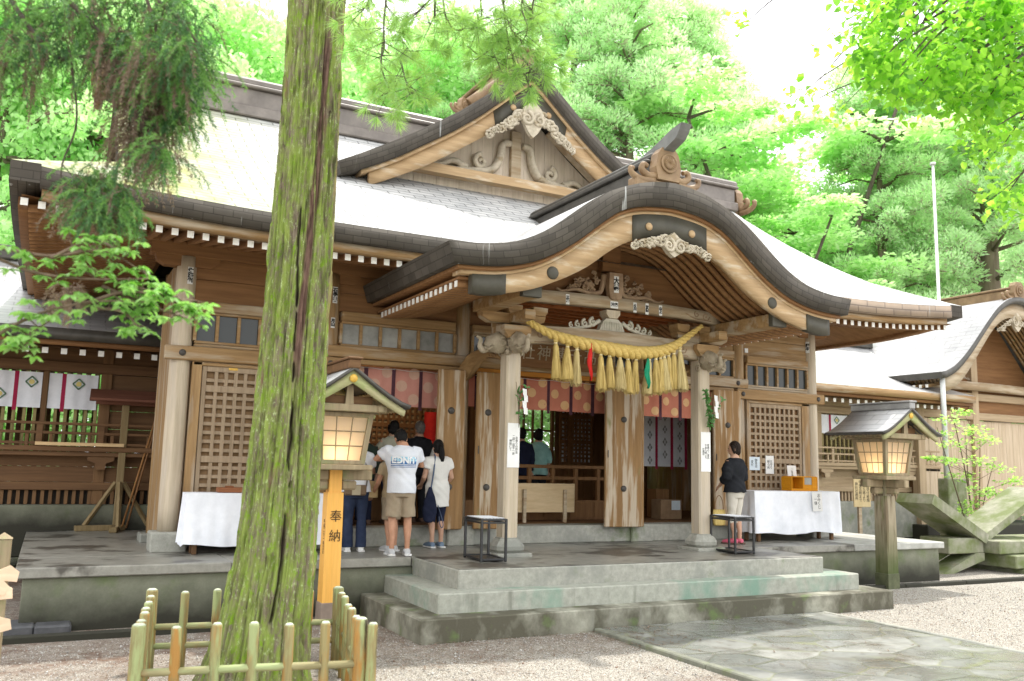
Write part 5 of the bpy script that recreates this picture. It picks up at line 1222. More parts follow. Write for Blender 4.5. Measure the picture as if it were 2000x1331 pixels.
# ================================================================== side wings
pm_dia = mat('green_motif', (.10, .20, .12), (.16, .27, .18), sc=9); pm_yel = mat('yellow_motif', (.72, .60, .20), (.80, .68, .28), sc=9)
def wing(label, x0, x1, y, dz, posts, mull, curt, col1, col2, fas, facing_left, group=None):
    W = thing('shrine_corridor', label, 'corridor', ((x0+x1)/2, y, H3), 0, group)
    B = lambda name, ma, *a, **k: bx(name, ma, W, *a, **k)
    B('stone_base', stone_wall if facing_left else stone, x0, x1, y-.25, y+2.2, H3-.4, 1.09+dz, b=.02)
    mb = MB(); n = int((x1-x0)/.115)
    for k in range(n): x = x0+.06+k*.115; mb.box(x-.028, x+.028, y-.04, y+.01, 1.09+dz, 1.32+dz, b=.004)
    mb.build('vent_slats', col2, W)
    B('vent_shade_backing', mat('painted_shade_backing', (.03, .022, .016), (.06, .045, .03), sc=5) if facing_left else bpy.data.materials['painted_shade_backing'], x0, x1, y+.08, y+.1, 1.09+dz, 1.32+dz)  # near-black backing, the shade behind the slats put into its colour
    B('sill_beam', col1, x0, x1, y-.09, y+.06, 1.32+dz, 1.45+dz, b=.01)
    mb = MB(); mb.box(x0, x1, y-.01, y+.03, 1.452+dz, 1.70+dz, b=.004); mb.box(x0, x1, y-.014, y+.03, 1.703+dz, 1.94+dz, b=.004); mb.build('lower_boards', col1, W)
    B('veranda_floor', col1, x0, x1, y-.34, y+.03, 1.945+dz, 2.03+dz, b=.01)
    B('veranda_beam', col1, x0, x1, y-.30, y-.2, 1.87+dz, 1.943+dz, b=.008)
    mb = MB()
    for z in (2.07, 2.24, 2.39): mb.box(x0, x1, y-.31, y-.26, z+dz-.022, z+dz+.022, b=.006)
    for k in range(int((x1-x0)/.9)+1):
        x = x0+.25+k*.9
        for dx in (-.17, 0, .17): mb.box(x+dx-(.045 if dx == 0 else .025), x+dx+(.045 if dx == 0 else .025), y-.318, y-.255, 2.031+dz, (2.39 if dx == 0 else 2.24)+dz-.023, b=.004)
    mb.build('railing', col1, W)
    for px in posts:
        o = B('post', col2, px-.085, px+.085, y-.06, y+.1, 1.09+dz, 3.8+dz, b=.01)
        mb = MB(); mb.prism([(px-.2, 1.865+dz), (px-.2, 1.81+dz), (px-.08, 1.76+dz), (px-.07, 1.66+dz), (px+.07, 1.66+dz), (px+.08, 1.76+dz), (px+.2, 1.81+dz), (px+.2, 1.865+dz)], 'y', y-.28, y-.15); mb.build('bracket', col1, o)
    for px in mull: B('mullion', col2, px-.04, px+.04, y-.03, y+.05, 2.03+dz, 3.25+dz)
    B('head_beam', col1, x0, x1, y-.08, y+.12, 3.25+dz, 3.42+dz, b=.01)
    mb = MB(); mb.box(x0, x1, y-.02, y+.02, 3.422+dz, 3.62+dz, b=.004); mb.box(x0, x1, y-.024, y+.02, 3.623+dz, 3.85+dz, b=.004); mb.build('frieze_boards', col1, W)
    # boarded or slatted bays
    ps = sorted(posts+[x0, x1])
    for a, b in zip(ps, ps[1:]):
        if b-a < .3: continue
        if any(a < (c[0]+c[1])/2 < b for c in curt):
            mb = MB(); n = int((b-a)/.15)
            for k in range(n): x = a+.08+k*.15; mb.box(x-.026, x+.026, y+.06, y+.1, 2.03+dz, 3.25+dz, b=.004)
            mb.build('window_slats', wood('yellow_grey_slats', (.30, .25, .13), (.46, .40, .24), 'z') if 'yellow_grey_slats' not in bpy.data.materials else bpy.data.materials['yellow_grey_slats'], W)
            mb = MB()
            for k in range(n): x = a+.13+k*.15; mb.box(x-.05, x+.035, y+1.6, y+1.64, 1.2+dz, 3.6+dz, b=.004)
            mb.build('rear_slats', col1, W)
        else:
            mb = MB()
            for k in range(4): mb.box(a, b, y-.0, y+.03, 2.032+dz+k*.304, 2.032+dz+k*.304+.300, b=.004)
            mb.build('wall_boards', col1, W)
    # roof
    n = int((x1-x0)/.26)
    for k in range(min(n, 60)): rafter(x0+.13+k*.26, y-1.2, y+.1, 3.47+dz, .2, w=.085, h=.09, parent=W, body=col1)
    tp = [(lerp(x0, x1, k/8), 3.80+dz) for k in range(9)]
    MB().band(tp, [(a, b-.17) for a, b in tp], y-1.42, y-1.1).build('eave_edge', fas, W)
    MB().band([(a, b-.172) for a, b in tp], [(a, b-.25) for a, b in tp], y-1.34, y-1.1).build('eave_strip', wood_red, W)
    MB().grid([[(x, yy, z+dz) for x, _ in tp] for yy, z in ((y-1.3, 3.53), (y+.1, 3.80))]).build('soffit', col1, W)
    prof = [(y-1.42, 3.803), (y-.6, 4.05), (y+.3, 4.45), (y+1.2, 4.95), (y+1.9, 5.42)]; L = [0]
    for i in range(1, 5): L.append(L[-1]+math.hypot(prof[i][0]-prof[i-1][0], prof[i][1]-prof[i-1][1]))
    rf = MB(); rf.grid([[(lerp(x0, x1, k/10), yy, z+dz) for k in range(11)] for yy, z in prof], uv=[[(lerp(x0, x1, k/10), l) for k in range(11)] for l in L], flip=True)
    rf.grid([[(lerp(x0, x1, k/10), 2*(y+1.9)-yy, z+dz) for k in range(11)] for yy, z in prof], uv=[[(lerp(x0, x1, k/10), l) for k in range(11)] for l in L])
    rf.build('roof', roof_g, W)
    mb = MB(); mb.box(x0, x1, y+1.72, y+2.08, 5.38+dz, 5.56+dz, b=.02); mb.box(x0, x1, y+1.66, y+2.14, 5.562+dz, 5.62+dz, b=.015); mb.build('ridge', copper_dark, W)
    return W
wl = [(-13.5, -10.6), (-10.3, -7.35), (-7.2, -5.78), (-5.68, -4.95)]
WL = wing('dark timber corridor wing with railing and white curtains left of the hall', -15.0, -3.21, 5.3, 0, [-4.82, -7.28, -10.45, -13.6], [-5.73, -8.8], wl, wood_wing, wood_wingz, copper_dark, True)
wr = [(8.0, 9.3), (9.55, 11.2), (11.4, 12.6), (12.9, 14.)]
light_x = wood('pale_brown_boards', (.34, .245, .145), (.52, .40, .26), 'x', keep=True); light_z = wood('pale_brown_posts', (.36, .26, .155), (.54, .415, .27), 'z', keep=True)  # paler brown timber for the right wing and side hall
WR = wing('pale timber corridor wing with railing right of the hall', 7.62, 15.4, 5.0, .10, [7.8, 9.42, 11.3, 12.75, 14.3], [10.4], wr, light_x, light_z, wood_x, False)
def wing_curtain(label, x0, x1, y, z0, z1, phase):
    def dia(o):
        x = x0+phase
        while x < x1:
            for dx, zz in ((.22, .72), (.48, .35)):
                cx, cz = x+dx, lerp(z0, z1, zz)
                if not (x0+.1 < cx < x1-.1): continue
                for q in range(4):
                    a = q*PI/2+PI/4; u = Vector((math.cos(a), 0, math.sin(a))); v = Vector((-math.sin(a), 0, math.cos(a))); c = Vector((cx, y-.022, cz))+u*.062
                    o.add([c-v*.075-u*.012, c+v*.075-u*.012, c+v*.06+u*.012, c-v*.06+u*.012], [(0, 1, 2, 3)], 2)
                o.add([(cx+.042*math.cos(q*PI/6), y-.022, cz+.042*math.sin(q*PI/6)) for q in range(12)], [tuple(range(12))], 3)
            x += .70
    o = curtain(label, x0, x1, z0, z1, y, fabric_w, [x0+phase+.7*k for k in range(8) if x0+phase+.7*k < x1-.04], [], cl_mag, None, extra=dia, emats=[pm_dia, pm_yel])
for i, (a, b) in enumerate(wl[1:]): wing_curtain(('white curtain with crimson stripes in the farthest left corridor bay', 'white curtain with green diamonds left of the thin mullion of the left corridor', 'narrow white curtain with green diamonds right of the thin mullion of the left corridor')[i], a, b, 5.29, 2.64, 3.22, (.3, .35, .22)[i])
for i, (a, b) in enumerate(wr[:3]): wing_curtain(('white curtain with crimson stripes in the right corridor, hidden behind the hall corner', 'white curtain with crimson stripes behind the roof of the right lantern', 'white curtain in the last open bay of the right corridor')[i], a, b, 4.98, 2.85, 3.32, .3)
# loose plank on the left railing, leaning canes and the roofed stand
q0, q1 = P(68, 868, 'y', 4.96), P(242, 872, 'y', 4.96)
tag(MB().box(q0.x, q1.x, 4.92, 4.98, 2.035, 2.09, b=.004).build('loose_plank', mat('bright_new_plank', (.62, .42, .20), (.75, .54, .30), sc=(1, 14, 14)), None, loc=(q0.x, 4.96, 2.035)), 'bright new plank lying along the left corridor veranda', 'plank')
for k in range(2):
    a_, b_ = P(238+k*8, 1030+k*2, 'y', 4.95), P(306+k*5, 812-k*3, 'y', 5.0)
    tag(MB().tube([a_, b_], .016, 8).build('wooden_pole', wood('cane_brown', (.30, .16, .08), (.42, .25, .14), 'z') if k == 0 else wood_red, None, loc=a_), ('long brown pole leaning on the corner of the hall, nearer the roofed stand', 'long brown pole leaning on the corner of the hall, touching its side boards')[k], 'pole')
b0 = P(226, 1034, 'z', H3+.02); 
T = thing('roofed_stand', 'weathered wooden stand with cross feet, braced pole and tiny gabled roof at the corridor', 'wooden stand', (b0.x, b0.y, H3))
wst = wood('grey_stand_wood', (.22, .17, .10), (.36, .29, .19), 'z')
mb = MB(); mb.box(-.62, .14, -.06, .06, 0, .09, b=.01, M=TR(0, 0, 0, R(8))); mb.box(-.06, .06, -.55, .55, .002, .088, b=.01, M=TR(0, 0, 0, R(-8))); mb.build('cross_feet', wst, T, local=True)
bx('pole', wst, T, -.055, .055, -.055, .055, .09, 2.05, local=True)
for a in range(4):
    c, s = math.cos(a*PI/2), math.sin(a*PI/2); MB().tube([(c*.48, s*.46, .08), (c*.06, s*.06, .78)], .036, 4, smooth=False).build('brace', wst, T, local=True)
mb = MB()
for s in (1, -1): mb.prism([(0, 2.30), (s*.30, 2.14), (s*.30, 2.10), (0, 2.25)], 'x', -.55, .55)
mb.box(-.46, .46, -.04, .04, 2.05, 2.2); mb.build('small_roof', wood('red_brown_shade', (.16, .075, .055), (.26, .135, .10), 'x'), T, local=True)

# ================================================================== curved-gable side hall at far right
gx, gz_ = P(1840, 730, 'y', 3.4).x, P(1840, 730, 'y', 3.4).z
SH = thing('side_hall', 'pale timber side hall with a curved gable roof at the far right edge', 'side hall', (gx+3.2, 6, .5))
cxx = gx+3.3
kt2 = [(0, 2.30), (.5, 2.20), (1.0, 1.90), (1.6, 1.32), (2.1, .80), (2.6, .36), (3.0, .12), (3.32, .03)]
D = [3.32*k/20 for k in range(21)]
t_ = mirror([(d, gz_+sm(kt2, d, .2)) for d in D], cxx); b2 = mirror([(d*.985, gz_-.16+sm(kt2, d, .2)) for d in D], cxx)
MB().band(t_, b2, 3.4, 11.5, mat=0, mtop=1).build('roof', [copper_dark, roof_g], SH)
D2 = [3.1*k/18 for k in range(19)]
MB().band(mirror([(d, gz_-.165+sm(kt2, d, .2)) for d in D2], cxx), mirror([(d*.98, gz_-.52+sm(kt2, d, .2)*.98+.06*math.sin(d*2)) for d in D2], cxx), 3.52, 3.62).build('bargeboard', wood_palex, SH)
for sg in (1, -1):
    for k in range(40): rafter(0, -.13, 1.2, gz_-.27, .2, w=.08, h=.08, parent=SH, body=wood_x, M=Matrix.Translation((cxx+sg*3.1, 3.9+k*.19, 0)) @ Matrix.Rotation(sg*PI/2, 4, 'Z'))
    MB().grid([[(cxx+sg*(3.22-s), yy, gz_+z) for yy in (3.6, 11.4)] for s, z in ((.1, -.18), (1.3, .06))]).build('soffit', wood_x, SH)
mb = MB(); mb.box(cxx-.2, cxx+.2, 3.6, 11.4, gz_+2.2, gz_+2.5, b=.02); mb.box(cxx-.25, cxx+.25, 3.55, 11.4, gz_+2.502, gz_+2.56, b=.02); mb.build('ridge', copper_or, SH)
oni(cxx, 3.5, gz_+2.2, .95, Matrix.Identity(4), SH)
yf = 4.7
mb = MB()
for k in range(17): mb.box(cxx-2.5+k*.294, cxx-2.5+k*.294+.286, yf, yf+.05, .8, gz_-1.0, b=.006)
mb.build('door_boards', wood('bleached_door_boards', (.46, .355, .235), (.64, .52, .38), 'z', keep=True), SH)
for x in (cxx-2.6, cxx-.35, cxx+2.6): bx('post', light_z, SH, x-.13, x+.13, yf-.1, yf+.12, .6, gz_+(.1 if abs(x-cxx) > 2 else 1.2))
for z0, z1 in ((gz_-.98, gz_-.78), (gz_-.45, gz_-.25)): bx('cross_beam', light_x, SH, cxx-2.75, cxx+2.75, yf-.09, yf+.08, z0, z1, b=.012)
MB().prism([(cxx-2.5, gz_-.77), (cxx+2.5, gz_-.77), (cxx+2.3, gz_+.2), (cxx+1., gz_+1.6), (cxx, gz_+2.0), (cxx-1., gz_+1.6), (cxx-2.3, gz_+.2)], 'y', yf+.04, yf+.08).build('gable_boards', wood_red, SH)
rb_ = MB().band([(cxx-2.4+.3*k, gz_-.0+.03*math.sin(PI*k/16)) for k in range(17)], [(cxx-2.4+.3*k, gz_-.22+.03*math.sin(PI*k/16)) for k in range(17)], yf-.3, yf-.12).build('rainbow_beam', wood_palex, SH)
pendant(cxx-1.25, yf-.2, gz_+.18, 1.1, .2, SH, carve, 12, 0, sl=.4, n=16, name='carved_panel')
mb = MB()
for k in range(20): mb.box(cxx-2.66, cxx-2.62, yf+.1+k*.34, yf+.1+k*.34+.334, .6, gz_+.2, b=.005)
mb.build('side_wall', wood_wingz, SH)
for k in range(9):                                            # rafters under the front gable
    D_ = [3.05*q/12 for q in range(13)]; MB().band(mirror([(d, gz_-.2+sm(kt2, d, .2)) for d in D_], cxx), mirror([(d*.985, gz_-.30+sm(kt2, d, .2)) for d in D_], cxx), 3.68+k*.115, 3.68+k*.115+.06).build('curved_rafter', wood_x, SH)
pendant(cxx, 3.56, gz_+1.75, 1.6, .5, SH, carve, 15, .4, sl=.9, n=22)
bx('stone_base', stone_wall, SH, cxx-2.9, cxx+2.9, yf-.4, 11, -.1, .62, b=.02)

# ================================================================== right foreground: notice board, concrete V, flagpole
q = P(1681, 1043, 'y', 3.0)
T = thing('notice_board', 'small pale wooden notice board with columns of writing on a stake beyond the platform corner', 'notice board', (q.x, 3.0, q.z), R(-6))
zl = P(1681, 962, 'y', 3.0).z-q.z
bx('stake', wood_palex, T, -.045, .045, -.02, .04, -.6, zl+.2, local=True)
bx('board', mat('yellow_board_wood', (.52, .40, .20), (.68, .55, .32), sc=(12, 12, 1.2)), T, -.20, .27, -.05, -.022, zl-.32, zl+.36, local=True)
for k, s in enumerate(('祈願受付時間', '午前九時より', '午後五時まで', '神社社務所')): lettering(s, .085, ink, T, FACE(.19-.105*k, -.052, zl+.02), vertical=True)
# V-shaped mossy concrete trough on its supports
CV = thing('concrete_seat', 'mossy pale concrete slabs set in a wide V on stacked blocks right of the platform', 'concrete structure', (10.6, .6, 0))
A0 = P(1825, 966, 'x', 9.75); A1 = P(1755, 963.5, 'x', 9.75); Bq = P(1932, 1045, 'y', A0.y)
def slabpiece(p0, p1, y0, y1, th, name):
    (xa, za), (xb, zb) = p0, p1; d = Vector((xb-xa, zb-za)).normalized(); n_ = Vector((-d.y, d.x))
    if n_.y > 0: n_ = -n_
    return MB().prism([(xa, za), (xb, zb), (xb+n_.x*th, zb+n_.y*th), (xa+n_.x*th, za+n_.y*th)], 'y', y0, y1).build(name, concrete, CV)
ya, yb = A0.y, min(A1.y, A0.y+1.5)
slabpiece((9.75, A0.z), (Bq.x, Bq.z), ya, yb, .20, 'slanted_slab')
E_ = P(2005, 962, 'y', ya+.2)
slabpiece((Bq.x+.02, Bq.z), (E_.x+.5, E_.z+.10), ya+.1, yb+.1, .16, 'slanted_slab')
for k in range(4):
    zt_ = Bq.z-.10-k*.27; bx('block', concrete, CV, Bq.x-.05+k*.22, Bq.x+3.0, ya-.25-k*.18, yb+.2, zt_-.265, zt_-.005, b=.02)
bx('block', concrete, CV, Bq.x-1.15, Bq.x-.10, ya+.06, yb-.1, Bq.z-.36, Bq.z-.06, b=.015)
for (xa, xb) in ((Bq.x-1.35, Bq.x-.2), (Bq.x-.12, Bq.x-1.2)):
    pass
MB().prism([(Bq.x-1.5, -.05), (Bq.x-1.2, -.05), (Bq.x-.10, Bq.z-.5), (Bq.x-.10, Bq.z-.36), (Bq.x-.35, Bq.z-.36)], 'y', ya+.05, ya+.5).build('strut', concrete, CV)
MB().prism([(Bq.x-1.9, -.05), (Bq.x-1.52, -.05), (Bq.x-.40, Bq.z-.36), (Bq.x-1.2, Bq.z-.36)], 'y', ya+.5, yb).build('strut', concrete, CV)
zf = P(1850, 935, 'y', 3.6)
FP = thing('flagpole', 'slim white flagpole rising from a square mossy stone post at the right', 'flagpole', (zf.x, 3.6, 0))
bx('stone_post', concrete, FP, zf.x-.30, zf.x+.05, 3.35, 3.65, -.1, zf.z, b=.02); bx('stone_post', concrete, FP, zf.x+.10, zf.x+.46, 3.4, 3.75, -.1, zf.z, b=.02)
zt_ = P(1823, 322, 'y', 3.5).z; mb = MB(); mb.tube([(zf.x-.12, 3.52, zf.z-.4), (zf.x-.12, 3.52, zf.z+2.6), (zf.x-.12, 3.52, zf.z+2.605), (zf.x-.12, 3.52, zt_)], [.066, .06, .042, .034], 14)
mb.tube([(zf.x-.12, 3.52, zt_), (zf.x-.12, 3.52, zt_+.06)], .07, 12); mb.build('pole', mat('white_painted_pole', (.55, .57, .55), (.68, .69, .67), sc=4, rough=.4, bump=.03), FP)
# left edge: votive plaques on their rack, dark paving slabs
q = P(10, 1110, 'y', -2.6)
T = thing('plaque_rack', 'square wooden rack post with pyramid cap at the left edge', 'rack', (q.x-.02, -2.6, 0)); zt_ = P(10, 1040, 'y', -2.6).z
mb = MB(); mb.box(-.07, .05, -.06, .06, -.1, zt_-.05, b=.01); mb.add([(-.075, -.065, zt_-.05), (.055, -.065, zt_-.05), (.055, .065, zt_-.05), (-.075, .065, zt_-.05), (-.01, 0, zt_)], [(0, 1, 4), (1, 2, 4), (2, 3, 4), (3, 0, 4)]); mb.build('post', wood_moss, T, local=True)
bx('rail', wood_moss, T, -1.5, -.071, -.02, .02, zt_-.28, zt_-.2, local=True); bx('rail', wood_moss, T, -1.5, -.071, -.02, .02, zt_-.62, zt_-.54, local=True)
plq = mat('pale_plaque_wood', (.80, .55, .36), (.88, .68, .50), sc=(2, 12, 12))
for k, (dx, dz, rz, ry) in enumerate(((.03, -.33, .2, .15), (.0, -.47, -.3, -.1), (-.04, -.42, .1, .3), (.01, -.72, .3, -.2), (-.06, -.80, -.2, .1))):
    mb = MB(); mb.prism([(-.075, -.05), (.075, -.05), (.075, .03), (0, .075), (-.075, .03)], 'y', -.006, .006)
    o = mb.build('votive_plaque', plq, None, local=True); o.location = (q.x+dx, -2.70-.018*k, zt_+dz); o.rotation_euler = (0, ry, rz)
    tag(o, ('pentagonal pale wooden votive plaque hanging highest on the left rack', 'pale wooden votive plaque hanging just under the top one on the rack', 'pale wooden votive plaque tilted behind the upper ones on the rack', 'pale wooden votive plaque on the lower rail of the rack', 'lowest pale wooden votive plaque on the rack post')[k], 'plaque', 'votive plaques on the left rack')
for k, (pa, pb2) in enumerate((((0, 1240), (72, 1222)), ((66, 1238), (140, 1220)))):
    a_, b_ = P(*pa, 'z', .02), P(*pb2, 'z', .1)
    o = MB().box(a_.x-.0, b_.x-.02+k*.02, a_.y-.05, a_.y+.42, -.02, .10, b=.02).build('paving_slab', slate, None, loc=(a_.x, a_.y, 0)); tag(o, ('dark slate slab on the gravel by the rack at the left edge', 'dark slate slab with a sloped end, right of its twin at the left edge')[k], 'slab', 'dark slate slabs by the platform')
# ================================================================== vegetation
def quads(name, C, D, S, mi, mats, parent=None, loc=None, mid=None):
    """leaf blades: centre C, half-length vectors D, half-width vectors S (n,3) -> one mesh of diamond blades"""
    n = len(C); off = np.array(org(parent) if parent is not None else (loc or (0, 0, 0)))
    C = C-off
    V = np.empty((n, 4, 3), np.float32); V[:, 0] = C-D; V[:, 1] = C+S-D*.1; V[:, 2] = C+D; V[:, 3] = C-S-D*.1
    me = bpy.data.meshes.new(name); me.vertices.add(n*4); me.vertices.foreach_set('co', V.reshape(-1))
    me.loops.add(n*4); me.loops.foreach_set('vertex_index', np.arange(n*4, dtype=np.int32))
    me.polygons.add(n); me.polygons.foreach_set('loop_start', np.arange(0, n*4, 4, dtype=np.int32))
    try: me.polygons.foreach_set('loop_total', np.full(n, 4, np.int32))
    except Exception: pass
    me.polygons.foreach_set('material_index', np.asarray(mi, np.int32))
    for q in mats: me.materials.append(q)
    me.update(calc_edges=True)
    o = bpy.data.objects.new(name, me); COL.objects.link(o)
    if parent is not None: o.parent = parent
    elif loc is not None: o.location = loc
    return o
def unit(v): return v/np.maximum(1e-9, np.linalg.norm(v, axis=-1, keepdims=True))
def puffs(rng, cl, n, l, w, kind):
    """leaf clumps: kind 'needle' = blades pointing outward from a rounded tuft; 'flat' = level sprays; 'leaf' = loose leaves"""
    Cs, Ds, Ss, Ms = [], [], [], []
    for c, r in cl:
        k = int(n*(r[0]*r[1]*max(r[2], .3))**.45*rng.uniform(.8, 1.2))
        d = unit(rng.normal(size=(k, 3)))
        if kind == 'needle':
            d[:, 2] = np.abs(d[:, 2])*.9-.25*rng.random(k); d = unit(d); rad = rng.uniform(.55, 1.05, k)[:, None]
            p = c+d*np.array(r)*rad; a = unit(d+rng.normal(size=(k, 3))*.35+np.array((0, 0, .15)))
            m = np.where(rad[:, 0] < .72, 2, np.where(d[:, 2]+rng.normal(size=k)*.25 > .25, 0, 1)); m = np.where((m == 2) & (rng.random(k) < .5), 1, m)  # lighter needles on tuft tops, deeper below: light from above painted in
        elif kind == 'flat':
            rad = rng.random(k)[:, None]**.5; p = c+d*np.array(r)*rad; a = unit(d*np.array((1, 1, .15))+rng.normal(size=(k, 3))*.3); m = (rng.random(k) < .3).astype(int)
        else:
            rad = rng.random(k)[:, None]**.4; p = c+d*np.array(r)*rad; a = unit(rng.normal(size=(k, 3))+np.array((0, 0, -.3))); m = (rng.random(k) < .35).astype(int)
        up = np.array((0, 0, 1.))+rng.normal(size=(k, 3))*(.35 if kind == 'flat' else .9)
        s = unit(np.cross(a, up)); L = l*rng.uniform(.6, 1.25, (k, 1))
        Cs.append(p); Ds.append(a*L*.5); Ss.append(s*w*.5*rng.uniform(.7, 1.2, (k, 1))); Ms.append(m)
    return np.concatenate(Cs), np.concatenate(Ds), np.concatenate(Ss), np.concatenate(Ms)
def make_tree(kind, seed, H, name):
    rng = np.random.default_rng(seed); rnd = random.Random(seed)
    T = bpy.data.objects.new(name, None); COL.objects.link(T); tr = MB(); cl = []
    if kind == 'cedar':
        r0 = .017*H*(1.45 if seed == 11+3*7+len(kind) else 1); tr.tube([(0, 0, -.3), (0, 0, 1), (.1, .05, H*.3), (.0, .1, H*.6), (0, 0, H*.98)], [r0*1.25, r0, r0*.82, r0*.5, .03], 12)
        z = H*(.40 if seed == 11+3*7+len(kind) else .14)
        while z < H*.97:
            u = z/H; L = H*.17*(1-u)**.65+.9; a = rnd.uniform(0, 6.28)
            e = Vector((math.cos(a)*L, math.sin(a)*L, z+L*rnd.uniform(-.05, .25))); s = Vector((0, 0, z))
            tr.tube([s, s.lerp(e, .5)+Vector((0, 0, .15*L)), e], [r0*.28*(1-u)+.03, .05, .02], 5)
            for q in (1.0, .72, .45):
                if rnd.random() < .9:
                    p = s.lerp(e, q)+Vector((rnd.uniform(-.5, .5), rnd.uniform(-.5, .5), rnd.uniform(-.1, .5))); r = rnd.uniform(.75, 1.4)*(1-.3*u)
                    cl.append((np.array(p), (r, r, r*.95)))
            z += rnd.uniform(.13, .28)*(1.1-.3*u)
        C, D, S_, M_ = puffs(rng, cl, 560, .22, .075, 'needle'); mats = [lf_farc, lf_farcd, lf_farbr]
    elif kind == 'maple':
        for k in range(5):
            a = k*1.26+rnd.uniform(-.3, .3); top = Vector((math.cos(a)*H*.30, math.sin(a)*H*.30, H*rnd.uniform(.72, .95)))
            pa = smooth_path([(0, 0, -.3), (math.cos(a)*.3, math.sin(a)*.3, H*.2), (math.cos(a)*H*.13, math.sin(a)*H*.13+rnd.uniform(-.5, .5), H*.45), tuple(top)], 5)
            tr.tube(pa, [.16-.008*i for i in range(len(pa))], 8)
            for j in range(13):
                p = pa[rnd.randrange(5, len(pa))]; b = rnd.uniform(0, 6.28); L = rnd.uniform(1., 2.6)*H/12; e = p+Vector((math.cos(b)*L, math.sin(b)*L, rnd.uniform(-.2, .7)))
                tr.tube([p, p.lerp(e, .5)+Vector((0, 0, .2)), e], [.05, .03, .012], 5)
                for q in (.55, 1.): r = rnd.uniform(.7, 1.25)*H/12; cl.append((np.array(p.lerp(e, q)), (r, r, r*.2)))
        C, D, S_, M_ = puffs(rng, cl, 520, .20, .15, 'flat'); mats = [lf_farb, lf_farbd]
    else:
        pa = smooth_path([(0, 0, -.3), (.1, .1, H*.25), (-.2, .2, H*.55), (.1, 0, H*.9)], 5); r0 = .016*H; tr.tube(pa, [r0-(r0-.04)*i/15 for i in range(16)], 10)
        for k in range(46):
            u = rnd.uniform(.16, 1); p = Vector((0, 0, H*u*.92)); b = rnd.uniform(0, 6.28); L = H*.24*(.45+.9*math.sin(PI*min(1, u*.9)))*rnd.uniform(.5, 1)
            e = p+Vector((math.cos(b)*L, math.sin(b)*L, rnd.uniform(-.06, .22)*L)); tr.tube([p, p.lerp(e, .5)+Vector((0, 0, .1*L)), e], [r0*.35*(1-u)+.03, .05, .015], 5)
            for q in (.5, .8, 1.05): r = rnd.uniform(.7, 1.35)*H/15; cl.append((np.array(p.lerp(e, q))+rng.normal(size=3)*.3, (r, r, r*.62)))
        C, D, S_, M_ = puffs(rng, cl, 380, .24, .15, 'leaf'); mats = [lf_farb, lf_farbd]
    tr.build('trunk', bark if kind != 'maple' else bark_d, T, local=True)
    quads('crown', C, D, S_, M_, mats, T)
    return T
PROTO = {}
SPOTS = [  # kind, variant, photo x, distance, scale, turn, label
 ('broad', 0, -60, 27, 1.05, 0, 'bright green broad-leaved tree behind the left corridor at the picture edge'), ('broad', 1, 130, 30, 1.15, 1, 'bright green broad-leaved tree behind the hanging cedar branch'), ('broad', 0, 330, 33, 1.3, 2.2, 'pale green broad-leaved tree rising behind the left end of the ridge'),
 ('broad', 1, 500, 40, 1.42, 4, 'pale broad-leaved tree just left of the mossy trunk, beyond the ridge'), ('broad', 0, 735, 42, 1.5, 5, 'pale broad-leaved tree beyond the ridge, right of the mossy trunk'), ('cedar', 0, 915, 40, 1., .5, 'cedar with a bare lower trunk seen above the slope of the dormer gable'),
 ('cedar', 1, 1110, 38, 1.1, 1.5, 'tall cedar with a grey trunk directly behind the dormer gable peak'), ('cedar', 2, 1225, 35, .98, 3, 'cedar with rounded bright tufts above the ridge horn'), ('cedar', 0, 1350, 39, 1.05, 4, 'bright tufted cedar right of the ridge horn'),
 ('cedar', 1, 1435, 44, .95, 5.2, 'cedar standing left of the white gap in the trees'), ('maple', 0, 1540, 36, 1.52, 1, 'layered maple with thin dark limbs left of the flagpole'), ('maple', 0, 1590, 42, 1.5, 3.2, 'taller layered maple under the open white sky'),
 ('cedar', 2, 1740, 34, .80, 2, 'low tufted cedar left of the white flagpole'), ('cedar', 1, 1830, 41, .98, .3, 'tufted cedar directly behind the flagpole'), ('cedar', 3, 1957, 34, .95, 2.5, 'cedar with a thick dark trunk above the side hall'), ('cedar', 2, 2080, 42, 1.0, 4.4, 'cedar at the right picture edge behind the side hall'),
 ('broad', 0, 1560, 52, 1.05, 2.8, 'distant broad-leaved tree low in the gap between the maples'), ('cedar', 1, 1000, 46, 1.1, 2.1, 'distant cedar left of the dormer gable peak'), ('broad', 0, 230, 40, 1.4, 5.1, 'tall distant broad-leaved tree at upper left beyond the corridor'), ('broad', 1, 1890, 52, 1.3, 4.4, 'distant broad-leaved tree between the cedars above the side hall'), ('cedar', 0, 1660, 46, .72, 1.1, 'distant low cedar left of the flagpole top'),
 ('maple', 0, 1450, 33, 1.1, 5, 'small maple close behind the right slope of the roof'), ('broad', 1, 1690, 48, .95, .8, 'distant broad-leaved tree filling the gap behind the right corridor'), ('broad', 0, 620, 52, 1.1, .4, 'distant broad-leaved tree hidden partly by the mossy trunk'), ('cedar', 2, 840, 50, 1.05, 1, 'distant cedar between the broad-leaved trees beyond the ridge'),
]
HH = {'broad': 17, 'cedar': 23, 'maple': 12}
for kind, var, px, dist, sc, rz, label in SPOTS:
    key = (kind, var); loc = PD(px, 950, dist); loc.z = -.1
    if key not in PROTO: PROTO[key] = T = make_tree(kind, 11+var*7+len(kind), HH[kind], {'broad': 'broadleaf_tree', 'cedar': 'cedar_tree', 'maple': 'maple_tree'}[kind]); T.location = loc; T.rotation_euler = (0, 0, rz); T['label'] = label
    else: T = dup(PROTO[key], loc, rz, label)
    T['category'] = 'tree'; T['group'] = 'trees behind the shrine'; T.scale = (sc, sc, sc)
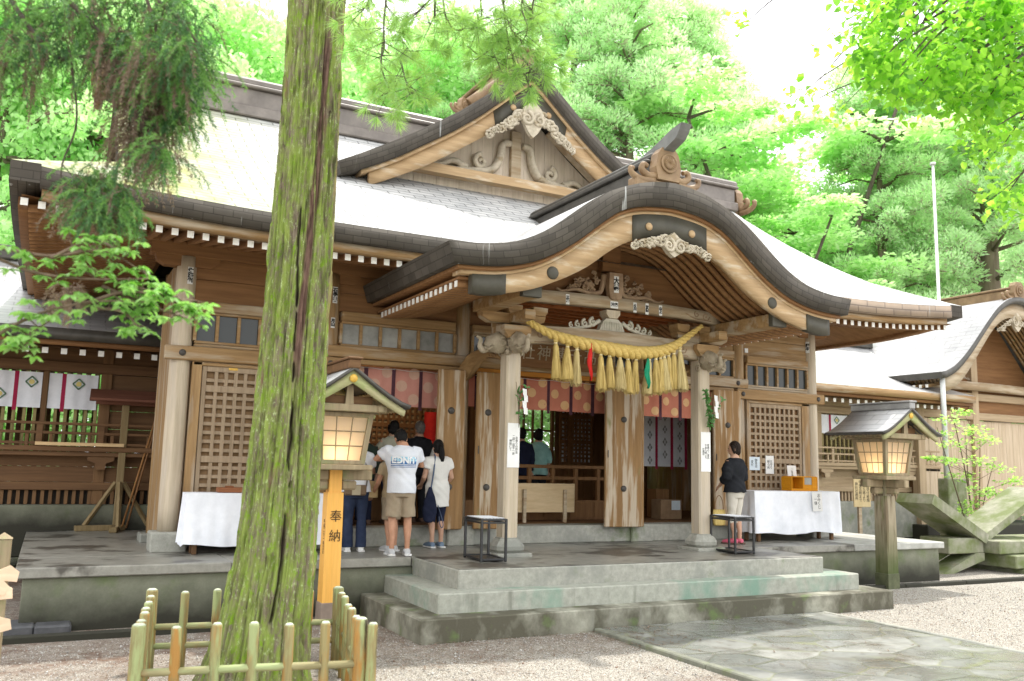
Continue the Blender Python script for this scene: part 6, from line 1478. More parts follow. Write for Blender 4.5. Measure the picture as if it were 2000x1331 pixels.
# understorey behind the corridors: one loose mass nobody could count
def understorey():
    rng = np.random.default_rng(3); cl = []
    for k in range(90):
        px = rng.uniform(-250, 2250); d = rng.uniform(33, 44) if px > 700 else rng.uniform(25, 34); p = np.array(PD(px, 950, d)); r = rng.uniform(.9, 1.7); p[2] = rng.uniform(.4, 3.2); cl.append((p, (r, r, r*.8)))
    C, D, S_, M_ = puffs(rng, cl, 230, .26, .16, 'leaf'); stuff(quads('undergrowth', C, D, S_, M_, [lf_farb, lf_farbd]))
understorey()

# ---- the great mossy cedar in front
def moss_bark():
    ma, t, b, out = nt('moss_covered_bark')
    co = N(t, 'ShaderNodeTexCoord').outputs['Object']
    c = ramp(t, noisen(t, co, (20, 20, 2.6), 9, .7), ((.28, (.06, .045, .03)), (.48, (.20, .16, .115)), (.72, (.36, .31, .235))))
    pale = mixc(t, step01(t, noisen(t, co, (11, 11, 3.4), 10, .75), .40, .56), c, (.25, .32, .075))
    pale = mixc(t, step01(t, noisen(t, co, (38, 38, 16), 8, .8), .56, .63), pale, (.50, .62, .30))
    pale = mixc(t, step01(t, noisen(t, co, (5, 5, 1.1), 6, .6), .63, .70), pale, (.21, .115, .085))
    g = mixc(t, step01(t, noisen(t, co, (15, 15, 8), 10, .82), .525, .60), pale, (.20, .34, .025))
    at = N(t, 'ShaderNodeVertexColor', layer_name='crack').outputs[0]
    sc_ = N(t, 'ShaderNodeSeparateColor'); t.links.new(at, sc_.inputs[0])
    g = mixc(t, sc_.outputs[1], g, ramp(t, noisen(t, co, (22, 22, 2.2), 7, .65), ((.3, (.09, .05, .04)), (.6, (.24, .15, .115)), (.8, (.34, .26, .20)))))
    g = mixc(t, sc_.outputs[0], g, (.028, .018, .014))
    g = mixc(t, sc_.outputs[2], g, (.40, .30, .15))
    t.links.new(g, b.inputs['Base Color']); b.inputs['Roughness'].default_value = .95; b.inputs['Specular IOR Level'].default_value = .15
    bp = N(t, 'ShaderNodeBump'); bp.inputs['Strength'].default_value = 1.; bp.inputs['Distance'].default_value = .02
    t.links.new(noisen(t, co, (40, 40, 9), 9, .75), bp.inputs['Height']); t.links.new(bp.outputs[0], b.inputs['Normal'])
    return ma
BT = thing('cedar_tree', 'huge mossy cedar trunk with a dark vertical crack standing inside the low post fence', 'tree', (-3.78, -3.1, 0))
def big_trunk():
    nr, ns = 300, 240
    rt = [(-.3, .52), (0, .455), (.15, .41), (.5, .36), (1., .322), (1.6, .302), (2.34, .283), (3.5, .264), (4.7, .25), (6.3, .235), (9.5, .2), (14, .15)]
    cx = [(-.3, -3.85), (0, -3.84), (.5, -3.795), (1., -3.745), (2.34, -3.695), (4.7, -3.66), (6.3, -3.655), (14, -3.6)]
    zs = [-.3+6.9*i/(nr-20) for i in range(nr-20)]+[6.6+7.4*(i+1)/20 for i in range(20)]
    V = []; crk = []; crk3 = []
    aC = math.atan2(CPOS[1]+3.1, CPOS[0]+3.7)
    for z in zs:
        r, c = interp(rt, z), interp(cx, z)
        for k in range(ns):
            a = 2*PI*k/ns; ca, sa = math.cos(a), math.sin(a)
            n1 = noise.noise((ca*5.2, sa*5.2, z*.35)); n2 = noise.noise((ca*13+3, sa*13, z*.8)); n3 = noise.noise((ca*28, sa*28+7, z*2.4)); n4 = noise.noise((ca*60, sa*60, z*9))
            ridge = (1-abs(n2)*2.2)
            fl = max(0, 1-z/.9)**2; n5 = noise.noise((ca*7.5+11, sa*7.5, z*.55)); n6 = noise.noise((ca*15+2, sa*15+4, z*1.1)); fur = max(max(0, 1-abs(n5)/.075), .8*max(0, 1-abs(n6)/.07)); furs = fur*(.4+.6*max(0, min(1, .5+1.6*noise.noise((ca*5, sa*5+9, z*1.6)))))
            pl = noise.noise((ca*9+5, sa*9, z*1.9)); d = .018*n1+.020*ridge+.014*n3+.007*n4+(.014 if pl > .12 else .0)+fl*.07*(noise.noise((ca*2.2, sa*2.2, 1.3)))
            ac = aC+.06+.13*math.sin(z*1.1+.4)+.10*noise.noise((0, 0, z*1.4))+.05*noise.noise((4, 0, z*5))-.09*max(0, 1.6-z)*.5
            da = (a-ac+PI) % (2*PI)-PI; wd = .06*(.75+1.1*noise.noise((3, 0, z*2.2))+.5*noise.noise((5, 0, z*7)))*(1 if .55 < z < 4.4 else .12)
            ck = max(0, 1-abs(da)/wd)**.7 if wd > .03 else 0
            ac2 = aC+.42+.06*math.sin(z*1.7); da2 = (a-ac2+PI) % (2*PI)-PI; ck2 = max(0, 1-abs(da2)/(.03+.02*noise.noise((9, 0, z*1.3))))*(.7 if 1.2 < z < 5.8 else .0)
            ck = max(ck, ck2)
            pe = (a-aC+PI) % (2*PI)-PI; wp = .17+.10*noise.noise((7, 0, z*1.3))+.06*noise.noise((1, 2, z*5)); peel = max(0, min(1, (wp-abs(pe-.30+.22*math.sin(z*.8)))*14))*max(0, min(1, (z-2.2)*1.6))*max(0, min(1, (6.2-z)*2.))*(1 if noise.noise((ca*7, sa*7, z*1.1)) > -.22 else .25)
            pl_r = max(0, min(1, (.11-abs(pe-1.42+.03*math.sin(z*2)))*22))*(1 if z > .9 else 0)*(.5+.5*noise.noise((2, 1, z*3)))
            d -= .018*peel+.016*furs; crk3.append((0, peel, pl_r))
            V.append((c+ca*(r+d-.045*ck), -3.1+sa*(r+d-.045*ck), z)); crk.append(min(1, ck*1.1+.72*furs+max(0, -.62-n2)*1.0+max(0, .12-ridge-.2)*.0))  # crack mask also darkens furrows and hollows, painting shade into the bark
    F = [(i*ns+k, i*ns+(k+1) % ns, (i+1)*ns+(k+1) % ns, (i+1)*ns+k) for i in range(nr-1) for k in range(ns)]
    me = bpy.data.meshes.new('trunk'); off = np.array((-3.78, -3.1, 0)); me.from_pydata((np.array(V)-off).tolist(), [], F); me.materials.append(moss_bark())
    ca_ = me.color_attributes.new('crack', 'FLOAT_COLOR', 'POINT'); q = np.ones((len(V), 4), np.float32); q[:, :3] = np.array(crk3); q[:, 0] = np.array(crk); ca_.data.foreach_set('color', q.reshape(-1))
    me.polygons.foreach_set('use_smooth', [True]*len(F)); o = bpy.data.objects.new('trunk', me); COL.objects.link(o); o.parent = BT
big_trunk()
def tufts_from(rng, cl, needles, l, w):
    Cs, Ds, Ss = [], [], []
    for c, ax, sp in cl:
        k = needles; d = unit(np.array(ax)+rng.normal(size=(k, 3))*sp); L = l*rng.uniform(.7, 1.15, (k, 1)); Cs.append(np.array(c)+d*L*.5); Ds.append(d*L*.5); Ss.append(unit(np.cross(d, rng.normal(size=(k, 3))))*w*.5)
    return np.concatenate(Cs), np.concatenate(Ds), np.concatenate(Ss)
# crown high above the frame
rng = np.random.default_rng(21); mb = MB(); cl = []
for k in range(34):
    z = 8.2+k*.18; a = k*2.4; L = 2.6*(1-k/40); e = Vector((-3.65+math.cos(a)*L, -3.1+math.sin(a)*L, z+.2)); mb.tube([(-3.65, -3.1, z), e], [.06, .015], 6)
    for q in (.6, 1.): r = .55; cl.append((np.array(Vector((-3.65, -3.1, z)).lerp(e, q)), (r, r, r*.7)))
C, D, S_, M_ = puffs(rng, cl, 260, .16, .03, 'needle'); cr_ = quads('crown', C, D, S_, M_, [lf_cedar, lf_cedard, lf_brown], BT); mb.build('branch', bark_d, BT)

# ---- low post fence around it
FN = thing('post_fence', 'low square fence of mossy wooden posts and rails around the great cedar', 'fence', (-3.95, -3.25, 0))
fm = wood('lichened_post_wood', (.17, .14, .055), (.36, .30, .135), 'z', keep=True, patch=(.38, .20, .05), psc=(8, 8, 1.6), pth=(.48, .60), moss=(.33, .38, .17), msc=(9, 9, 1.6), mth=(.50, .62), streak=(.07, .06, .035), ssc=(16, 16, 1.8), sth=(.58, .68)); ftop = mat('pale_lichened_end', (.46, .52, .36), (.62, .66, .5), sc=20)
cn = [(-4.90, -4.02), (-3.33, -4.30), (-2.97, -2.50), (-4.63, -2.20)]
def fpost(x, y, h, r):
    rnd = random.Random(int(x*1000+y*77)); h += rnd.uniform(-.015, .02); tx, ty = rnd.uniform(-.012, .012), rnd.uniform(-.012, .012); mb = MB(); k = 14
    mb.loft([[(x+tx*z+rr*(1+.06*math.sin(3*i+z*5))*math.cos(2*PI*i/k), y+ty*z+rr*(1+.06*math.sin(3*i+z*5))*math.sin(2*PI*i/k), z) for i in range(k)] for z, rr in ((-.2, r), (.2, r*1.02), (h*.6, r*.97), (h-.025, r), (h-.012, r*.93))], caps=True)
    o = mb.build('post', fm, FN); MB().loft([[(x+tx*h+rr*math.cos(2*PI*i/k), y+ty*h+rr*math.sin(2*PI*i/k), z) for i in range(k)] for z, rr in ((h-.0125, r*.92), (h, r*.6), (h+.003, r*.1))]).build('post_top', ftop, o)
for s in range(4):
    (xa, ya_), (xb, yb_) = cn[s], cn[(s+1) % 4]; nn = (6, 6, 6, 6)[s]
    fpost(xa, ya_, .70, .052)
    for k in range(1, nn):
        if s == 2 and k in (3, 2): pass
        fpost(lerp(xa, xb, k/nn), lerp(ya_, yb_, k/nn), .68 if s != 2 else .68, .038)
    for z in (.19, .36): MB().tube([(xa, ya_, z), (lerp(xa, xb, .5), lerp(ya_, yb_, .5), z+.006), (xb, yb_, z)], .028, 10).build('rail', wood('lichened_rail', (.22, .19, .09), (.40, .36, .19), 'x', keep=True, moss=(.33, .38, .18), msc=(2, 8, 8), mth=(.45, .6), patch=(.38, .20, .08), psc=(2.5, 4, 4), pth=(.6, .68)) if 'lichened_rail' not in bpy.data.materials else bpy.data.materials['lichened_rail'], FN)
fpost(-3.26, -4.36, .675, .04); 

lf_spray = leafmat('cedar_spray_needles', (.12, .27, .07), (.24, .42, .13), .4, sc=3); lf_sprayd = leafmat('cedar_spray_needles_deep', (.05, .13, .05), (.11, .23, .09), .35, sc=3)
# ---- drooping cedar sprays, upper left
CB = thing('cedar_branch', 'drooping cedar branch with brown dry needles hanging before the roof at upper left', 'branch', PD(250, 150, 5.2))
def drooping(clumps, seed, parent, dist):
    rng = np.random.default_rng(seed); C, D, S_, M_ = [], [], [], []; tw = MB()
    for (px, py, rad, n, br, ln) in clumps:
        c = np.array(PD(px, py, dist+rng.uniform(-.35, .35))); R_ = rad/1727*dist
        for k in range(int(n*2.1)):
            g = rng.normal(size=3)*np.array((.55, .55, .5))*R_; p = c+g; a = rng.uniform(0, 6.28); hv = rng.random() < br; out = np.array((math.cos(a), math.sin(a), 0))*(.4 if hv else .95)+g/max(R_, .01)*.4
            L = ln*rng.uniform(.6, 1.3)/1727*dist; m = 2 if hv else (1 if rng.random() < .5 else 0); st = 14
            prev = p; pts = [p]
            for s in range(st):
                u = s/st; v = out*(1-u*.7)*.9+np.array((0, 0, -.25-(1.2 if hv else .8)*u)); v /= np.linalg.norm(v); prev = prev+v*L/st; pts.append(prev)
                for q in range(4):
                    d = unit(v*1.0+rng.normal(size=3)*.5); l = .036*rng.uniform(.7, 1.2)*(1.1-.4*u); C.append(prev+d*l*.5); D.append(d*l*.5); S_.append(unit(np.cross(d, rng.normal(size=3)))*.0027); M_.append(m)
            if k % 4 == 0: tw.tube([pts[0], pts[6], pts[12]], [.003, .0025, .001], 4)
    o = quads('foliage', np.array(C), np.array(D), np.array(S_), M_, [lf_spray, lf_sprayd, lf_brown], parent); tw.build('twigs', twig, parent); return o
drooping([(20, 20, 90, 60, .1, 80), (110, 40, 80, 60, .12, 80), (200, 20, 85, 60, .15, 80), (285, 15, 80, 60, .15, 80), (350, 35, 55, 45, .1, 70), (20, 100, 60, 35, .25, 75), (90, 95, 45, 25, .2, 70), (215, 105, 30, 26, .65, 85), (265, 110, 45, 36, .65, 85), (315, 105, 48, 40, .4, 80), (365, 100, 34, 34, .0, 65), (368, 155, 28, 30, .0, 60), (325, 175, 34, 28, .55, 70), (285, 170, 32, 32, .85, 90), (245, 155, 22, 16, .85, 75), (272, 235, 26, 32, .9, 90), (275, 280, 28, 40, .95, 95), (318, 245, 32, 28, .2, 65), (350, 215, 28, 26, .0, 60), (312, 295, 24, 20, .25, 70)], 5, CB, 5.2)
drooping([(185, 345, 36, 26, .05, 60), (165, 380, 28, 34, .85, 70), (195, 375, 36, 40, .05, 75), (225, 405, 26, 26, .05, 65), (180, 400, 25, 20, .3, 70), (115, 585, 14, 6, 1., 50), (140, 555, 12, 6, 1., 50)], 6, CB, 5.0)
mb = MB()
for pts, r in (([(-60, -120), (90, 95), (150, 110), (215, 105)], .016), ([(-40, -150), (190, 60), (260, 215), (275, 240)], .02), ([(150, -120), (330, 20), (390, 90)], .016), ([(136, 100), (150, 235), (122, 320), (120, 370), (125, 430)], .007), ([(165, 110), (240, 165), (262, 230)], .008), ([(250, -100), (300, 40), (320, 150), (300, 260)], .013), ([(120, 320), (150, 350), (190, 360)], .005)):
    pa = smooth_path([PD(x, y, 5.15) for x, y in pts], 5); mb.tube(pa, [r*(1-.6*i/len(pa)) for i in range(len(pa))], 6)
mb.build('branch', bark_d, CB)
q = PD(278, 240, 5.1); mb = MB(); mb.tube([q+Vector((-.05, 0, .05)), q, q+Vector((.02, 0, -.06))], [.035, .05, .02], 8); mb.build('dark_cone_cluster', bark_d, CB)

# ---- glossy evergreen branch, left
def leafy(label, polys, dist, seed, n, L, W, mats, name='leafy_branch', droop=.25, spread=.10, whorl=True, mix=.0):
    rnd = random.Random(seed); T = thing(name, label, 'branch', PD(*polys[0][1], dist)); mb = MB(); items = []
    for poly in polys:
        pa = smooth_path([PD(x, y, dist+rnd.uniform(-.08, .08)) for x, y in poly], 6); mb.tube(pa, [.011*(1-.75*i/len(pa)) for i in range(len(pa))], 6)
        for k in range(n):
            p = pa[rnd.randrange(2, len(pa))]; d = Vector((rnd.uniform(-1, 1), rnd.uniform(-1, 1), rnd.uniform(-.5, .6))); e = p+d*spread*rnd.uniform(.3, 1.2); mb.tube([p, p.lerp(e, .5)+Vector((0, 0, .01)), e], [.0035, .003, .0015], 4, caps=False)
            m = rnd.randint(5, 8) if whorl else 1
            for j in range(m):
                a = 2*PI*j/m+rnd.uniform(-.4, .4); dd = Vector((math.cos(a), math.sin(a), -droop+rnd.uniform(-.35, .35))); items.append((e, dd, (rnd.uniform(-.35, .35), rnd.uniform(-.35, .35), 1), L*rnd.uniform(.65, 1.15), W*rnd.uniform(.8, 1.15), 1 if rnd.random() < mix else 0))
    mb.build('twigs', twig, T); leaves_mesh('foliage', items, mats, T); return T
leafy('glossy evergreen leafy branch reaching in from the left before the hall corner', [[(-60, 470), (90, 500), (200, 490), (285, 535)], [(-60, 480), (60, 530), (170, 545), (290, 545)], [(100, 505), (180, 470), (250, 500)], [(-80, 700), (60, 620), (180, 590), (290, 590)], [(150, 600), (250, 570), (340, 590), (395, 640)], [(200, 560), (300, 600), (370, 625)], [(180, 600), (240, 610), (270, 640)], [(-40, 690), (40, 660), (110, 620)], [(-60, 640), (30, 680), (70, 650)], [(250, 560), (320, 575), (385, 600)]], 4.5, 3, 16, .064, .028, [lf_gloss, lf_broad], spread=.13, mix=.25)
# ---- bright broad leaves hanging in at upper right
def hanging(label, seed, blobs, dist, n, L, W, mats, name='leafy_branch'):
    rnd = random.Random(seed); T = thing(name, label, 'branch', PD(blobs[0][0], blobs[0][1], dist)); items = []; mb = MB()
    for (x, y, r) in blobs:
        c = PD(x, y, dist+rnd.uniform(-.7, .7)); rr = r/1727*dist
        t0 = PD(x+rnd.uniform(60, 200), y-rnd.uniform(60, 220), dist); mb.tube([t0, t0.lerp(c, .6)+Vector((0, 0, .05)), c], [.012, .008, .003], 5)
        for k in range(int(n*(r/60)**2)):
            v = Vector((rnd.gauss(0, .5), rnd.gauss(0, .5), rnd.gauss(0, .42)))*rr; items.append((c+v, (rnd.uniform(-1, 1), rnd.uniform(-1, 1), rnd.uniform(-.9, .2)), (rnd.uniform(-.6, .6), rnd.uniform(-.6, .6), 1), L*rnd.uniform(.6, 1.2), W*rnd.uniform(.7, 1.2), 0 if rnd.random() < .75 else 1))
    mb.build('twigs', bark_d, T); leaves_mesh('foliage', items, mats, T); return T
rnd = random.Random(77); bl = []
for k in range(60):
    x = rnd.uniform(1690, 2040); top = -40; lo = interp([(1690, 120), (1760, 210), (1830, 190), (1880, 260), (1920, 330), (1960, 400), (2040, 420)], x); y = rnd.uniform(top, lo); bl.append((x, y, rnd.uniform(38, 60)))
bl += [(rnd.uniform(1760, 2030), rnd.uniform(-30, 200), 55) for _ in range(26)]+[(1690, 60, 40), (1700, 20, 45), (1720, 110, 40), (1745, 165, 40), (1790, 180, 40), (1905, 300, 40), (1950, 380, 40), (1985, 400, 40), (1900, 240, 45)]
hanging('vivid green broad-leaved branch hanging into the upper right corner', 5, bl, 7.5, 78, .086, .06, [lf_fresh, lf_broad])
hanging('yellow green leafy sprig hanging against the white sky right of centre', 9, [(1560, 190, 36), (1590, 170, 36), (1620, 200, 34), (1550, 220, 30), (1640, 215, 30), (1605, 90, 22), (1620, 60, 20), (1440, 60, 26), (1450, 30, 26)], 12, 42, .13, .09, [lf_fresh, lf_maple])
# ---- pine sprays, top centre
PB = thing('pine_branch', 'light green pine sprays hanging from the top edge beside the mossy trunk', 'branch', PD(850, 20, 7.5)); rng = np.random.default_rng(31); rnd = random.Random(31); cl = []; mb = MB()
def pine_twig(pts, n):
    pa = smooth_path([PD(x, y, 7.5+rnd.uniform(-.2, .2)) for x, y in pts], 6); mb.tube(pa, [.010*(1-.7*i/len(pa)) for i in range(len(pa))], 5)
    for k in range(n):
        p = pa[rnd.randrange(3, len(pa))]; e = p+Vector((rnd.uniform(-.22, .22), rnd.uniform(-.22, .22), rnd.uniform(-.2, .08))); mb.tube([p, e], [.004, .002], 4, caps=False); cl.append((e, np.array(e-p)/.2+np.array((0, 0, -.25)), .75))
for t_ in ([(760, -60), (750, 40), (745, 110), (690, 95)], [(750, 60), (745, 130), (760, 175), (740, 190)], [(860, -80), (870, 30), (900, 60), (930, 20)], [(980, -60), (985, 20), (995, 90), (1010, 135)], [(980, 0), (1000, 60), (1040, 100), (1050, 140)], [(900, -60), (820, 20), (780, 60), (800, 100)], [(1000, 40), (960, 80), (975, 130)], [(700, -60), (720, 0), (690, 40)], [(1060, -60), (1040, 20), (1060, 60)], [(780, 110), (790, 150), (800, 185)], [(930, -60), (940, 30), (920, 60)], [(1010, 100), (1035, 135), (1020, 150)], [(850, -50), (850, 20), (840, 50)], [(1080, -80), (1020, 0), (1030, 60), (1000, 110)]): pine_twig(t_, 19)
C, D, S_ = tufts_from(rng, cl, 60, .135, .0046); quads('foliage', C, D, S_, (rng.random(len(C)) < .3).astype(int), [lf_pine, lf_cedar], PB); mb.build('twigs', bark_d, PB)
# ---- young maple by the flagpole
q = P(1905, 1010, 'y', 2.6); YM = thing('young_maple', 'young maple sapling with yellow green layered leaves beside the flagpole post', 'shrub', (q.x, 2.6, 0)); rnd = random.Random(8); rng = np.random.default_rng(8); mb = MB(); cl = []
for k in range(5):
    top = P(1830+k*28, (835, 800, 850, 860, 900)[k], 'y', 2.4+.15*k); b_ = Vector((q.x, 2.6, 0)); mid = b_.lerp(top, .5)+Vector((rnd.uniform(-.1, .1), 0, .1)); pa = smooth_path([b_, mid, top], 6); mb.tube(pa, [.02*(1-.8*i/len(pa))+.002 for i in range(len(pa))], 6)
for (x, y, r) in ((1850, 820, 40), (1880, 805, 30), (1900, 840, 50), (1930, 860, 45), (1870, 870, 50), (1910, 900, 50), (1950, 915, 45), (1975, 940, 40), (1880, 930, 50), (1920, 960, 50), (1830, 895, 22), (1812, 895, 16), (1840, 850, 35), (1900, 985, 45), (1945, 965, 40), (1885, 1000, 30), (1860, 900, 40)):
    p = P(x, y, 'y', 2.5+rnd.uniform(-.4, .4)); rr = r/1727*15; cl.append((np.array(p), (rr*1.1, rr*1.1, rr*.35))); mb.tube([Vector((q.x, 2.6, p.z-.35)), p], [.008, .003], 5)
C, D, S_, M_ = puffs(rng, cl, 330, .10, .07, 'flat'); quads('crown', C, D, S_, M_, [lf_young, lf_maple], YM); mb.build('trunk', twig, YM)
# ================================================================== people
def remesh(mb, voxel, smooth_it=6, wr=0., seed=0):
    me = bpy.data.meshes.new('tmp'); me.from_pydata(mb.v, [], mb.f); o = bpy.data.objects.new('tmp', me); COL.objects.link(o)
    r = o.modifiers.new('r', 'REMESH'); r.mode = 'VOXEL'; r.voxel_size = voxel; r.use_smooth_shade = True
    s = o.modifiers.new('s', 'SMOOTH'); s.factor = .5; s.iterations = smooth_it
    bpy.context.view_layer.update()
    m2 = bpy.data.meshes.new_from_object(o.evaluated_get(bpy.context.evaluated_depsgraph_get())); bpy.data.objects.remove(o); bpy.data.meshes.remove(me)
    if wr:
        n = len(m2.vertices); co = np.empty(n*3, np.float32); m2.vertices.foreach_get('co', co); co = co.reshape(-1, 3); nr = np.empty(n*3, np.float32); m2.vertices.foreach_get('normal', nr); nr = nr.reshape(-1, 3)
        p = seed*1.7
        w = np.sin(co[:, 2]*38+co[:, 0]*26+2.5*np.sin(co[:, 0]*11+co[:, 2]*9+p))*.55+np.sin(co[:, 2]*17-co[:, 0]*34+3*np.sin(co[:, 2]*7+p)+co[:, 1]*20)*.5
        co = co+nr*(wr*w)[:, None]; m2.vertices.foreach_set('co', co.reshape(-1).astype(np.float32)); m2.update()
    m2.polygons.foreach_set('use_smooth', [True]*len(m2.polygons)); return m2
def put(me, name, ma, parent):
    me.name = name; me.materials.clear()
    for q in (ma if isinstance(ma, list) else [ma]): me.materials.append(q)
    o = bpy.data.objects.new(name, me); COL.objects.link(o)
    if parent is not None: o.parent = parent
    return o
def ell(mb, rows, n=20):
    """rows: (cx, cy, z, rx, ry)"""
    mb.loft([[(cx+rx*math.cos(2*PI*i/n), cy+ry*math.sin(2*PI*i/n), z) for i in range(n)] for cx, cy, z, rx, ry in rows])
def ball(mb, c, r, n=14, m_=10, M=None):
    rows = []
    for j in range(m_+1):
        t = -PI/2+PI*(j+.02 if j == 0 else j-.02 if j == m_ else j)/m_; rows.append([(c[0]+r[0]*math.cos(t)*math.cos(2*PI*i/n), c[1]+r[1]*math.cos(t)*math.sin(2*PI*i/n), c[2]+r[2]*math.sin(t)) for i in range(n)])
    mb.loft(rows, M=M)
skin = mat('warm_skin', (.52, .30, .20), (.60, .365, .255), sc=8, rough=.55, bump=.03, spec=.35)
skin_t = mat('tanned_skin', (.46, .235, .14), (.54, .29, .185), sc=8, rough=.55, bump=.03, spec=.35)
hair_b = mat('black_hair', (.005, .0045, .0045), (.014, .012, .011), sc=(60, 60, 6), rough=.6, bump=.5, spec=.2); hair_g = mat('grey_hair', (.12, .11, .10), (.26, .25, .23), sc=(60, 60, 8), rough=.5, bump=.4)
hair_br = mat('dark_brown_hair', (.012, .007, .005), (.03, .018, .012), sc=(60, 60, 6), rough=.6, bump=.5, spec=.22)
def cl_(name, a, b, bump=.12): return mat(name, a, b, sc=5, bsc=120, rough=.9, bump=bump, spec=.12, bdist=.002)
eye_m = mat('dark_eyes', (.01, .008, .008), (.02, .015, .012), sc=4, bump=0, rough=.2)
def person(label, loc, rz, H, sp):
    s = H; f = sp.get('fem', False); shw = (.104 if f else .122)*s; hipw = (.098 if f else .094)*s; bow = sp.get('bow', 0.); sk = sp.get('skin', skin)
    sh_z, hip_z, kn_z = .815*s, .505*s, .275*s; lean = sp.get('lean', .0)*s
    st = sp.get('stance', .052)*s; ydz = lambda z: lean*max(0, (z-hip_z)/(s-hip_z))**1.2
    hd = Vector((sp.get('hx', 0)*s, ydz(.93*s)+bow*.085*s, (.928-.028*bow)*s)); hr = (.046*s, .057*s, .067*s)
    HR = Matrix.Translation(hd) @ Matrix.Rotation(sp.get('turn', 0), 4, 'Z') @ Matrix.Rotation(-bow*.75, 4, 'X')
    b = MB()
    torso = [(hip_z-.055*s, .070*s, .055*s, 0), (hip_z, hipw, .068*s, 0), (.56*s, hipw*.97, .066*s, 0), (.62*s, (.078 if f else .086)*s, .055*s, 0), (.70*s, shw*.86, .064*s, 0), (.77*s, shw*.98, .062*s, 0), (sh_z, shw*.82, .05*s, 0), (.845*s, .05*s, .038*s, 0), (.875*s, .034*s, .034*s, 0)]
    ell(b, [(0, ydz(z)+o, z, rx, ry) for z, rx, ry, o in torso])
    b.tube([(0, ydz(.84*s), .84*s), hd+Vector((0, -.012*s, -.03*s))], [.034*s, .032*s], 12)
    ball(b, (0, 0, 0), hr, M=HR); ball(b, (0, .018*s, -.036*s), (.033*s, .036*s, .034*s), M=HR)                     # skull, jaw
    ball(b, (0, .060*s, -.012*s), (.008*s, .012*s, .012*s), 8, 6, HR)                                              # nose
    for sg in (1, -1): ball(b, (sg*.046*s, -.004*s, -.010*s), (.006*s, .013*s, .019*s), 8, 6, HR)                  # ears
    b.tube([(-.012*s, .052*s, -.036*s), (0, .056*s, -.036*s), (.012*s, .052*s, -.036*s)], .0045*s, 6, M=HR)        # lips
    foot = []
    for sg in (1, -1):
        x = sg*st; ft = sp.get('feet', {}).get(sg, (0, 0)); an = Vector((x+ft[0], ft[1]-.012*s, .045*s)); kn = Vector((x*1.02+ft[0]*.5, ft[1]*.5+.012*s, kn_z)); hp = Vector((sg*.05*s, 0, hip_z-.01*s))
        b.tube([hp, hp.lerp(kn, .45), kn+Vector((0, 0, .03*s)), kn, kn+Vector((0, -.012*s, -.07*s)), an+Vector((0, -.004*s, .07*s)), an, an+Vector((0, 0, -.03*s))], [.054*s, .047*s, .034*s, .032*s, .033*s, .022*s, .020*s, .02*s], 12)
        b.tube([an+Vector((0, -.022*s, -.02*s)), an+Vector((sg*.008*s, .05*s, -.026*s)), an+Vector((sg*.012*s, .11*s, -.03*s))], [.022*s, .023*s, .016*s], 10); foot.append((sg, an))
    arms = {}
    for sg in (1, -1):
        S = Vector((sg*shw*.93, ydz(sh_z), sh_z-.012*s)); E, Wr = sp['arms'][sg]; E = Vector(E)*s; Wr = Vector(Wr)*s; arms[sg] = (S, E, Wr)
        b.tube([S, S.lerp(E, .5), E, E.lerp(Wr, .35), Wr], [.032*s, .028*s, .023*s, .022*s, .0155*s], 12)
        d = (Wr-E).normalized(); pal = Wr+d*.045*s; side = d.cross(Vector((0, 1, 0)) if abs(d.y) < .8 else Vector((0, 0, 1))).normalized(); nrm = side.cross(d)
        Mh = Matrix((( side.x, d.x, nrm.x, Wr.x), (side.y, d.y, nrm.y, Wr.y), (side.z, d.z, nrm.z, Wr.z), (0, 0, 0, 1)))
        b.tube([(0, -.01*s, 0), (0, .02*s, 0), (0, .052*s, 0)], [.015*s, .024*s, .022*s], 10, M=Mh, sq=.5)
        for k, (dx, ln) in enumerate(((-.018, .038), (-.006, .044), (.006, .041), (.018, .032))):
            b.tube([(dx*s, .045*s, 0), (dx*1.1*s, (.052+ln*.5)*s, -.004*s), (dx*1.1*s, (.05+ln)*s, -.012*s)], [.0056*s, .0052*s, .0042*s], 7, M=Mh)
        b.tube([(sg*.016*s, .012*s, -.002*s), (sg*.030*s, .03*s, -.008*s), (sg*.032*s, .05*s, -.012*s)], [.0075*s, .0065*s, .005*s], 7, M=Mh)
    o = put(remesh(b, .0072, 4), 'person', sk, None); o.location = loc; o.rotation_euler = (0, 0, rz); tag(o, label, 'person')
    eb = MB()
    for sg in (1, -1): ball(eb, (sg*.019*s, .0525*s, .004*s), (.0065*s, .004*s, .004*s), 8, 6, HR)
    put(remesh(eb, .003, 0), 'eyes', eye_m, o)
    # hair
    h = MB(); hk = sp.get('hair', 'short'); hm = sp.get('haircol', hair_b)
    ball(h, (0, -.010*s, .012*s), (hr[0]*1.12, hr[1]*1.06, hr[2]*1.0), M=HR)
    if hk == 'short': ball(h, (0, -.022*s, -.012*s), (.045*s, .04*s, .05*s), M=HR)
    if hk in ('bob', 'long', 'pony'): ball(h, (0, -.020*s, -.02*s), (.049*s, .046*s, .055*s), M=HR)
    if hk == 'bob':
        for sg in (1, -1): h.tube([(sg*.040*s, .012*s, .03*s), (sg*.047*s, .008*s, -.01*s), (sg*.042*s, .0, -.05*s)], [.018*s, .017*s, .008*s], 8, M=HR)
    if hk == 'long': ell(h, [(0, hd.y-.03*s, z, r, .026*s) for z, r in ((.80*s, .03*s), (.84*s, .046*s), (.90*s, .05*s))])
    if hk == 'pony':
        h.tube([tuple(HR @ Vector(v)) for v in ((0, -.055*s, .01*s), (0, -.078*s, -.012*s))]+[(.004*s, hd.y-.085*s, .865*s), (.006*s, hd.y-.083*s, .80*s), (.004*s, hd.y-.072*s, .745*s)], [.016*s, .022*s, .029*s, .024*s, .004*s], 10)
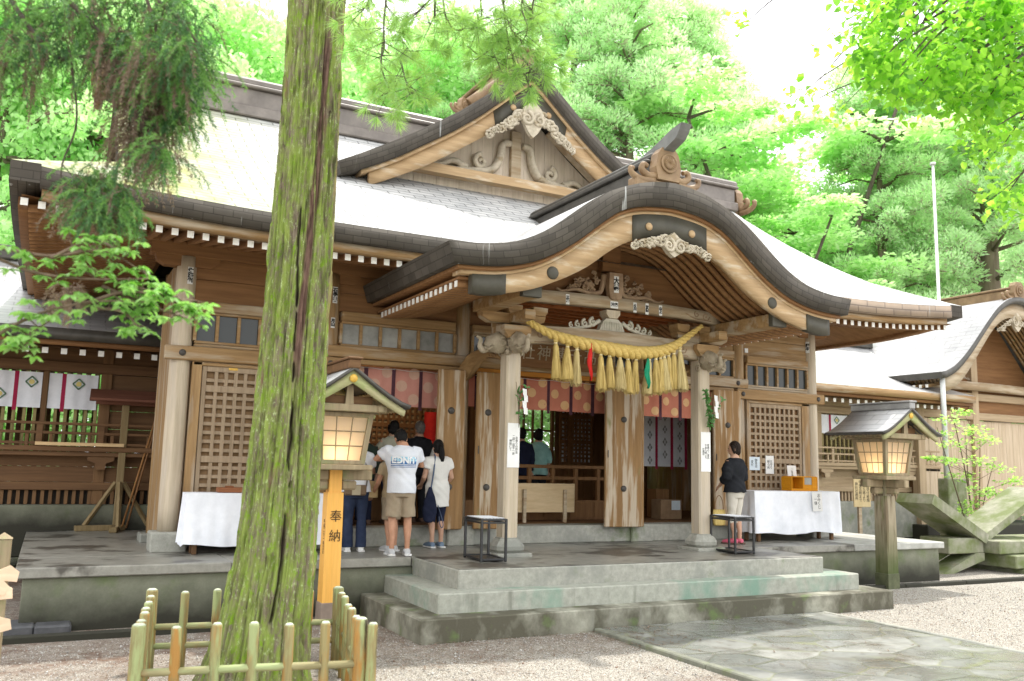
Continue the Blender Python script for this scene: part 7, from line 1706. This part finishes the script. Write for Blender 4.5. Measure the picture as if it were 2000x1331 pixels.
    mh = remesh(h, .0075, 3); n = len(mh.vertices); rg_ = np.random.default_rng(5); co = np.empty(n*3, np.float32); mh.vertices.foreach_get('co', co); co = co.reshape(-1, 3); co += (.0035*np.sin(co[:, :1]*310+co[:, 1:2]*90)+rg_.normal(size=(n, 3))*.0012).astype(np.float32); mh.vertices.foreach_set('co', co.reshape(-1)); put(mh, 'hair', hm, o)
    # top
    tp = sp['top']; g = MB(); ez = tp.get('ease', 1.13); hem = tp.get('hem', .49)*s; fl = tp.get('flare', 1.0); nk = tp.get('neck', .848)*s; pts = []
    for z, rx, ry, oo in torso:
        if hem < z < nk-.012*s: pts.append((z, rx*ez+.004*s, ry*ez*1.05+.004*s))
    first = pts[0]
    if hem < hip_z-.05*s: pts = [(hem, max(hipw*1.08, .1*s)*fl, .082*s*fl), ((hem+hip_z)/2, hipw*1.13*(1+fl)/2, .082*s*(1+fl)/2)]+[p for p in pts if p[0] >= hip_z-.001]
    else: pts = [(hem, first[1]*fl, first[2]*fl)]+pts
    pts += [(nk-.008*s, .060*s*tp.get('nw', 1), .046*s), (nk, .052*s*tp.get('nw', 1), .04*s)]
    ell(g, [(0, ydz(z), z, rx, ry) for z, rx, ry in pts], 28)
    for sg in (1, -1):
        S, E, Wr = arms[sg]; ln = tp.get('sleeve', .5); w = tp.get('sw', 1.0)
        if ln > 1: P2 = E.lerp(Wr, ln-1); g.tube([S+Vector((-sg*.02*s, 0, .004*s)), S.lerp(E, .5), E, P2], [.041*s, .040*s*w, .034*s*w, .030*s*w], 14)
        else: g.tube([S+Vector((-sg*.03*s, 0, .002*s)), S, S.lerp(E, ln)], [.040*s, .041*s*w, .042*s*w], 14)
    oT = put(remesh(g, .010, 5, tp.get('wr', .004), len(label)), tp['name'], tp['mat'], o)
    # bottoms
    bt = sp['bot']; g = MB(); end = bt['end']*s
    ell(g, [(0, 0, z, hipw*q, .073*s*q) for z, q in ((hip_z-.06*s, 1.0), (hip_z-.03*s, 1.10), (hip_z, 1.11), (.565*s, 1.07))], 24)
    for sg in (1, -1):
        x = sg*st; ft = sp.get('feet', {}).get(sg, (0, 0)); an = Vector((x+ft[0], ft[1]-.012*s, .045*s)); kn = Vector((x*1.02+ft[0]*.5, ft[1]*.5+.012*s, kn_z)); hp = Vector((sg*.05*s, 0, hip_z-.01*s)); w = bt.get('w', 1.12); we = bt.get('we', w)
        if end > kn_z: e = hp.lerp(kn, (hip_z-end)/(hip_z-kn_z)); g.tube([hp+Vector((0, 0, .01*s)), hp.lerp(e, .5), e], [.058*s*w, .053*s*w, .049*s*we], 14)
        else: e = kn.lerp(an, (kn_z-end)/(kn_z-.045*s)); g.tube([hp+Vector((0, 0, .01*s)), hp.lerp(kn, .5), kn, kn.lerp(e, .4), e], [.057*s*w, .048*s*w, .036*s*w, .035*s*(w+we)/2, .030*s*we if end > .1*s else .032*s*we], 14)
    put(remesh(g, .009, 4, bt.get('wr', .003), len(label)+3), bt['name'], bt['mat'], o)
    sh = sp.get('shoe')
    if sh:
        for sg, an in foot:
            g = MB(); g.tube([an+Vector((0, -.034*s, -.02*s)), an+Vector((0, .0, -.012*s)), an+Vector((sg*.008*s, .055*s, -.022*s)), an+Vector((sg*.012*s, .112*s, -.03*s)), an+Vector((sg*.013*s, .128*s, -.034*s))], [.022*s, .030*s, .029*s, .023*s, .01*s], 12)
            oo = put(remesh(g, .006, 3), 'shoe', sh[0], o)
            g = MB(); z0 = .0; g.prism([(an.x+sg*.004*s+a, an.y+b_) for a, b_ in ((-.026*s, -.05*s), (0, -.06*s), (.026*s, -.05*s), (.03*s, .05*s), (.03*s+sg*.008*s, .10*s), (sg*.012*s, .142*s), (-.03*s+sg*.008*s, .10*s), (-.028*s, .05*s))], 'z', 0.001, .014*s); g.build('sole', sh[1], oo, local=True)
    bpy.context.view_layer.update()
    return o, oT
PR = {'pray': {1: ((.150, .075, .665), (.030, .150, .735)), -1: ((-.150, .075, .665), (-.030, .150, .735))},
      'down': {1: ((.135, -.012, .635), (.145, .045, .50)), -1: ((-.135, -.012, .635), (-.145, .045, .50))},
      'wide': {1: ((.172, .07, .690), (.035, .15, .72)), -1: ((-.200, .06, .735), (-.045, .15, .745))}}
w_tee = cl_('white_jersey', (.70, .73, .80), (.78, .81, .87)); w_tun = cl_('off_white_gauze', (.78, .77, .73), (.86, .85, .81), .25); khaki = cl_('khaki_cotton', (.30, .24, .165), (.40, .325, .235)); navy = cl_('navy_cloth', (.012, .016, .035), (.025, .03, .06)); denim = cl_('dark_denim', (.018, .026, .055), (.04, .055, .10)); blackc = cl_('black_cloth', (.012, .013, .016), (.028, .03, .035)); dgreen = cl_('dark_green_stripe', (.018, .03, .022), (.04, .055, .042)); beige = cl_('beige_cotton', (.48, .44, .37), (.58, .54, .46)); olive = cl_('pale_olive_cloth', (.36, .35, .27), (.46, .45, .35))
grey_sh = mat('grey_white_trainers', (.45, .46, .47), (.62, .63, .64), sc=9); sole_w = mat('white_rubber_sole', (.70, .70, .68), (.78, .78, .76), sc=9, bump=0); blue_sh = mat('slate_blue_canvas', (.13, .19, .27), (.20, .27, .36), sc=9); pink_sh = mat('pink_sandal', (.62, .10, .17), (.75, .18, .26), sc=9); brown_sh = mat('brown_shoe', (.10, .06, .04), (.16, .1, .07), sc=9)
FL = .684; FI = .957
o, tee = person('man in white printed T-shirt and khaki shorts bowing in prayer at the platform edge', (-1.385, .16, FL), R(-9), 1.70, dict(arms=PR['wide'], bow=1.0, lean=.02, stance=.060, skin=skin_t, hx=-.0, top=dict(name='t_shirt', mat=w_tee, hem=.475, sleeve=.62, sw=1.12, wr=.005, ease=1.2), bot=dict(name='shorts', mat=khaki, end=.295, w=1.12, we=1.28, wr=.004), shoe=(grey_sh, sole_w)))
# print on the back of the T-shirt, laid on the cloth
def back_print():
    dg = bpy.context.evaluated_depsgraph_get(); cu = []
    pr_ = MB()
    cols_ = [mat('print_light_blue', (.30, .62, .80), (.40, .70, .86), sc=9, bump=0), mat('print_deep_blue', (.035, .12, .34), (.06, .18, .42), sc=9, bump=0), mat('print_white', (.80, .84, .88), (.86, .88, .9), sc=9, bump=0)]
    xc, zc, hw_, hh = .0, 1.235, .17, .05
    def proj(p): 
        ok, hit, nr, _ = tee.ray_cast((p[0], -1, p[1]), (0, 1, 0)); return (p[0], (hit.y if ok else -.1)-p[2], p[1])
    n = 22
    for (z0, z1, mi, dp) in ((zc-.008, zc+hh, 0, .003), (zc-hh, zc-.008, 1, .003), (zc-hh-.022, zc-hh-.012, 1, .003), (zc-hh-.04, zc-hh-.034, 1, .003)):
        pr_.grid([[proj((xc-hw_+2*hw_*k/n, z, dp)) for k in range(n+1)] for z in (z0, (z0+z1)/2, z1)], mi)
    q = pr_.build('shirt_print', cols_, tee, local=True)
    l = lettering('EDNIT', .112, cols_[2], tee, FACE(xc, 0, zc+.001), name='print_lettering', bold=.006, extrude=0)
    for v in l.data.vertices: v.co = proj((v.co.x, v.co.z, .0055))
    l2 = lettering('EDNIT', .112, cols_[1], tee, FACE(xc+.004, 0, zc-.004), name='print_lettering', bold=.009, extrude=0)
    for v in l2.data.vertices: v.co = proj((v.co.x, v.co.z, .0042))
back_print()
person('child in khaki clothes holding a paper bag, half hidden in front of the bowing man', (-1.30, .72, FL), R(10), 1.44, dict(arms={1: ((.13, .0, .63), (.13, .08, .52)), -1: ((-.165, .0, .64), (-.16, .10, .54))}, bow=.6, stance=.035, skin=skin_t, top=dict(name='shirt', mat=cl_('tan_cloth', (.40, .31, .19), (.5, .4, .26)), hem=.48, sleeve=.55), bot=dict(name='shorts', mat=khaki, end=.30, w=1.1, we=1.2), shoe=(grey_sh, sole_w)))
tag(MB().box(-1.64, -1.49, .78, .86, 1.40, 1.63, b=.01).build('paper_bag', mat('brown_paper_bag', (.50, .36, .17), (.60, .45, .25), sc=9), None, loc=(-1.56, .82, 1.4)), 'small brown paper bag by the left elbow of the bowing man', 'bag')
person('woman with a ponytail, white tunic dress and navy leggings facing the doorway', (-.50, 1.04, FL), R(3), 1.56, dict(fem=True, arms={1: ((.142, -.005, .64), (.128, .09, .58)), -1: ((-.142, -.005, .64), (-.12, .10, .58))}, bow=.25, stance=.046, hair='pony', top=dict(name='tunic_dress', mat=w_tun, hem=.375, flare=1.12, sleeve=.5, sw=1.2, wr=.005, nw=1.5, neck=.838, ease=1.22), bot=dict(name='leggings', mat=navy, end=.215, w=1.04, we=1.08, wr=.002), shoe=(blue_sh, sole_w)))
bg_ = thing('drawstring_bag', 'navy drawstring bag hanging behind the left shoulder of the woman in white', 'bag', (-.66, .88, 1.1))
mb = MB(); ell(mb, [(-.675, .88, z, rx, ry) for z, rx, ry in ((1.05, .04, .03), (1.08, .09, .05), (1.20, .115, .065), (1.36, .095, .055), (1.48, .045, .035), (1.55, .02, .02))], 18); q = put(remesh(mb, .01, 4, .005, 2), 'bag_body', navy, bg_); q.data.transform(Matrix.Translation((.66, -.88, -1.1)))
MB().tube(smooth_path([(-.66, .90, 1.52), (-.62, .915, 1.75), (-.585, .96, 1.975), (-.56, 1.05, 2.02)], 5), .012, 6).build('strap', cl_('slate_blue_strap', (.08, .11, .18), (.13, .17, .26)), bg_)
MB().tube(smooth_path([(-.56, .86, 1.30), (-.50, .84, 1.12), (-.48, .83, 1.02), (-.50, .83, .98), (-.53, .83, 1.03), (-.54, .85, 1.14)], 5), .007, 6).build('cord', cl_('slate_cord', (.07, .09, .15), (.11, .14, .21)), bg_)
person('person in white shirt and dark jeans with a shoulder bag behind the left lantern', (-1.80, .80, FL), R(-8), 1.60, dict(fem=True, arms=PR['pray'], bow=.6, stance=.056, top=dict(name='shirt', mat=cl_('bright_white_shirt', (.76, .79, .84), (.84, .86, .9)), hem=.50, sleeve=.62, sw=1.2, flare=1.1, ease=1.22), bot=dict(name='jeans', mat=denim, end=.035, w=1.1, we=1.45, wr=.003), shoe=(sole_w, sole_w)))
sb = thing('shoulder_bag', 'brown and beige canvas shoulder bag at the hip of the person behind the left lantern', 'bag', (-1.86, .62, 1.42))
mb = MB(); mb.box(-2.02, -1.72, .58, .66, 1.44, 1.58, b=.02); mb.build('bag_body', cl_('brown_canvas', (.16, .11, .07), (.24, .17, .11)), sb); MB().box(-1.93, -1.81, .572, .579, 1.445, 1.575, b=.002).build('pocket', cl_('beige_canvas', (.42, .36, .25), (.5, .44, .32)), sb)
MB().tube(smooth_path([(-1.72, .62, 1.56), (-1.70, .64, 1.75), (-1.76, .72, 1.98), (-1.80, .80, 2.02)], 4), .012, 6).build('strap', cl_('grey_strap', (.14, .13, .12), (.2, .19, .17)), sb)
def inside(px, py_top, y, H, **k):
    q = P(px, py_top, 'y', y); return (q.x, y, q.z-H)
L = inside(716, 838, 2.05, 1.58); person('person in a dark green striped top inside the left doorway, beside the lantern', (L[0], L[1], FI), 0, max(1.4, min(1.75, L[2]+1.58-FI)), dict(arms=PR['down'], top=dict(name='jumper', mat=dgreen, hem=.47, sleeve=1.7), bot=dict(name='trousers', mat=navy, end=.04), shoe=(brown_sh, brown_sh)))
L = inside(770, 822, 2.1, 1.58); person('person with dark hair and pale olive top beyond the head of the bowing man', (L[0], L[1], FI), R(-6), max(1.4, min(1.75, L[2]+1.58-FI)), dict(fem=True, hair='bob', arms=PR['pray'], top=dict(name='blouse', mat=olive, hem=.47, sleeve=1.3, sw=1.2), bot=dict(name='trousers', mat=navy, end=.04), shoe=(brown_sh, brown_sh)))
L = inside(820, 823, 2.3, 1.6); person('grey-haired man in a black jacket inside the left doorway, seen from behind', (L[0], L[1], FI), R(5), max(1.4, min(1.75, L[2]+1.6-FI)), dict(haircol=hair_g, arms=PR['pray'], top=dict(name='jacket', mat=blackc, hem=.46, sleeve=1.9, ease=1.25), bot=dict(name='trousers', mat=blackc, end=.04), shoe=(brown_sh, brown_sh)))
L = inside(866, 838, 2.3, 1.6); person('person in a white top almost hidden by the folded door inside the left doorway', (L[0], L[1], FI), R(5), max(1.4, min(1.75, L[2]+1.6-FI)), dict(fem=True, hair='bob', arms=PR['down'], top=dict(name='blouse', mat=w_tun, hem=.46, sleeve=1.4, ease=1.25), bot=dict(name='trousers', mat=beige, end=.04), shoe=(brown_sh, brown_sh)))
L = inside(1052, 838, 4.0, 1.58); person('person in a mint green top inside the centre doorway beyond the railing', (L[0], L[1], FI), R(-5), max(1.4, min(1.75, L[2]+1.58-FI)), dict(fem=True, hair='bob', arms=PR['down'], top=dict(name='blouse', mat=mint, hem=.46, sleeve=1.2, sw=1.25, ease=1.2), bot=dict(name='trousers', mat=blackc, end=.04), shoe=(brown_sh, brown_sh)))
L = inside(1019, 836, 3.7, 1.6); person('person in navy clothes inside the centre doorway, partly behind the left porch pillar', (L[0], L[1], FI), R(-5), max(1.4, min(1.75, L[2]+1.6-FI)), dict(arms=PR['down'], top=dict(name='jacket', mat=navy, hem=.46, sleeve=1.9, ease=1.2), bot=dict(name='trousers', mat=blackc, end=.04), shoe=(brown_sh, brown_sh)))
person('woman in a black blouse and rolled beige trousers with pink sandals beside the right tablecloth', (4.62, .46, FL), R(14), 1.69, dict(fem=True, hair='bob', haircol=hair_br, turn=R(38), arms={1: ((.138, .0, .64), (.10, .11, .565)), -1: ((-.138, .005, .64), (-.09, .12, .56))}, bow=.1, stance=.046, top=dict(name='blouse', mat=blackc, hem=.50, sleeve=1.45, sw=1.5, nw=1.55, neck=.836, flare=1.18, ease=1.28, wr=.006), bot=dict(name='trousers', mat=cl_('cream_cotton', (.60, .56, .48), (.70, .66, .58)), end=.20, w=1.06, we=1.12, wr=.003), shoe=(pink_sh, brown_sh)))
hb = thing('straw_handbag', 'small straw handbag with thin handles hanging at the left of the woman in black', 'bag', (4.38, .5, 1.2))
mb = MB(); ell(mb, [(4.36, .56, z, rx, ry) for z, rx, ry in ((.98, .10, .04), (1.0, .12, .055), (1.16, .135, .05), (1.24, .12, .035))], 18); mb.build('bag_body', straw, hb)
MB().tube([(4.36+.09*math.cos(PI*k/12), .56, 1.23+.24*math.sin(PI*k/12)) for k in range(13)], .006, 6).build('handle', wood_in, hb)
